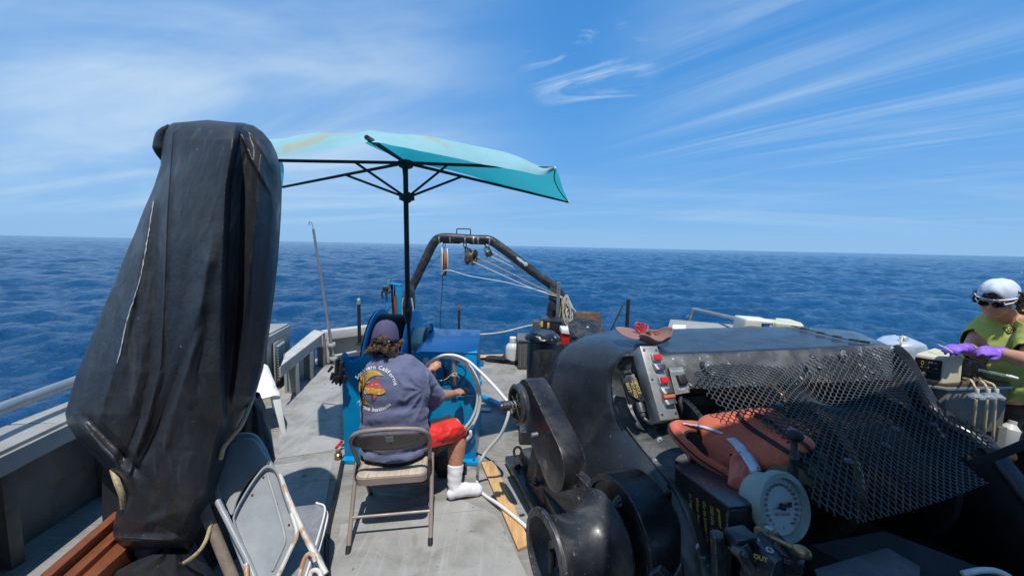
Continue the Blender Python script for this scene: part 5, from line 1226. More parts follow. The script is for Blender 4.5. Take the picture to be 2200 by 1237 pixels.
for q in ((760, 350, FL), (742, 378, BL), (962, 359, FR), (993, 384, BR)):
    rb = q[2]; best = min((hub.lerp(rb, f / 60) for f in range(61)), key=lambda p: abs(topx(p)[0] - q[0]))
    build('strut', MB().tube([run, best], .009, 8), 'black_matt', um)
build('strut', MB().tube([run, hub.lerp(NN, .12)], .009, 8), 'black_matt', um)
build('runner', MB().lathe(run - V((0, 0, .035)), (0, 0, 1), [(0, .022), (.01, .03), (.02, .055), (.045, .055), (.055, .03), (.075, .024)], 20), 'black_matt', um)
build('hub', MB().lathe(hub - V((0, 0, .04)), (0, 0, 1), [(0, .03), (.01, .05), (.05, .055), (.06, .03)], 20), 'black_matt', um)
pt, pm, pb = P(871, 352, 2.95), P(876, 655, 2.95), P(881, 778, 2.95)
pole = build('pole', MB().tube([pt, pm], .0185, 16), 'black_matt', um)
build('pole', MB().tube([pm, pb], .0135, 14), 'black_matt', um)
build('clamp', MB().tube([P(875.5, 640, 2.95), P(875.8, 652, 2.95), P(876, 660, 2.95), P(876.3, 676, 2.95), P(877, 690, 2.95), P(877, 696, 2.95)], [.022, .026, .036, .031, .022, .014], 18), 'black', um)
build('clamp_bolt', MB().lathe(P(876, 666, 2.915), (0, -1, 0), [(0, .013), (.012, .013), (.014, .007)], 8), 'iron', um)
ring = P(881, 769, 2.95); build('base_collar', MB().lathe(ring - V((0, 0, .014)), (0, 0, 1), [(0, .018), (0, .026), (.03, .026), (.03, .018)], 16), 'steel', um)
build('base_tube', MB().tube([pb, V((pb.x, pb.y, .02))], .02, 14), 'black_matt', um)
# ------------------------------------------------------------------ blue hydraulic winch with console
bw = thing('hydraulic_winch', 'bright blue hydraulic winch with a black wound reel and control console before the seated man', 'winch', (-.7, 3.3, 0))
def pxface(pts, Y): return [P(x, y, Y) for x, y in pts]
# left frame plate
pp = pxface([(733, 764), (736, 758), (742, 757), (746, 762), (751, 775), (756, 776), (772, 767), (800, 758), (804, 998), (741, 998)], 3.0)
build('frame_plate', MB().prism(pp, (0, .012, 0)), 'bluep', bw, bevel=.002)
A = [V((-1.285, 3.0, 0)), V((-1.285, 3.9, 0)), V((-1.285, 3.9, .62)), V((-1.285, 3.012, .84))]
build('side_plate', MB().prism(A, (.012, 0, 0)), 'bluep', bw, bevel=.002)
build('foot', MB().box((-1.24, 3.02, .02), (.12, .16, .03)), 'bluep', bw, bevel=.004)
build('frame_plate', MB().hexa([P(800, 940, 3.0), P(905, 930, 3.0), P(905, 998, 3.0), P(800, 998, 3.0)], [P(800, 940, 3.0) + V((0, .012, 0)), P(905, 930, 3.0) + V((0, .012, 0)), P(905, 998, 3.0) + V((0, .012, 0)), P(800, 998, 3.0) + V((0, .012, 0))]), 'bluep', bw)
# reel
rc = V((-1.17, 3.46, .665)); axr = V((1, .02, 0)).normalized()
rl_ = build('reel_flange', MB().lathe(rc, axr, [(0, .06), (0, .47), (.012, .475), (.018, .47), (.018, .06)], 64, closed=True), 'bluep', bw)
build('reel_flange', MB().lathe(rc + axr * .30, axr, [(0, .06), (0, .47), (.012, .475), (.018, .47), (.018, .06)], 64, closed=True), 'bluep', bw)
prof = []
for i in range(22): prof += [(.018 + i * .0128, .418), (.018 + i * .0128 + .0064, .430)]
prof.append((.30, .418)); build('wound_cable', MB().lathe(rc, axr, prof, 56), 'rubber', bw)
build('reel_rim', MB().lathe(rc - axr * .01, axr, [(-.006, .455), (.0, .472), (.008, .455)], 64, closed=True), 'iron', bw)
# hydraulic motor housing between reel and console
mc = P(905, 745, 3.42); build('motor_housing', MB().lathe(mc - axr * .06, axr, [(0, .17), (.10, .17), (.10, .155), (.02, .15), (.02, .05), (0, .05)], 40, closed=True), 'alu', bw)
build('motor_ring', MB().lathe(mc + axr * .045, axr, [(0, .15), (.0, .185), (.03, .185), (.03, .15)], 40, closed=True), 'black', bw)
build('motor_hose', MB().tube(catmull([P(905, 712, 3.6), P(915, 716, 3.62), P(930, 712, 3.7), P(945, 716, 3.75)], 5), .02, 10), 'rubber', bw)
# console
f0, f1, f2, f3 = P(882, 768, 3.0), P(898, 759, 3.0), P(1023, 759, 3.0), P(1008, 998, 3.0)
zt = f2.z; f2 = V((-.262, 3.0, zt)); bk_ = .6
cons = MB().hexa([V((-.735, 3.0, .012)), V((-.262, 3.0, .012)), V((-.262, 3.6, .012)), V((-.735, 3.6, .012))], [V((-.735, 3.0, zt)), V((-.262, 3.0, zt)), V((-.285, 3.6, zt + .045)), V((-.735, 3.6, zt + .045))])
co_ = build('console_body', cons, 'bluep', bw, bevel=.006)
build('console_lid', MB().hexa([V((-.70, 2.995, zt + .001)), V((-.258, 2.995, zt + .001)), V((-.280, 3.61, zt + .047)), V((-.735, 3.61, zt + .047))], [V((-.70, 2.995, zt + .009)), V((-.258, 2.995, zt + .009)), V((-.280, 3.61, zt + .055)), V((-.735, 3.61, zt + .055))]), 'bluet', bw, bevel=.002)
build('console_lug', MB().prism([V((-.74, 3.55, zt + .04)), V((-.70, 3.55, zt + .04)), V((-.71, 3.55, zt + .11)), V((-.722, 3.55, zt + .12)), V((-.735, 3.55, zt + .11))], (0, .012, 0)), 'bluep', bw, bevel=.002)
build('console_lug', MB().prism([P(877, 770, 2.99), P(889, 766, 2.99), P(889, 756, 2.99), P(885, 753, 2.99), P(880, 755, 2.99)], (0, .012, 0)), 'bluep', bw, bevel=.002)
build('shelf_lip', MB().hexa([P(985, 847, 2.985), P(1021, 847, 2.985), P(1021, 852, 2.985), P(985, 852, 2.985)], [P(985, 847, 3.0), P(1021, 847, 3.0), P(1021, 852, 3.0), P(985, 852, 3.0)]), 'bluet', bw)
for y0, y1, x0 in ((776, 786, 1024), (814, 829, 1020)): build('side_bracket', MB().box(P(x0 + 8, (y0 + y1) / 2, 3.12), (.055, .05, .035)), 'bluep', bw, bevel=.003)
build('console_foot', MB().box((-.30, 2.985, .02), (.13, .07, .03)), 'bluep', bw, bevel=.004)
mb = MB(); mb.lathe(V((-.27, 2.975, .03)), (0, 0, 1), [(0, .012), (.012, .012), (.014, .007)], 6); build('foot_bolt', mb, 'iron', bw)
# gauge on console
gcc = P(915.5, 773, 2.992)
g1 = build('dial_case', MB().lathe(gcc, (0, -1, 0), [(0, .027), (.012, .027), (.014, .022), (.008, .022), (.008, .001)], 28), 'steel', bw)
build('dial_face', MB().lathe(gcc, (0, -1, 0), [(.007, .0225), (.009, .0225)], 28), 'white', g1)
build('dial_needle', MB().prism([gcc + V((-.014, -.0095, -.004)), gcc + V((.012, -.0095, .005)), gcc + V((.012, -.0095, .003))], (0, -.001, 0)), 'ink', g1)
def lblbox(x, y, w_, h_, nm, mat, dep=.004, b=0.0):
    p = P(x, y, 2.998); return build(nm, MB().box(p - V((0, dep / 2, 0)), (w_, dep, h_)), mat, bw, bevel=b)
lp_ = lblbox(960, 762.5, .10, .012, 'name_label', 'paper')
mb = MB(); put_text(mb, 'CONTROL PANEL', .011, P(960, 762.5, 2.992), (1, 0, 0), (0, 0, 1)); build('label_print', mb, 'ink', lp_)
for x, y in ((960, 782), (957, 820)):
    pl_ = lblbox(x, y, .018, .024, 'arrow_plate', 'paper')
    a = P(x, y, 2.9925); build('arrow_mark', MB().prism([a + V(q) * .9 for q in ((-.004, 0, -.008), (.004, 0, -.008), (.004, 0, .002), (.007, 0, .002), (0, 0, .011), (-.007, 0, .002), (-.004, 0, .002))], (0, -.001, 0)), 'ink', pl_)
sw_ = lblbox(959, 803, .034, .062, 'lever_plate', 'iron', .02, .003)
build('control_lever', MB().tube([P(958, 803, 2.97), P(951, 784, 2.93)], [.009, .005], 8), 'black_matt', sw_)
build('guard_bar', MB().tube(catmull([P(977, 764, 3.0), P(975, 766, 2.93), P(975.5, 790, 2.92), P(976, 822, 2.94), P(977, 828, 2.99)], 5), .016, 8, flat=.35), 'steel', bw)
build('guard_bar', MB().tube(catmull([P(932, 792, 3.0), P(932, 796, 2.94), P(932, 815, 2.93), P(932, 822, 2.99)], 5), .016, 8, flat=.35), 'steel', bw)
build('lashing_cord', MB().tube(catmull([P(929, 812, 2.92), P(936, 815, 2.92), P(948, 817, 2.93), P(960, 813, 2.92), P(970, 804, 2.91), P(978, 801, 2.90), P(983, 807, 2.91), P(987, 813, 2.93)], 6), .0035, 6), 'rope', bw)
build('lashing_cord', MB().tube([P(970 + 12 * (.5 + .5 * math.sin(k * 1.3)), 801 + k * .5, 2.905) for k in range(14)], .0035, 6), 'rope', bw)
kb = P(1004, 833, 2.99); build('knob', MB().lathe(kb, (0, -1, 0), [(0, .012), (.02, .012), (.022, .020), (.04, .020), (.042, .012)], 18), 'iron', bw)
cbk = [P(930 + 0, 800, 2.985), P(926, 815, 2.985), P(930, 830, 2.99), P(960, 832, 2.985), P(985, 824, 2.985), P(1001, 800, 2.985), P(996, 782, 2.985), P(985, 776, 2.985)]
build('thin_cable', MB().tube(catmull(cbk, 6), .003, 6), 'rubber', bw)
mb = MB()
for x, y in ((942, 821), (966, 819), (998, 843)): mb.lathe(P(x, y, 2.998), (0, -1, 0), [(0, .008), (.006, .008), (.008, .004)], 10)
many('panel_screw', mb, 'steel', bw)
build('hose_tail', MB().tube(catmull([P(985, 952, 3.0), P(1001, 945, 2.96), P(1011, 935, 2.95), P(1010, 925, 2.95), P(1006, 918, 2.99)], 5), [.012, .014, .012], 10), 'hose', bw)
build('valve_cock', MB().box(P(1009, 925, 2.97), (.03, .03, .04), Matrix.Rotation(.4, 3, 'Y')), 'iron', bw, bevel=.004)
# boom
bm_ = thing('boom', 'blue folded boom with black rods and a red-brown ram, rising behind the reel', 'boom', P(850, 740, 3.85))
def bar(x0, y0, x1, y1, w_, Y, mat, nm, d=.03): build(nm, MB().hexa([P(x0 - w_, y0, Y), P(x0 + w_, y0, Y), P(x0 + w_, y0, Y + d), P(x0 - w_, y0, Y + d)], [P(x1 - w_, y1, Y), P(x1 + w_, y1, Y), P(x1 + w_, y1, Y + d), P(x1 - w_, y1, Y + d)]), mat, bm_, bevel=.002)
bar(842, 735, 829, 628, 2.4, 3.85, 'bluep', 'boom_rail'); bar(859, 735, 857, 612, 4.5, 3.85, 'bluep', 'boom_rail')
bar(849, 735, 841, 606, 2.6, 3.87, 'black_matt', 'rod'); bar(853, 735, 847, 615, 1.6, 3.90, 'iron', 'rod'); bar(851, 735, 850, 636, 3.0, 3.84, 'redbrown', 'ram')
build('head_bracket', MB().hexa([P(828, 623, 3.84), P(836, 625, 3.84), P(838, 600, 3.84), P(834, 601, 3.84)], [P(828, 623, 3.9), P(836, 625, 3.9), P(840, 600, 3.9), P(834, 601, 3.9)]), 'green_block', bm_, bevel=.003)
build('cross_head', MB().tube([P(838, 609, 3.86), P(862, 613, 3.86)], .014, 8), 'bluep', bm_)
build('latch', MB().tube(catmull([P(842, 625, 3.83), P(832, 629, 3.82), P(822, 626, 3.82), P(821, 636, 3.82), P(825, 640, 3.82)], 5), .009, 8), 'black_matt', bm_)
build('latch', MB().box(P(828, 622, 3.84), (.05, .04, .05)), 'black_matt', bm_, bevel=.006)
build('strut_wire', MB().tube([P(815, 681, 3.6), P(833, 667, 3.8), P(840, 658, 3.84)], .006, 6), 'rubber', bm_)
many('hanging_line', MB().tube(catmull([P(866, 640, 3.9), P(863, 665, 3.9), P(868, 700, 3.9), P(866, 735, 3.9)], 5), .006, 6).tube(catmull([P(884, 640, 3.95), P(888, 670, 3.95), P(887, 720, 3.95)], 5), .007, 6), 'rope', bm_)
# coiled white hose hooked on the console, running to the warping drum
pts = []
def el(cx, cy, rx, ry, a): return cx + rx * math.cos(R(a)), cy - ry * math.sin(R(a))
for k, (a0_, a1_, cx, cy, rx, ry) in enumerate(((200, -160, 962, 852, 68, 88), (200, -160, 961, 850, 65, 83), (200, -50, 962, 854, 70, 92))):
    st_ = -14
    for a in range(a0_, a1_, st_):
        x, y = el(cx, cy, rx, ry, a); sag = 0
        pts.append(P(x, y, 2.93 - .014 * k + .01 * math.cos(R(a))))
single('hose', MB().tube(catmull(pts, 4), .0095, 10), 'hose', 'white hose coiled in three loops and hooked on the blue console', 'hose')
pts = [P(947, 764, 2.91), P(975, 763, 2.90), P(1003, 774, 2.88), P(1028, 795, 2.85), P(1055, 822, 2.8), P(1080, 850, 2.7), P(1094, 872, 2.62), P(1088, 905, 2.60), P(1074, 935, 2.62), P(1048, 966, 2.66), P(1030, 995, 2.68)]
pts += [G(1026, 1020, .012), G(1026, 1045, .012), G(1040, 1062, .012), G(1070, 1082, .035), G(1100, 1105, .035), G(1135, 1135, .03), G(1165, 1165, .03)]
single('hose', MB().tube(catmull(pts, 8), .0115, 12), 'hose', 'long white hose snaking from the blue console past the sock and over the pine board', 'hose')
# work gloves
gl = thing('work_gloves', 'black work gloves hanging by their cuffs on the left edge of the blue frame', 'gloves', P(728, 790, 2.96))
for k, (ox, oy, rot) in enumerate(((726, 770, 0), (735, 776, 5))):
    mb = MB(); base = P(ox, oy, 2.95 - .03 * k); mb.tube([base, base + V((-.005, 0, -.06)), base + V((-.008, 0, -.12))], [.03, .034, .04], 10, flat=.5)
    for j in range(4): p = base + V((-.040 + .024 * j, 0, -.11)); mb.tube([p, p + V((-.020 + .006 * j - .02 * k, -.005, -.06 - .01 * (j % 3)))], [.0135, .0095], 8)
    p = base + V((.02 - .06 * (k == 0), 0, -.06)); mb.tube([p, p + V((-.035, -.01, -.045))], [.014, .010], 8)
    build('glove', fuse(mb, .006, 4), 'rubber', gl)
# black hose along the deck on the left
pts = [G(752, 968, .02), G(738, 985, .02), G(730, 1020, .02), G(722, 1060, .02), G(712, 1100, .02), G(704, 1140, .02), G(702, 1190, .02), G(706, 1260, .02), G(712, 1330, .02)]
single('hose', MB().tube(catmull(pts, 6), .015, 10), 'rubber', 'thick black hose lying on the deck left of the man on the chair', 'hose')
single('hose', MB().tube(catmull([G(1036, 852, .05), G(1060, 862, .05), G(1088, 878, .06), G(1120, 900, .08)], 6), .028, 12), 'bluep', 'short blue pipe on the deck running from the console towards the black winch', 'pipe')
t = thing('deck_valve', 'small silver deck fitting with a red tag beside the blue frame foot', 'fitting', G(727, 975))
build('valve_body', MB().lathe(G(727, 985, .0), (0, 0, 1), [(0, .03), (.04, .03), (.05, .02), (.07, .02)], 14), 'brass', t)
build('red_tag', MB().tube([G(722, 962, .06), G(734, 948, .07)], .012, 8), 'red', t)
build('tie_down_plate', MB().box(G(1044, 880, .01), (.10, .08, .02)), 'alu', bw, bevel=.003)
# pine board
A = [G(1034, 992, .022), G(1061, 988, .022), G(1140, 1166, .022), G(1113, 1178, .022)]
t = thing('board', 'pale pine board lying on the deck between the sock and the black winch', 'board', G(1085, 1080))
build('plank', MB().hexa([p - V((0, 0, .02)) for p in A], A), 'wood', t, bevel=.003)
# cloth, jug, crates at the stern
t = thing('jacket', 'crumpled black jacket lying flat on the deck near the stern lip', 'jacket', G(1085, 775))
rg = random.Random(9); rows = []
ol = [(1033, 772), (1060, 764), (1075, 768), (1088, 757), (1100, 770), (1130, 773), (1130, 783), (1100, 784), (1092, 782), (1070, 779), (1045, 778)]
cen = G(1085, 776, .05)
rows = [[G(x, y, .004) for x, y in ol]]
for f in (.9, .65, .4, .15): rows.append([G(x, y, .0).lerp(V((cen.x, cen.y, 0)), 1 - f) + V((0, 0, .02 + .13 * abs(fbm(V((x * .11, y * .1, f * 3)), 1)) + .02 * (1 - f))) for x, y in ol])
build('fabric', MB().grid(rows, wrap=True), 'webbing', t, solid=.012, subsurf=1)
def bottle(t, c, prof, mat, nm, seg=28): return build(nm, MB().lathe(c, (0, 0, 1), prof, seg), mat, t)
jc = G(1101, 768); jc = V((jc.x, 5.75, 0)); s_ = 1.0
t = thing('jug', 'large white plastic jug with a screw cap, at the stern left of the mooring bitt', 'jug', jc)
jh = P(1101, 722, 5.75).z
bottle(t, jc, [(0, .09), (.01, .105), (jh * .55, .107), (jh * .64, .10), (jh * .72, .07), (jh * .76, .045), (jh * .78, .04)], 'jug', 'jug_body')
bottle(t, jc + V((0, 0, jh * .78)), [(0, .048), (.005, .050), (.07, .050), (.075, .046)], 'white', 'screw_cap')
t = thing('storage_crate', 'grey ribbed storage crate between the white jug and the black mooring bitt', 'crate', G(1125, 775))
c = P(1136, 745, 5.55); ztop = P(1136, 727, 5.55).z
build('crate_body', MB().box((c.x + .02, 5.62, ztop / 2), (.34, .40, ztop)), 'hull_inner', t, bevel=.01)
build('crate_rim', MB().box((c.x + .02, 5.62, ztop), (.37, .43, .03)), 'tank', t, bevel=.008)
mb = MB()
for k in range(5): mb.box((c.x - .12 + .06 * k, 5.415, ztop * .45), (.014, .02, ztop * .7))
many('rib', mb, 'tank', t)
# tool box on a base
t = thing('toolbox', 'black toolbox with yellow latches on a grey crate, beside the right gantry leg', 'toolbox', P(1184, 740, 5.3))
A, B = [P(1160, 712, 5.3), P(1207, 716, 5.15), P(1208, 697, 5.15), P(1161, 693, 5.3)], 0
off = V((.05, .30, 0)); build('box_body', MB().hexa(A, [p + off for p in A]), 'black_matt', t, bevel=.012)
build('lid', MB().hexa([A[3], A[2], A[2] + off, A[3] + off], [p + V((0, 0, .045)) for p in (A[3], A[2], A[2] + off, A[3] + off)]), 'black', t, bevel=.014)
for x, y in ((1164, 696), (1178, 699)): build('latch', MB().box(P(x, y, 5.24), (.03, .02, .075)), 'yellow', t, bevel=.004)
build('handle', MB().tube(catmull([P(1172, 690, 5.4), P(1174, 686, 5.4), P(1192, 687, 5.4), P(1195, 691, 5.4)], 4), .012, 8), 'black_matt', t)
build('stand', MB().hexa([P(1150, 716, 5.3), P(1212, 720, 5.2), P(1212, 790, 5.2), P(1150, 790, 5.3)], [p + V((.05, .3, 0)) for p in (P(1150, 716, 5.3), P(1212, 720, 5.2), P(1212, 790, 5.2), P(1150, 790, 5.3))]), 'hull_inner', t, bevel=.01)
build('grey_bin', MB().hexa([P(1146, 712, 5.5), P(1158, 712, 5.5), P(1160, 691, 5.5), P(1146, 692, 5.5)], [p + V((.0, .2, 0)) for p in (P(1146, 712, 5.5), P(1158, 712, 5.5), P(1160, 691, 5.5), P(1146, 692, 5.5))]), 'hull_inner', t, bevel=.006)
t = thing('cooler', 'small red cooler with a white lid, between the toolbox and the capped black vent', 'cooler', P(1217, 760, 4.9))
A = [P(1207, 740, 4.9), P(1228, 740, 4.9), P(1224, 716, 4.9), P(1208, 714, 4.9)]
build('cooler_body', MB().hexa(A, [p + V((0, .2, 0)) for p in A]), 'red', t, bevel=.01)
A = [P(1206, 716, 4.88), P(1226, 719, 4.88), P(1227, 708, 4.88), P(1207, 707, 4.88)]
build('cooler_lid', MB().hexa(A, [p + V((0, .23, 0)) for p in A]), 'white', t, bevel=.01)
# mooring bitt with mushroom cap
c = P(1163, 800, 3.55); zt_ = P(1163, 712, 3.55).z
bt_ = thing('mooring_bitt', 'black mooring bitt with a domed mushroom cap full of paint chips', 'bitt', (c.x, c.y, 0))
M['chipped'] = material('chipped_black_gloss', (.010, .012, .016), .2, var=.4, bump=.2, spots=((.52, .50, .42), 22, .60, .63), rvar=.08)
build('post', MB().lathe((c.x, c.y, 0), (0, 0, 1), [(0, .18), (.01, .18), (.02, .135), (zt_ - .04, .135), (zt_, .11)], 40), 'black', bt_)
build('mushroom_cap', MB().lathe((c.x, c.y, zt_ - .075), (0, 0, 1), [(0, .12), (.0, .15), (.012, .162), (.028, .160), (.05, .14), (.066, .09), (.073, .04), (.075, .001)], 48), 'chipped', bt_)
A = [G(1150, 905, .30), G(1200, 900, .30), G(1215, 880, .34), G(1160, 880, .34)]
build('bitt_base', MB().box((c.x + .02, c.y - .05, .06), (.42, .40, .12)), 'black_worn', bt_, bevel=.01)
# capped vent / tilted lid drum
c = P(1262, 706, 4.3); axv = V((.10, -.42, .9)).normalized()
t = thing('hatch_drum', 'short black capped vent with a round bolted lid tilted towards the camera', 'vent', (c.x, c.y, 0))
build('drum_body', MB().lathe(c - V((0, 0, .55)), V((0, -.0, 1)), [(0, .19), (.42, .195), (.50, .19)], 44), 'black', t)
build('lid', MB().lathe(c - axv * .03, axv, [(-.04, .19), (0, .205), (.016, .212), (.03, .205), (.034, .19), (.030, .15), (.036, .145), (.038, .02)], 48), 'black_worn', t)
mb = MB(); fx, fy, fz = frame(axv)
for k in range(8): a = k * math.pi / 4; mb.lathe(c + (fx * math.cos(a) + fy * math.sin(a)) * .125 + axv * .006, axv, [(0, .010), (.006, .010), (.008, .005)], 8)
many('lid_bolt', mb, 'iron', t); build('lid_knob', MB().ball(c + axv * .012, .018, 12, 8), 'steel', t)
c = P(1262, 684, 5.2)
single('drum', MB().lathe((c.x, c.y, c.z - .5), (0, 0, 1), [(0, .17), (.55, .185), (.565, .18), (.54, .165), (.50, .165)], 40), 'rust', 'rusty greenish open steel drum behind the round bolted lid', 'drum')

# things on the hood: cap with keys
cp = thing('cap', 'faded mauve baseball cap lying on the winch hood with red cord and keys in it', 'cap', P(1385, 728, 2.35))
cr_ = P(1402, 716, 2.36); rows = []
for i in range(12):
    v_ = i / 11; row = []
    for k in range(40):
        a = 2 * math.pi * k / 40; kk_ = math.cos(v_ * math.pi / 2) ** .55; dent = 1 + .10 * math.sin(3 * a + 1) + .06 * math.sin(7 * a)
        row.append(cr_ + V((.112 * math.cos(a) * kk_ * dent, .105 * math.sin(a) * kk_, -.066 * v_ + .016 * math.sin(2 * a + .6) * (1 - v_) + .010 * math.sin(5 * a) * (1 - v_))) + V((0, 0, .012 * math.cos(a) * (1 - v_))))
    rows.append(row)
build('crown', MB().grid(rows, wrap=True), 'mauve', cp, solid=.004, smooth=80)
pk = [P(1322, 707, 2.40), P(1340, 706, 2.44), P(1362, 711, 2.44), P(1376, 720, 2.38), P(1372, 732, 2.28), P(1352, 729, 2.27), P(1334, 721, 2.30)]
build('peak', MB().prism([p + V((0, 0, .006)) for p in catmull(pk, 4, True)], (0, 0, .006)), 'mauve', cp, bevel=.002)
kr = thing('key_cord', 'red coiled cord with a bunch of keys resting in the mauve cap', 'keys', P(1385, 715, 2.36))
for k, (dx, h_) in enumerate(((0, 22), (8, 20), (14, 17), (4, 14))): build('red_cord', MB().tube(catmull([P(1370 + dx, 714, 2.36), P(1364 + dx, 700, 2.36 + .01 * k), P(1370 + dx, 714 - h_, 2.37 + .01 * k), P(1378 + dx, 700, 2.36 + .015 * k), P(1376 + dx, 714, 2.36)], 5), .0042, 7), 'redcord', kr)
rg = random.Random(4)
for k in range(7):
    p = P(1385 + rg.uniform(0, 26), 716 + rg.uniform(-5, 3), 2.35 + rg.uniform(-.02, .03)); build('key', MB().box(p, (.024, .008, .012), Matrix.Rotation(rg.uniform(0, 3), 3, 'Z') @ Matrix.Rotation(rg.uniform(-.8, .8), 3, 'X')), 'steel' if k % 2 else 'brass', kr, bevel=.002)
build('red_cord', MB().tube(catmull([P(1390, 716, 2.36), P(1400, 712, 2.36), P(1410, 713, 2.37), P(1416, 717, 2.36)], 4), .005, 7), 'redcord', kr)

# life vest thrown over the drum
lv = thing('life_vest', 'faded orange life vest with black straps and reflective tape, thrown over the winch drum', 'life vest', P(1600, 960, 1.75))
def slab(pts_top, thick, nm, mat, puff=.03, n=14, seed=0):
    # pts_top: 4-edge patch [bottom curve, top curve] lofted, thickened into a padded panel
    b_, t_ = [catmull(c, 6) for c in pts_top]; rows = []
    for j in range(n):
        v_ = j / (n - 1); row = []
        for k in range(len(b_)):
            u_ = k / (len(b_) - 1); e = min(1, min(u_, 1 - u_, v_, 1 - v_) * 7); e = math.sqrt(e)
            p = b_[k].lerp(t_[k], v_); row.append(p + V((0, -.2, 1)).normalized() * (puff * e + .010 * fbm(V((u_ * 5 + seed, v_ * 4, 1)), 1) + .007 * (1 - 2 * abs(fbm(V((u_ * 7 + v_ * 3 + seed, v_ * 2.5 - u_, 4)), 1))) + .005 * math.sin(u_ * 46 + v_ * 8) * (1 - e)))
        rows.append(row)
    if mat == 'orange': build('edge_piping', MB().tube(rows[0], .005, 6), 'webbing', lv)
    return build(nm, MB().grid(rows), mat, lv, solid=thick, offset=-1, subsurf=1, smooth=80)
def q_(l): return [P(x, y, Y) for x, y, Y in l]
slab([q_([(1535, 1010, 1.66), (1600, 1018, 1.60), (1660, 1012, 1.54), (1708, 1000, 1.50), (1748, 972, 1.50)]), q_([(1500, 915, 1.80), (1545, 905, 1.84), (1600, 896, 1.86), (1640, 896, 1.84), (1662, 906, 1.80)])], .035, 'back_panel', 'orange', .035, seed=1)
# shoulder loop with armhole
def loop(outer, inner, nm, mat, th=.03, seed=0):
    o_ = catmull(outer, 6, True); i_ = catmull(inner, 6, True); rows = []
    for f, h_ in ((0, -.02), (.03, .004), (.25, .028), (.5, .036), (.75, .028), (.97, .004), (1, -.02)):
        rows.append([a.lerp(b, f) + V((0, -.25, 1)).normalized() * (h_ + .004 * math.sin(k * .9) * math.sin(math.pi * f)) for k, (a, b) in enumerate(zip(o_, i_))])
    build(nm, MB().grid(rows, wrap=True), mat, lv, solid=.008, smooth=80)
    build('armhole_binding', MB().tube(rows[-2], .007, 6, True), 'webbing', lv); build('edge_piping', MB().tube(rows[1], .004, 6, True), 'webbing', lv)
loop(q_([(1436, 912, 1.74), (1470, 907, 1.80), (1530, 920, 1.80), (1580, 935, 1.76), (1612, 985, 1.64), (1628, 1030, 1.52), (1600, 1056, 1.46), (1570, 1030, 1.52), (1500, 985, 1.62), (1455, 945, 1.68)]),
     q_([(1470, 935, 1.74), (1486, 928, 1.78), (1520, 935, 1.77), (1552, 952, 1.72), (1570, 982, 1.62), (1573, 1004, 1.57), (1560, 1012, 1.55), (1535, 1002, 1.58), (1505, 982, 1.64), (1480, 955, 1.70)]), 'shoulder_panel', 'orange')
slab([q_([(1560, 1045, 1.46), (1590, 1062, 1.43), (1614, 1068, 1.41), (1632, 1050, 1.42)]), q_([(1565, 985, 1.60), (1590, 975, 1.63), (1612, 978, 1.62), (1635, 1000, 1.58)])], .02, 'front_panel', 'orange', .03, seed=5)
def vest_bvh():
    dg = bpy.context.evaluated_depsgraph_get(); vs, fs = [], []
    for o in COL.objects:
        if o.parent is lv and o.type == 'MESH' and o.name.split('.')[0] in ('back_panel', 'shoulder_panel', 'front_panel', 'mesh_lining'):
            e = o.evaluated_get(dg); me = e.to_mesh(); k = len(vs); vs += [tuple(v.co + ROOTLOC[lv]) for v in me.vertices]; fs += [tuple(k + i for i in p.vertices) for p in me.polygons]; e.to_mesh_clear()
    return BVHTree.FromPolygons(vs, fs)
slab([q_([(1640, 1025, 1.50), (1700, 1040, 1.44), (1760, 1042, 1.42), (1798, 1035, 1.42)]), q_([(1660, 1000, 1.55), (1700, 990, 1.54), (1745, 972, 1.55), (1768, 985, 1.52)])], .012, 'mesh_lining', 'netting', .012, seed=8)
bpy.context.view_layer.update(); VB_ = vest_bvh()
def onvest(x, y, Y, off):
    d = ray(x, y).normalized(); h, n, i, t = VB_.ray_cast(CAM, d, 5)
    if h is None or h.y > Y + .25: return P(x, y, Y) + V((0, -.01, .03))
    if n.dot(d) > 0: n = -n
    return h + n * off
def band(ls, rs_, nm, mat, off=.004, th=.002):
    l_ = catmull([V(q) for q in ls], 6); r_ = catmull([V(q) for q in rs_], 6)
    build(nm, MB().grid([[onvest(a.x + (b.x - a.x) * f, a.y + (b.y - a.y) * f, a.z, off) for a, b in zip(l_, r_)] for f in (0, .33, .66, 1)]), mat, lv, solid=th, offset=0)
band([(1560, 943, 1.7), (1578, 962, 1.67), (1598, 990, 1.58), (1614, 1017, 1.48)], [(1579, 940, 1.7), (1600, 958, 1.66), (1618, 984, 1.56), (1635, 1010, 1.49)], 'reflective_strip', 'refl')
band([(1466, 908, 1.8), (1500, 912, 1.8), (1535, 922, 1.78), (1556, 931, 1.75)], [(1466, 911, 1.8), (1498, 916, 1.8), (1532, 927, 1.78), (1552, 934, 1.75)], 'reflective_strip', 'refl')
def strap(pts, w_, nm='strap'):
    c = catmull([V(q) for q in pts], 6); l_, r_ = [], []
    for k, p in enumerate(c):
        d = c[min(k + 1, len(c) - 1)] - c[max(0, k - 1)]; n = V((-d.y, d.x, 0)).normalized() * w_; l_.append((p.x - n.x, p.y - n.y, p.z)); r_.append((p.x + n.x, p.y + n.y, p.z))
    build(nm, MB().grid([[onvest(a[0] + (b[0] - a[0]) * f, a[1] + (b[1] - a[1]) * f, a[2], .005) for a, b in zip(l_, r_)] for f in (0, .5, 1)]), 'webbing', lv, solid=.003, offset=0)
strap([(1583, 889, 1.86), (1605, 915, 1.82), (1640, 938, 1.72), (1670, 957, 1.64), (1696, 973, 1.56)], 4.5)
strap([(1620, 892, 1.86), (1650, 905, 1.80), (1685, 930, 1.70), (1728, 955, 1.58), (1748, 978, 1.52), (1765, 1005, 1.48)], 3.5)
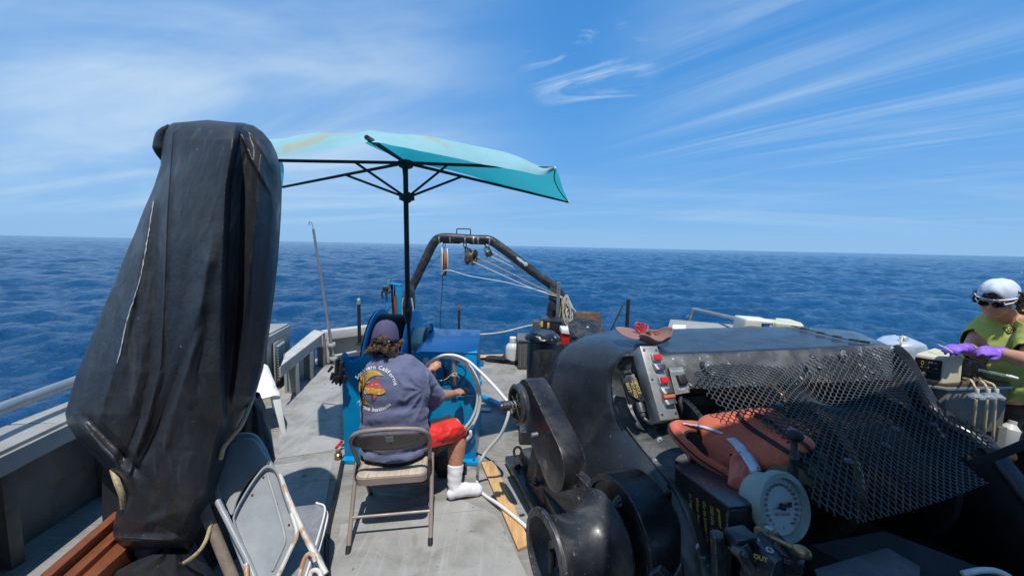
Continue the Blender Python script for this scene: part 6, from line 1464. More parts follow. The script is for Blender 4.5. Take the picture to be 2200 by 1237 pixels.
strap([(1765, 1005, 1.48), (1800, 1035, 1.42), (1830, 1075, 1.36), (1862, 1105, 1.32)], 5)
strap([(1720, 990, 1.50), (1735, 1015, 1.46), (1765, 1045, 1.42), (1772, 1080, 1.38)], 5)
build('buckle', MB().box(onvest(1722, 1000, 1.5, .01), (.03, .045, .014), Matrix.Rotation(.5, 3, 'Z')), 'rubber', lv, bevel=.004)
for q in ((1568, 884, 1.90), (1598, 889, 1.90), (1545, 888, 1.90)): build('strap_roll', MB().tube([P(*q), P(q[0] + 18, q[1] + 2, q[2])], .020, 10, flat=.7), 'webbing', lv)
# ------------------------------------------------------------------ lab bench on the right
tb = thing('work_bench', 'grey-brown tank bench with an aluminium rim and wet wooden top at right', 'bench', (2.6, 2.3, 0))
ztb = .97
A = [P(1962, 850, 2.02), P(2028, 838, 2.02)]
c0_ = [G(1955, 800, ztb), G(2030, 826, ztb), G(2178, 822, ztb), G(2165, 790, ztb), G(2010, 770, ztb)]
q0, q1, q2_, q3 = G(1962, 822, ztb), G(2034, 832, ztb), G(2176, 829, ztb), G(2150, 790, ztb)
q4 = G(1990, 785, ztb)
poly = [q0, q1, q2_, q3, q4]; poly = [V((p.x, p.y, ztb)) for p in poly]
cn = sum(poly, V((0, 0, 0))) / 5
ins_ = [cn.lerp(p, .93) for p in poly]
build('tank_body', MB().prism([p - V((0, 0, .02)) for p in ins_], (0, 0, -.26)), 'tank', tb, bevel=.006)
build('rim', MB().prism([p - V((0, 0, .018)) for p in poly], (0, 0, .016)), 'alu', tb, bevel=.004)
build('wood_top', MB().prism([cn.lerp(p, .96) for p in poly], (0, 0, .018)), 'brownwood', tb, bevel=.003)
for p in (ins_[0], ins_[1], ins_[2], ins_[3]): build('leg', MB().box((cn.lerp(p, .92).x, cn.lerp(p, .92).y, .36), (.05, .05, .72)), 'tank', tb, bevel=.004)
# stirrer / electronics case
zt2 = ztb + .018
ic = thing('instrument_case', 'ivory bench instrument with a black control panel, on the wet wooden bench top', 'instrument', G(2005, 815, zt2))
a0_, a1_, a2_, a3_ = G(1958, 811, zt2), G(2024, 823, zt2), G(2064, 820, zt2), G(2000, 795, zt2)
h_ = P(2024, 772, a1_.y).z - zt2
tl = [V((p.x, p.y, zt2 + h_)) for p in (a0_, a1_, a2_, a3_)]; cm = sum(tl, V((0, 0, 0))) / 4; tl2 = [p.lerp(cm, .14) + V((0, 0, .012)) for p in tl]; tl = [p.lerp(cm, .04) for p in tl]
build('case', MB().grid([[a0_, a1_, a2_, a3_], tl, tl2], wrap=True).add([V(p) for p in tl2], [(0, 1, 2, 3)]), 'beige', ic, bevel=.006)
def cf(u_, v_, off=.003):
    p = a0_.lerp(a1_, u_).lerp(tl[0].lerp(tl[1], u_), v_); n = (a1_ - a0_).cross(V((0, 0, 1))).normalized(); n = n if n.y < 0 else -n; return p + n * off
cp_ = build('control_panel', MB().prism([cf(.03, .12, .0), cf(.93, .08, .0), cf(.93, .92, .0), cf(.03, .92, .0)], (a1_ - a0_).cross(V((0, 0, 1))).normalized() * .004), 'darkpanel', ic)
nn_ = (a1_ - a0_).cross(V((0, 0, 1))).normalized(); nn_ = nn_ if nn_.y < 0 else -nn_
mb = MB()
for u_, v_, r_ in ((.22, .32, .010), (.38, .26, .012), (.12, .35, .006)): mb.lathe(cf(u_, v_, .003), nn_, [(0, r_), (.012, r_ * .9), (.014, r_ * .5)], 14)
many('control_knob', mb, 'alu', cp_)
mb = MB(); rd = (a1_ - a0_).normalized(); put_text(mb, 'ANALYSER', .016, cf(.5, .8, .0055), rd, (0, 0, 1)) if False else None
for i, (u_, v_, s_) in enumerate(((.62, .78, 'II III IIII'), (.52, .56, '0 . . . 5 . . . 10'), (.68, .42, '- - - - - -'))): put_text(mb, s_, .012, cf(u_, v_, .0055), rd, (0, 0, 1))
build('panel_print', mb, 'white_ink', cp_)
build('panel_zero', MB().tube([cf(.28, .72, .006) + rd * .005 * math.cos(a) + V((0, 0, .011 * math.sin(a))) for a in np.linspace(0, 2 * math.pi, 14, endpoint=False)], .0014, 5, True), 'yellow', cp_)
build('top_grip', MB().hexa([cm + V((-.05, -.02, .012)), cm + V((.03, -.02, .012)), cm + V((.03, .02, .012)), cm + V((-.05, .02, .012))], [cm + V((-.045, -.018, .02)), cm + V((.025, -.018, .02)), cm + V((.025, .018, .02)), cm + V((-.045, .018, .02))]), 'beige', ic, bevel=.003)
build('power_cord', MB().tube(catmull([cf(.85, .2, .01), cf(.8, .05, .03), cf(.6, .0, .05), cf(.45, .02, .05)], 5), .003, 6), 'rubber', ic)
pk_ = thing('pump_head', 'black ribbed pump heads beside the ivory instrument, feeding three tubes', 'pump', G(2085, 815, zt2))
for k in range(3):
    c = G(2074 + 14 * k, 815 - k, zt2) + V((0, .03, .055)); build('pump_cassette', MB().box(c, (.035, .13, .095), Matrix.Rotation(-.5, 3, 'Z')), 'darkpanel', pk_, bevel=.008)
    build('cassette_latch', MB().box(c + V((0, -.03, .05)), (.02, .06, .012), Matrix.Rotation(-.5, 3, 'Z')), 'rubber', pk_, bevel=.003)
for k, (xs, xe, yb) in enumerate(((2070, 2098, 905), (2092, 2122, 915), (2104, 2140, 930))):
    ft_ = thing('filter_capsule', ['clear filter capsule on cream tubing hanging off the bench, nearest the ivory case', 'clear filter capsule on cream tubing, middle of the three hanging off the bench', 'clear filter capsule on cream tubing, nearest the green-shirted person'][k], 'filter', P(xe, 850, 2.0), 'filters hanging off the bench')
    Yc = 2.02
    pts = [G(xs, 812, zt2 + .02), P(xs + 14, 815 + 2 * k, Yc + .04), P(xe - 6, 826, Yc), P(xe - 1, 838, Yc - .01)]
    build('upper_tube', MB().tube(catmull(pts, 6), .0055, 8), 'tube', ft_)
    cc = P(xe, 850, Yc); build('capsule', MB().lathe(cc - V((0, 0, .02)), (.05, 0, 1), [(0, .006), (.002, .012), (.008, .030), (.014, .034), (.020, .034), (.024, .026), (.034, .014), (.036, .008)], 24), 'clear', ft_)
    build('fitting', MB().lathe(cc + V((0, 0, .016)), (0, 0, 1), [(0, .008), (.006, .009), (.022, .007)], 12), 'white', ft_)
    build('lower_tube', MB().tube(catmull([cc - V((0, 0, .018)), P(xe - 2, 875, Yc), P(xe - 6, yb, Yc + .01), P(xe - 7, yb + 14, Yc + .02)], 5), .006, 8), 'tube', ft_)
sy = thing('sampling_rod', 'clear plastic sampling tube with a white tip jutting over the bench edge', 'tube', P(2130, 803, 2.05))
build('tube', MB().tube([P(2104, 794, 2.12), P(2168, 808, 2.0)], .007, 10), 'clear', sy); build('tip', MB().tube([P(2160, 806, 2.01), P(2172, 809, 2.0), P(2188, 813, 1.98)], [.006, .009, .006], 10), 'white', sy)
# carboy
cb2 = thing('carboy', 'translucent bluish plastic carboy bag with a white tube, behind the ivory instrument', 'carboy', P(1935, 790, 2.7))
mb = MB(); o = P(1925, 765, 2.65)
rows = []
for i, (py, l_, r_) in enumerate(((725, 1936, 1946), (731, 1915, 1958), (737, 1890, 1975), (747, 1880, 1982), (775, 1888, 1976), (800, 1900, 1968), (830, 1905, 1962))):
    rows.append([P((l_ + r_) / 2 + (r_ - l_) / 2 * math.cos(a), py + 2 * math.sin(3 * a), 2.65) + V((0, .12 * math.sin(a) * (.5 if i == 0 else 1), 0)) for a in np.linspace(0, 2 * math.pi, 24, endpoint=False)])
mb.grid(rows, wrap=True); mb.f.append(tuple(range(24))); k = len(mb.v) - 24; mb.f.append(tuple(range(k, k + 24)))
build('bag', mb, 'carboy', cb2, smooth=70)
build('spout', MB().lathe(P(1941, 731, 2.6), (0, 0, 1), [(0, .022), (.02, .024), (.03, .016)], 16), 'clear', cb2)
build('tube', MB().tube(catmull([P(1941, 731, 2.55), P(1940, 722, 2.54), P(1936, 735, 2.5), P(1934, 755, 2.5)], 5), .006, 8), 'tube', cb2)
# cream casings behind the hood
t = thing('instrument_case', 'white instrument with a small blue screen and dial, behind the winch hood', 'instrument', P(1630, 712, 4.0))
A = [P(1597, 716, 4.0), P(1664, 716, 3.9), P(1663, 690, 3.9), P(1603, 685, 4.0)]
build('case', MB().hexa(A, [p + V((.02, .25, 0)) for p in A]), 'cream', t, bevel=.02, bseg=3)
pf = build('front_panel', MB().hexa([P(1638, 706, 3.91), P(1661, 706, 3.885), P(1661, 696, 3.885), P(1639, 695, 3.91)], [p + V((0, .02, 0)) for p in (P(1638, 706, 3.91), P(1661, 706, 3.885), P(1661, 696, 3.885), P(1639, 695, 3.91))]), 'darkpanel', t)
build('screen', MB().box(P(1646, 701, 3.885), (.05, .006, .03)), 'blueled', pf); build('dial', MB().lathe(P(1656, 701, 3.878), (0, -1, 0), [(0, .014), (.006, .014), (.006, .006), (.002, .005)], 16), 'white', pf)
t = thing('instrument_case', 'cream ribbed instrument casing right of the white one with the blue screen', 'instrument', P(1700, 712, 4.0))
A = [P(1664, 716, 3.9), P(1728, 720, 3.8), P(1728, 699, 3.8), P(1667, 693, 3.9)]
build('case', MB().hexa(A, [p + V((.02, .25, 0)) for p in A]), 'beige', t, bevel=.014, bseg=3)
A = [P(1690, 695, 3.95), P(1728, 700, 3.85), P(1722, 693, 3.95), P(1690, 690, 4.0)]
build('lid', MB().hexa(A, [p + V((.02, .2, .0)) for p in A]), 'beige', t, bevel=.006)
single('cushion', MB().ball(P(1620, 707, 3.8), (.10, .08, .03), 20, 10), 'redbrown', 'small dark brown rounded pad in front of the white instrument behind the hood', 'pad')
single('hose', MB().tube(catmull([P(2068, 1232, 1.3), P(2085, 1228, 1.3), P(2110, 1224, 1.32), P(2140, 1226, 1.32), P(2170, 1240, 1.3), P(2190, 1262, 1.28)], 6), .010, 10), 'hose', 'white hose loop in the dark bottom right corner behind the tread plate', 'hose')
single('bottle', MB().lathe(P(2155, 960, 2.3), (0.2, 0, 1), [(0, .04), (.01, .045), (.12, .045), (.15, .02), (.17, .02)], 20), 'jug', 'small white bottle on the deck below the bench beside the dark trousers', 'bottle')
# ------------------------------------------------------------------ people
def hand(mb, wrist, fwd, back, side, curl=(.3, .35, .4, .45), thumb=.3, s=.87, fat=1.0, spread=.0):
    """wrist point, direction of the fingers, back-of-hand normal, side=+1 thumb towards fwd x back"""
    y = V(fwd).normalized(); z = (V(back) - y * V(back).dot(y)).normalized(); x = y.cross(z).normalized() * side
    def L_(p): return V(wrist) + (x * p[0] + y * p[1] + z * p[2]) * s
    rot = Matrix((x, y, z)).transposed()
    mb.tube([L_((0, -.03, 0)), L_((0, .01, 0)), L_((0, .03, 0))], [.027 * s * fat, .027 * s * fat, .03 * s * fat], 12, flat=.75)
    mb.ball(L_((0, .050, 0)), (.040 * s * fat, .050 * s, .017 * s * fat), 16, 10, rot)
    mb.ball(L_((.022, .038, -.006)), (.018 * s * fat, .030 * s, .017 * s * fat), 12, 8, rot)
    for i, (fx, ln, r) in enumerate(((.029, .072, .0088), (.0095, .080, .0090), (-.0105, .074, .0086), (-.029, .058, .0078))):
        p = V((fx, .086 - .004 * abs(i - 1), 0)); pts = [V((fx * .85, .060, 0)), p]; ang = curl[i] * .6; dx = (1.5 - i) * spread
        for k, seg in enumerate((.44, .30, .26)):
            p = p + V((dx * math.cos(ang), math.cos(ang), -math.sin(ang))) * ln * seg; pts.append(p); ang += curl[i] * (1.15 if k == 0 else .9)
        mb.tube([L_(q) for q in pts], [r * s * fat * k for k in (1.05, 1.08, .98, .95, .80)], 10)
        mb.ball(L_(pts[-1]), r * s * fat * .80, 8, 6)
    tp = [V((.022, .025, -.004)), V((.040, .050, -.010)), V((.050 - .012 * thumb, .078, -.014 - .02 * thumb)), V((.050 - .035 * thumb, .102, -.018 - .035 * thumb))]
    mb.tube([L_(q) for q in tp], [.014 * s * fat, .0115 * s * fat, .0105 * s * fat, .0085 * s * fat], 10); mb.ball(L_(tp[-1]), .0085 * s * fat, 8, 6)
def headshape(mb, c, f, up, s=.87):
    f = V(f).normalized(); up = (V(up) - f * V(up).dot(f)).normalized(); x = f.cross(up); rot = Matrix((x, f, up)).transposed()
    L_ = lambda a, b, d: V(c) + (x * a + f * b + up * d) * s
    B = lambda a, b, d, r: mb.ball(L_(a, b, d), tuple(q * s for q in r), 20, 14, rot)
    B(0, -.010, .020, (.077, .098, .092)); B(0, .028, -.035, (.064, .066, .080)); B(0, .062, -.088, (.036, .032, .028)); B(0, .035, -.070, (.056, .05, .045))
    B(0, .080, .018, (.052, .020, .014)); B(.036, .066, -.032, (.026, .024, .024)); B(-.036, .066, -.032, (.026, .024, .024))
    mb.tube([L_(0, .088, .010), L_(0, .108, -.022), L_(0, .106, -.034)], [.008 * s, .013 * s, .010 * s], 10)
    B(.010, .097, -.034, (.008, .009, .007)); B(-.010, .097, -.034, (.008, .009, .007))
    B(0, .090, -.060, (.024, .010, .0065)); B(0, .088, -.071, (.021, .010, .0065))
    for q in (-1, 1): B(q * .079, -.008, -.012, (.010, .018, .030)); B(q * .084, -.016, .000, (.010, .010, .016))
    return L_, rot
def eyes(parent, L_, rot, s=.87):
    for q in (-1, 1):
        e = build('eye', MB().ball(L_(q * .031, .078, -.002), .012 * s, 14, 10), 'white', parent); build('iris', MB().ball(L_(q * .031, .0845, -.003), .0065 * s, 10, 8), 'ink', e)
def curls(mb, pts, n, r0, r1, size, rg, down=0.0):
    for _ in range(n):
        c, nrm = rg.choice(pts); c = c + V((rg.uniform(-1, 1), rg.uniform(-1, 1), rg.uniform(-1, 1))) * size * .6
        a = V((rg.uniform(-1, 1), rg.uniform(-1, 1), rg.uniform(-1, 1))).normalized(); b = a.cross(nrm).normalized(); t0 = rg.uniform(0, 6); R_ = size * rg.uniform(.35, .9)
        L = []
        for k in range(9):
            t = t0 + k * .62; L.append(c + (a * math.cos(t) + b * math.sin(t)) * R_ + nrm * .0022 * k + V((0, 0, -down * k)))
        mb.tube(L, [r0, r0, r1], 5)
def cut(mb, test):
    """drop faces whose centre passes the test"""
    o = MB(); o.v = mb.v; o.f = [f for f in mb.f if not test(sum((mb.v[i] for i in f), V((0, 0, 0))) / len(f))]; used = sorted({i for f in o.f for i in f}); mp = {i: j for j, i in enumerate(used)}
    o.v = [mb.v[i] for i in used]; o.f = [tuple(mp[i] for i in f) for f in o.f]; return o

# ---- seated man
mn = thing('person', 'man seated on the folding chair with his back turned, in navy shirt and red shorts', 'person', (-.71, 2.36, 0))
hipR, hipL = P(880, 962, 2.42), P(815, 965, 2.38); knR, knL = P(984, 915, 2.66), P(900, 930, 2.84)
anR, anL = P(976, 1043, 2.56), P(948, 1000, 2.80)
shR, shL = P(897, 806, 2.44), P(800, 806, 2.38); elR, elL = P(930, 853, 2.62), P(842, 858, 2.70)
wrR, wrL = P(977, 845, 2.84), P(922, 795, 2.86)
hc = P(829, 724, 2.42)
body = MB()
ch = P(852, 850, 2.39); body.ball(ch, (.19, .11, .19)); body.ball(P(850, 925, 2.38), (.185, .125, .17)); body.ball(P(848, 970, 2.40), (.18, .13, .10))
body.tube([P(850, 810, 2.40), P(847, 775, 2.41), P(838, 745, 2.42), hc], [.065, .048, .046, .052], 14)
body.tube([shR, P(850, 797, 2.40), shL], [.056, .072, .056], 14)
body.tube([shR, shR.lerp(elR, .5), elR, elR.lerp(wrR, .3), elR.lerp(wrR, .7), wrR], [.050, .047, .043, .046, .034, .026], 14)
body.tube([shL, shL.lerp(elL, .5), elL, elL.lerp(wrL, .3), elL.lerp(wrL, .7), wrL], [.050, .046, .042, .044, .032, .025], 14)
hand(body, wrR, P(1000, 836, 2.93) - wrR, V((-.1, -.65, .9)), -1, (.75, .85, .95, 1.05), .7)
hand(body, wrL, P(950, 776, 2.90) - wrL, V((-.25, -.9, .35)), -1, (.8, 1.0, 1.2, 1.3), .8)
body.tube([hipR, knR], [.085, .06], 16); body.tube([knR, knR.lerp(anR, .3), knR.lerp(anR, .6), anR], [.064, .066, .052, .038], 16)
body.tube([hipL, knL], [.085, .06], 16); body.tube([knL, knL.lerp(anL, .35), anL], [.056, .056, .034], 16)
ftR = P(1028, 1052, 2.60); ftR.z = .03; heel = V((anR.x - .01, anR.y - .02, .035))
body.tube([anR, heel + V((0, 0, .02)), heel.lerp(ftR, .5) + V((0, 0, .02)), ftR], [.034, .036, .036, .026], 12)
headf = V((-.03, .93, -.25)); Lh, rot_h = headshape(body, hc, headf, (0, .25, 1))
body = fuse(body, .0052, 4)
displace(body, lambda p, n: .0012 * fbm(p, 60))
bo = build('body', body, 'skin', mn, smooth=180); eyes(mn, Lh, rot_h)
# shirt
sh = MB()
sh.ball(P(850, 842, 2.385), (.218, .138, .20)); sh.ball(P(848, 815, 2.385), (.205, .120, .13)); sh.ball(P(848, 885, 2.38), (.216, .145, .17)); sh.ball(P(847, 925, 2.375), (.216, .155, .16)); sh.ball(P(846, 968, 2.375), (.208, .150, .095))
sh.tube([shR + V((.005, 0, -.0)), P(872, 790, 2.41), P(847, 783, 2.41), P(825, 790, 2.39), shL], [.080, .085, .085, .085, .078], 16)
slR = shR.lerp(elR, 1.12); sh.tube([shR, shR.lerp(slR, .4), shR.lerp(slR, .8), slR], [.080, .082, .084, .088], 18)
slL = shL.lerp(elL, .9); sh.tube([shL, shL.lerp(slL, .5), slL], [.078, .078, .08], 18)
sh.tube([P(848, 790, 2.41), P(845, 764, 2.415)], [.075, .056], 16)
sh = fuse(sh, .0065, 10)
dR = (elR - shR).normalized(); dL = (elL - shL).normalized(); cutR = shR.lerp(elR, 1.02)
zneck = P(846, 770, 2.33).z
sh = cut(sh, lambda c: ((c - cutR).dot(dR) > 0 and (c - cutR).length < .2) or ((c - shL.lerp(elL, .82)).dot(dL) > 0 and (c - shL.lerp(elL, .82)).length < .14) or (c.z > zneck + .3 * (c.y - 2.36) and abs(c.x + .735) < .09) or c.z < .425)
under = P(905, 875, 2.40)
def wr_shirt(p, n):
    x, y = topx(p); d = 0.0
    r = math.hypot(x - 912, y - 838)                           # folds fanning from the right armpit
    a = math.atan2(y - 838, x - 912)
    a += .30 * fbm(V((r * .02, a, 2)), 1)
    d += .0055 * (1 - 2 * abs(math.sin(a * 5.5 + .5 * math.sin(r * .06)))) * gs(r - 45, 38) * (1 if x > 850 else .3) * float(np.interp(math.degrees(a) % 360, [0, 90, 120, 215, 235, 360], [.3, .5, 1, 1, .3, .3]))
    d += .0050 * math.sin((y + .30 * (x - 850) + 9 * math.sin(x * .04 + .5)) * .15 + 2 * fbm(p, 5)) * float(np.interp(y, [870, 920, 1000], [0, 1, 1]))   # slack above the waist
    d += .003 * math.sin((x * .7 + y) * .10 + 1.0) * gs(y - 800, 40) + .007 * fbm(p, 7) + .003 * fbm(p, 22)
    if n.y > .2: d *= .4
    if math.hypot(x - 803, y - 834) < 56: d *= .35
    return d
displace(sh, wr_shirt)
SHIRT = sh
so = build('shirt', sh, 'shirt', mn, smooth=180, solid=.003)
build('collar', MB().tube([V((-.738, 2.405, 1.03)) + V((.052 * math.cos(a), .050 * math.sin(a), .012 * math.sin(a) - .012)) for a in np.linspace(0, 2 * math.pi, 28, endpoint=False)], .0065, 8, True), 'shirt', mn)
# print on the back
bvh = BVHTree.FromPolygons([tuple(v) for v in sh.v], sh.f)
def onshirt(px, py, off=.0022):
    off += .0022
    d = ray(px, py).normalized(); h, n, i, t = bvh.ray_cast(CAM, d, 5)
    if h is None: return P(px, py, 2.25)
    if n.dot(d) > 0: n = -n
    return h + n * off
gcx, gcy = 806.0, 834.0
def arc_text(txt, a_start, a_end, rad, size, inward, mat_mb):
    chars = []; tot = 0
    for c in txt:
        if c == ' ': w_ = .38; vs, fs = [], []
        else:
            vs, fs = text_mesh(c, 1.0, bold=.022, valign='TOP_BASELINE'); vs = [V((p.x, p.y - .33, 0)) for p in vs]; xs = [p.x for p in vs]; w_ = max(xs) - min(xs) + .12; mid = (max(xs) + min(xs)) / 2
            if c in 'CSMI': dy = 0
            vs = [V((p.x - mid, p.y, 0)) for p in vs]
        chars.append((w_, vs, fs)); tot += w_
    cum = 0
    for w_, vs, fs in chars:
        f = (cum + w_ / 2) / tot; cum += w_; a = R(a_start + (a_end - a_start) * f)
        if not vs: continue
        out_ = (math.cos(a), -math.sin(a)); tang = (math.sin(a), math.cos(a))      # pixel axes (y down); clockwise tangent
        if inward: out_ = (-out_[0], -out_[1]); tang = (-tang[0], -tang[1])
        cx_, cy_ = gcx + rad * math.cos(a), gcy - rad * math.sin(a); sq = .92
        pp_ = [onshirt(cx_ + (tang[0] * p.x * size + out_[0] * p.y * size) * sq, cy_ + tang[1] * p.x * size + out_[1] * p.y * size) for p in vs]
        mat_mb.add(pp_, fs)
mb = MB(); arc_text('Southern California', 153, 8, 45.5, 12.2, False, mb); arc_text('Marine Institute', 217, 316, 45.5, 12.2, True, mb)
build('shirt_lettering', mb, 'white_ink', so)
def zp(l): return [(740 + x / 9.514, 770 + y / 9.514) for x, y in l]
def patchpoly(pts, nm, mat, off=.002, n=3):
    q = pts; c = (sum(p[0] for p in q) / len(q), sum(p[1] for p in q) / len(q)); rows = []
    for f in (1, .75, .5, .25, .02): rows.append([onshirt(c[0] + (x - c[0]) * f, c[1] + (y - c[1]) * f, off) for x, y in q])
    return build(nm, MB().grid(rows, wrap=True), mat, so)
def strip(outer, inner, nm, mat, off=.002):
    o_, i_ = [(p.x, p.y) for p in catmull([V((*p, 0)) for p in outer], 5)], [(p.x, p.y) for p in catmull([V((*p, 0)) for p in inner], 5)]
    rows = [[onshirt(a[0] + (b[0] - a[0]) * f, a[1] + (b[1] - a[1]) * f, off) for a, b in zip(o_, i_)] for f in (0, .33, .66, 1)]
    return build(nm, MB().grid(rows), mat, so)
strip(zp([(805, 350), (700, 270), (580, 235), (450, 275), (350, 370), (300, 500), (295, 650), (320, 800), (400, 915), (545, 945)]), zp([(805, 352), (690, 340), (590, 360), (500, 420), (430, 520), (390, 620), (375, 720), (410, 810), (450, 870), (545, 945)]), 'kelp_print', 'kelp')
mb = MB()
for k in range(15):
    a = [(430 + 22 * k - (k > 8) * 0, 262 + abs(k - 6) * 3), (400 + 20 * k, 330 + 5 * k), (430 + 17 * k, 440 - 6 * k)] if k < 13 else [(330, 480 + 60 * (k - 13)), (350, 560 + 60 * (k - 13)), (385, 620 + 60 * (k - 13))]
    q = zp(a); pts = [(p.x, p.y) for p in catmull([V((*p, 0)) for p in q], 5)]; mb.tube([onshirt(x, y, .0025) for x, y in pts], .0009, 4)
for k in range(7):
    q = zp([(310 + 8 * k, 560 + 48 * k), (350 + 10 * k, 600 + 45 * k), (385 + 8 * k, 560 + 50 * k)]); mb.tube([onshirt(x, y, .0025) for x, y in q], .0010, 4)
build('kelp_veins', mb, 'kelp_line', so)
patchpoly(zp([(430, 580), (470, 540), (520, 500), (570, 460), (610, 440), (655, 432), (712, 448), (735, 530), (790, 590), (845, 650), (700, 640), (560, 620)]), 'fish_back_print', 'fish_red', .0024)
patchpoly(zp([(430, 580), (500, 590), (620, 600), (740, 605), (845, 650), (838, 690), (790, 715), (740, 735), (640, 725), (560, 710), (490, 715), (450, 680)]), 'fish_belly_print', 'fish_yel', .0028)
patchpoly(zp([(555, 728), (600, 735), (605, 800), (590, 872), (560, 810)]), 'fish_fin_print', 'fin_green', .0024)
patchpoly(zp([(600, 735), (680, 742), (650, 810), (600, 865), (605, 800)]), 'fish_fin_print', 'fish_red', .0024)
mb = MB()
for l_, w_ in (([(450, 540), (470, 495), (525, 475)], .0022), ([(430, 650), (425, 690), (455, 715)], .0024), ([(570, 530), (590, 540)], .002), ([(640, 515), (680, 520)], .002), ([(700, 690), (715, 720), (740, 722)], .0018), ([(790, 690), (810, 690)], .0014), ([(700, 520), (712, 525)], .0016)):
    mb.tube([onshirt(x, y, .003) for x, y in zp(l_)], w_, 6, flat=.5)
mb.ball(onshirt(*zp([(803, 628)])[0], .003), .0016, 6, 5)
build('fish_highlights', mb, 'white_ink', so)
mb = MB()
for k in range(9): q = zp([(600 + k * 14, 445 - 2 * k), (606 + k * 14, 418 - k)]); mb.tube([onshirt(x, y, .0025) for x, y in q], .0008, 4)
build('fish_spines', mb, 'fish_red', so)
# shorts
st_ = MB(); st_.ball(P(848, 972, 2.40), (.205, .16, .105)); hemR = knR + (knR - hipR).normalized() * .0
st_.tube([hipR + V((-.02, 0, -.01)), hipR.lerp(knR, .5), knR + (knR - hipR).normalized() * .02], [.115, .110, .098], 20)
st_.tube([hipL, hipL.lerp(knL, .5), knL], [.11, .105, .095], 18)
st_ = fuse(st_, .0055, 10); dk_ = (knR - hipR).normalized(); hp_ = knR + dk_ * .005
dk2 = (dk_ + V((.0, .0, .5))).normalized()
st_ = cut(st_, lambda c: (c - hp_).dot(dk2) > 0 and (c - hp_).length < .25 and c.x > knL.x)
def wr_sh(p, n):
    x, y = topx(p); return .006 * (1 - 2 * abs(math.sin((y + (x - 900) * .35) * .05 + 1.5 * fbm(p, 6)))) + .009 * fbm(p, 9) + .003 * fbm(p, 25)
displace(st_, wr_sh)
shorts = build('shorts', st_, 'sblack', mn, smooth=180, solid=.003)
shorts.data.materials.append(M['sred'])
redp = [(880, 952), (903, 918), (1002, 889), (1012, 895), (1010, 925), (985, 948), (960, 953), (925, 962), (893, 968), (880, 966)]
for p in shorts.data.polygons:
    x, y = topx(p.center + ROOTLOC[mn]);
    if inside(redp, x, y) and (p.normal.y < .35): p.material_index = 1
# sock
sk = MB(); sk.tube([anR.lerp(knR, .36), anR.lerp(knR, .18), anR, heel + V((0, 0, .02)), heel.lerp(ftR, .5) + V((0, 0, .022)), ftR + V((0, 0, .004)), ftR.lerp(heel, -.12)], [.054, .050, .044, .044, .044, .039, .022], 18)
sk.ball(heel + V((-.004, -.008, .008)), .034, 14, 10)
sk = fuse(sk, .006, 5); dA = (knR - anR).normalized(); ct2 = anR.lerp(knR, .355)
sk = cut(sk, lambda c: (c - ct2).dot(dA) > 0); displace(sk, lambda p, n: .0012 * math.sin(p.z * 130 + 12 * p.x) * float(np.interp(p.z, [.03, .08, .16, .22], [.3, 1, .8, 0])) + .002 * fbm(p, 25))
build('sock', sk, 'sock', mn, smooth=180, solid=.004, offset=0)
# boot on the other foot
bt2 = MB(); toe = P(1002, 1012, 2.86); toe.z = .045; an0 = V((anL.x, anL.y, .08))
bt2.tube([anL + V((-.01, 0, .10)), anL + V((-.005, 0, .0)), an0, an0 + V((0, 0, -.03))], [.062, .058, .055, .05], 16); bt2.tube([an0 + V((-.03, 0, -.03)), an0.lerp(toe, .5) + V((0, 0, -.02)), toe], [.048, .046, .042], 14)
bt2 = fuse(bt2, .008, 5); build('boot', bt2, 'rubber', mn, smooth=180)
# cap
capx = rot_h @ V((1, 0, 0)); capf = rot_h @ V((0, 1, 0)); capu = rot_h @ V((0, 0, 1)); s_ = .87
rows = []
for j in range(13):
    ph = j / 12 * math.pi / 2; row = []
    for k in range(40):
        th_ = 2 * math.pi * k / 40; rx, ry, rz = .094, .112, .102
        low = -.048
        back = math.exp(-((math.atan2(math.sin(th_ - 1.5 * math.pi), math.cos(th_ - 1.5 * math.pi))) / .42) ** 2)
        h0 = low + .034 * back
        zz = h0 + (rz - h0) * math.sin(ph); kk_ = math.cos(ph) ** .70
        seam = .0016 * (abs(math.sin(th_ * 3)) ** 6) * (1 - j / 12)
        row.append(hc + (capx * (rx - seam) * kk_ * math.cos(th_) + capf * ((ry - seam) * kk_ * math.sin(th_) - .008) + capu * (zz + .018)) * s_ + capu * .0015 * math.sin(th_ * 11 + j) * kk_)
    rows.append(row)
hatm = build('cap', MB().grid(rows, wrap=True), 'capnavy', mn, solid=.003, smooth=75)
build('cap_button', MB().ball(hc + capu * (.102 + .019) * s_ - capf * .008 * s_, (.007, .007, .004), 10, 6), 'capnavy', hatm)
strapc = [hc + (capx * .095 * math.cos(a) + capf * (.113 * math.sin(a) - .008) + capu * (-.026 - .008 * gs(a + math.pi / 2, .5))) * s_ for a in np.linspace(-math.pi * .80, -math.pi * .20, 16)]
build('cap_strap', MB().tube(strapc, .0105, 8, flat=.5), 'capdark', hatm)
build('strap_logo', MB().tube([strapc[12] + V((0, -.008, 0)) + V((.006 * math.cos(a), -.002, .004 * math.sin(a))) for a in np.linspace(0, 2 * math.pi, 12, endpoint=False)], .0013, 5, True), 'white_ink', hatm)
edge_ = [hc + (capx * .0955 * math.cos(t) + capf * (.1135 * math.sin(t) - .008) + capu * (-.048 + .018 + .034 * math.exp(-((math.atan2(math.sin(t - 1.5 * math.pi), math.cos(t - 1.5 * math.pi))) / .42) ** 2))) * s_ for t in np.linspace(0, 2 * math.pi, 48, endpoint=False)]
build('cap_binding', MB().tube(edge_, .0028, 6, True), 'capdark', hatm)
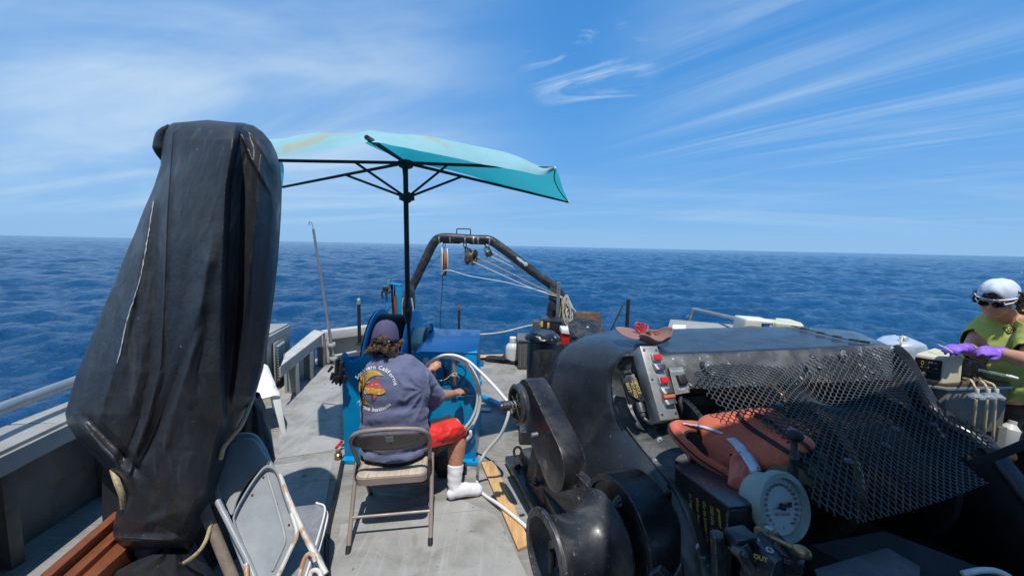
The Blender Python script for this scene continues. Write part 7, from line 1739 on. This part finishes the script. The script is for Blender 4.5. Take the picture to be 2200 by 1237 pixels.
rows = [[hc + (capx * .07 * math.sin(a) * (1 + .05 * t) + capf * (.085 + .075 * t * math.cos(a * .8)) + capu * (-.030 - .012 * t - .012 * math.sin(a) ** 2)) * s_ for a in np.linspace(-1.2, 1.2, 13)] for t in (0, .5, 1)]
build('cap_peak', MB().grid(rows), 'capnavy', hatm, solid=.003)
# hair under the cap
rg = random.Random(11); src = []
for k in range(60):
    a = rg.uniform(-math.pi * 1.05, .05); zz = rg.uniform(-.088, -.030) if k % 5 else rg.uniform(-.03, .0); rr_ = .076 + .010 * rg.random()
    if k % 5 == 0: a = -math.pi / 2 + rg.uniform(-.3, .3); rr_ = .088
    n = (capx * math.cos(a) + capf * math.sin(a) * 1.1).normalized(); src.append((hc + (capx * rr_ * math.cos(a) + capf * (rr_ * 1.15 * math.sin(a) - .008) + capu * zz) * s_, n))
for q in ((794, 748), (789, 754), (797, 759), (806, 762), (862, 738), (864, 731)): src += [(P(q[0], q[1], 2.38), V((-.3, -.8, .2)).normalized())] * 3
M['hair'] = material('greying_brown_hair', (.17, .10, .06), .55, var=.7, vscale=110, dirt=((.42, .32, .22), 60, .5, .7, .8))
mb = MB(); curls(mb, src, 620, .0018, .0006, .011, rg, .0012)
build('hair', mb, 'hair', mn, smooth=180)
# thin black probe held in the left hand
single('probe', MB().tube([P(955, 771, 2.86), P(948, 770, 2.84), P(944, 772, 2.84)], .006, 8), 'rubber', 'small black plug held in the left hand of the seated man', 'plug')

# ---- standing person on the right
pr = thing('person', 'person in pale backwards cap, sunglasses and yellow-green shirt, hands in purple gloves', 'person', (2.9, 2.4, 0))
hc2 = P(2143, 640, 2.30); f2_ = V((-.88, -.42, -.32)).normalized()
b2 = MB(); L2, rot2 = headshape(b2, hc2, f2_, (-.2, -.15, 1), .90)
x2, ff2, u2 = rot2 @ V((1, 0, 0)), rot2 @ V((0, 1, 0)), rot2 @ V((0, 0, 1))
s1, s2 = P(2118, 704, 2.44), P(2228, 706, 2.22)
e1_, e2_ = P(2086, 752, 2.38), P(2216, 778, 2.10); w1_, w2_ = P(2068, 748, 2.20), P(2142, 756, 2.06)
b2.tube([hc2 + V((.02, .02, -.04)), P(2160, 680, 2.34), P(2165, 700, 2.36)], [.052, .055, .07], 14)
b2.ball(P(2165, 745, 2.38), (.20, .14, .20)); b2.ball(P(2172, 815, 2.38), (.19, .15, .16)); b2.tube([s1, P(2165, 694, 2.36), s2], [.06, .07, .06], 14)
b2.tube([s1, s1.lerp(e1_, .5), e1_, e1_.lerp(w1_, .35), w1_], [.058, .050, .042, .040, .027], 14)
b2.tube([s2, s2.lerp(e2_, .5), e2_, e2_.lerp(w2_, .35), w2_], [.060, .052, .044, .042, .028], 14)
for sx, px_ in ((0, 2150), (1, 2215)):
    h_ = P(px_, 845, 2.42); b2.tube([h_, V((h_.x, h_.y + .02, .45)), V((h_.x, h_.y + .04, .05)), V((h_.x - .10, h_.y - .03, .03))], [.09, .06, .04, .035], 14)
hand(b2, w1_, P(2024, 744, 2.13) - w1_, V((-.1, -.3, .9)), 1, (.5, .6, .7, .7), .4, .85)
hand(b2, w2_, P(2095, 748, 2.00) - w2_, V((.2, -.6, .8)), -1, (.15, .45, .5, .55), .3, .85)
b2 = fuse(b2, .0055, 4)
build('body', b2, 'skinf', pr, smooth=180); eyes(pr, L2, rot2, .9)
for w_, t_, bk_2, sd, cv, th_ in ((w1_, P(2024, 744, 2.13), V((-.1, -.3, .9)), 1, (.5, .6, .7, .7), .4), (w2_, P(2095, 748, 2.00), V((.2, -.6, .8)), -1, (.15, .45, .5, .55), .3)):
    g = MB(); hand(g, w_, t_ - w_, bk_2, sd, cv, th_, .85, 1.13); d = (t_ - w_).normalized(); g.tube([w_ - d * .05, w_ - d * .02, w_], [.031, .029, .028], 14)
    g = fuse(g, .004, 3); gl_ = build('glove', g, 'glove', pr, smooth=180)
    x_, y_, z_ = frame(d); cfc = w_ - d * .052; build('glove_cuff', MB().tube([cfc + (x_ * math.cos(a) + y_ * math.sin(a)) * .031 for a in np.linspace(0, 2 * math.pi, 20, endpoint=False)], .0028, 6, True), 'glove', gl_)
# shirt
s_m = MB(); s_m.ball(P(2163, 738, 2.38), (.225, .165, .185)); s_m.ball(P(2166, 780, 2.38), (.225, .175, .17)); s_m.ball(P(2172, 818, 2.39), (.215, .175, .14))
s_m.tube([s1, P(2140, 696, 2.38), P(2166, 690, 2.36), P(2198, 694, 2.32), s2], [.076, .083, .085, .083, .08], 16)
for s__, e__ in ((s1, e1_), (s2, e2_)): s_m.tube([s__, s__.lerp(e__, .45), s__.lerp(e__, .86)], [.074, .075, .076], 16)
s_m.tube([P(2165, 700, 2.36), P(2160, 682, 2.34)], [.08, .066], 14)
s_m = fuse(s_m, .0065, 10); d1, d2 = (e1_ - s1).normalized(), (e2_ - s2).normalized(); nb_ = P(2158, 684, 2.3)
s_m = cut(s_m, lambda c: ((c - s1.lerp(e1_, .50)).dot(d1) > 0 and ((c - s1).cross(d1)).length < .086 and (c - s1).length < .26) or ((c - s2.lerp(e2_, .72)).dot(d2) > 0 and ((c - s2).cross(d2)).length < .09 and (c - s2).length < .26) or (c - nb_).dot(V((-.15, -.25, 1)).normalized()) > .0 and (c - nb_).length < .13 or c.z < .86)
displace(s_m, lambda p, n: .006 * fbm(p, 8) + .003 * fbm(p, 20) + .004 * math.sin(topx(p)[1] * .16 + topx(p)[0] * .10) * float(np.interp(topx(p)[1], [740, 780], [.2, 1])))
s_o = build('shirt', s_m, 'green', pr, smooth=180, solid=.003)
bv2 = BVHTree.FromPolygons([tuple(v) for v in s_m.v], s_m.f)
def ons2(px, py, off=.002):
    d = ray(px, py).normalized(); h, n, i, t = bv2.ray_cast(CAM, d, 6)
    if h is None: return P(px, py, 2.2)
    if n.dot(d) > 0: n = -n
    return h + n * off
mb = MB()
dm = [(2155, 705), (2174, 698), (2184, 709), (2166, 718)]
for k in range(4):
    a, b = dm[k], dm[(k + 1) % 4]; mb.tube([ons2(a[0] + (b[0] - a[0]) * i / 5, a[1] + (b[1] - a[1]) * i / 5) for i in range(6)], .0017, 5)
for l_ in ([(2158, 709), (2163, 705), (2166, 709), (2170, 704), (2173, 708), (2180, 706)], [(2160, 712), (2166, 711), (2174, 710), (2180, 709)], [(2163, 714), (2168, 715), (2172, 713)]): mb.tube([ons2(*q) for q in l_], .0020, 5)
build('shirt_print', mb, 'ink', s_o)
# trousers
tm = MB(); tm.ball(P(2176, 845, 2.42), (.20, .16, .12))
for px_ in (2150, 2215):
    h_ = P(px_, 855, 2.42); tm.tube([h_, V((h_.x, h_.y + .0, .48)), V((h_.x - .01, h_.y + .03, .12))], [.115, .095, .085], 18)
tm = fuse(tm, .01, 5); displace(tm, lambda p, n: .010 * fbm(p, 7) + .006 * math.sin(p.z * 60 + 6 * fbm(p, 3)))
build('trousers', cut(tm, lambda c: c.z < .10), 'trousers', pr, smooth=180, solid=.004)
build('waistband', MB().tube([P(2176, 843, 2.42) + V((.207 * math.cos(a), .165 * math.sin(a), .0)) for a in np.linspace(0, 2 * math.pi, 30, endpoint=False)], .014, 8, True), 'oldwood', pr)
for px_ in (2150, 2215):
    h_ = P(px_, 855, 2.42); build('shoe', fuse(MB().tube([V((h_.x + .02, h_.y + .04, .05)), V((h_.x - .06, h_.y + .0, .045)), V((h_.x - .14, h_.y - .05, .035))], [.05, .048, .036], 14), .01, 3), 'rubber', pr)
# backwards cap
rows = []; s_ = .92
for j in range(13):
    ph = j / 12 * math.pi / 2; row = []
    for k in range(44):
        th_ = 2 * math.pi * k / 44; fr = math.exp(-((math.atan2(math.sin(th_ - .5 * math.pi), math.cos(th_ - .5 * math.pi))) / .40) ** 2)
        h0 = .016 + .046 * fr - .012 * (1 - math.sin(th_)) * .5; zz = h0 + (.104 - h0) * math.sin(ph); kk_ = math.cos(ph) ** .70
        row.append(hc2 + (x2 * .088 * kk_ * math.cos(th_) + ff2 * (.110 * kk_ * math.sin(th_) - .012) + u2 * (zz + .012)) * s_ + u2 * .0022 * math.sin(th_ * 7 + j * .6) * kk_ - (x2 * math.cos(th_) + ff2 * math.sin(th_)) * .0022 * (abs(math.cos(th_ * 3)) ** 14) * (1 - j / 12))
    rows.append(row)
h2 = build('cap', MB().grid(rows, wrap=True), 'capwhite', pr, solid=.003, smooth=75)
sp_ = [hc2 + (x2 * .0905 * math.cos(a) + ff2 * (.1125 * math.sin(a) - .012) + u2 * (.026)) * s_ for a in np.linspace(math.pi * .12, math.pi * .88, 16)]
build('cap_strap', MB().tube(sp_, .008, 8, flat=.5), 'capwhite', h2)
rows = [[hc2 + (x2 * .07 * math.sin(a) + ff2 * (-.105 - .065 * t * math.cos(a * .8)) + u2 * (.020 - .02 * t)) * s_ for a in np.linspace(-1.2, 1.2, 13)] for t in (0, .5, 1)]
build('cap_peak', MB().grid(rows), 'capwhite', h2, solid=.003)
rg = random.Random(21); src = []
for k in range(70):
    a = rg.uniform(math.pi * .93, math.pi * 2.07) ; zz = rg.uniform(-.06, .012); rr_ = .086
    n = (x2 * math.cos(a) + ff2 * math.sin(a)).normalized(); src.append((hc2 + (x2 * rr_ * math.cos(a) + ff2 * (rr_ * 1.2 * math.sin(a) - .012) + u2 * zz) * s_, n))
for q in ((2170, 635), (2180, 640), (2188, 632), (2192, 642), (2176, 628)): src += [(P(q[0], q[1], 2.24), V((.3, -.8, .1)).normalized())] * 4
mb = MB(); curls(mb, src, 560, .0020, .0009, .012, rg, .0004); build('hair', mb, 'hairdark', pr, smooth=180)
mb = MB(); curls(mb, [(L2(q, .080, .048), ff2) for q in (-.025, -.01, .005, .02, .03)], 60, .0022, .0010, .012, rg, .0004); build('forelock', mb, 'hairdark', pr, smooth=180)
# sunglasses
sg = thing('sunglasses', 'dark sunglasses with pale temple arms, worn by the person in the green shirt', 'sunglasses', hc2)
for q in (-1, 1):
    c = L2(q * .031, .104, -.004); lx = [c + (x2 * .026 * math.cos(a) * (1.0) + u2 * .018 * (abs(math.sin(a)) ** .8) * (1 if math.sin(a) > 0 else -1)) + ff2 * (-.010 * (q * math.cos(a) > .2)) for a in np.linspace(0, 2 * math.pi, 22, endpoint=False)]
    ls = build('lens', MB().prism(lx, ff2 * .003), 'lens', sg, bevel=.001); build('rim', MB().tube(lx, .0022, 6, True), 'alu', ls)
    build('temple_arm', MB().tube([L2(q * .056, .100, .002), L2(q * .080, .060, .004), L2(q * .084, .0, .006), L2(q * .082, -.02, -.005)], .0035, 6), 'white_ink', sg)
build('bridge', MB().tube([L2(-.008, .106, .002), L2(0, .112, .006), L2(.008, .106, .002)], .002, 6), 'alu', sg)
t = thing('tweezers', 'thin white tweezers held between the purple gloved hands', 'tweezers', P(2030, 745, 2.08))
for k in (-1, 1): build('arm', MB().tube([P(2016, 740, 2.08), P(2032, 748 + 1.5 * k, 2.06), P(2046, 757 + k, 2.04)], .0026, 6), 'white_ink', t)
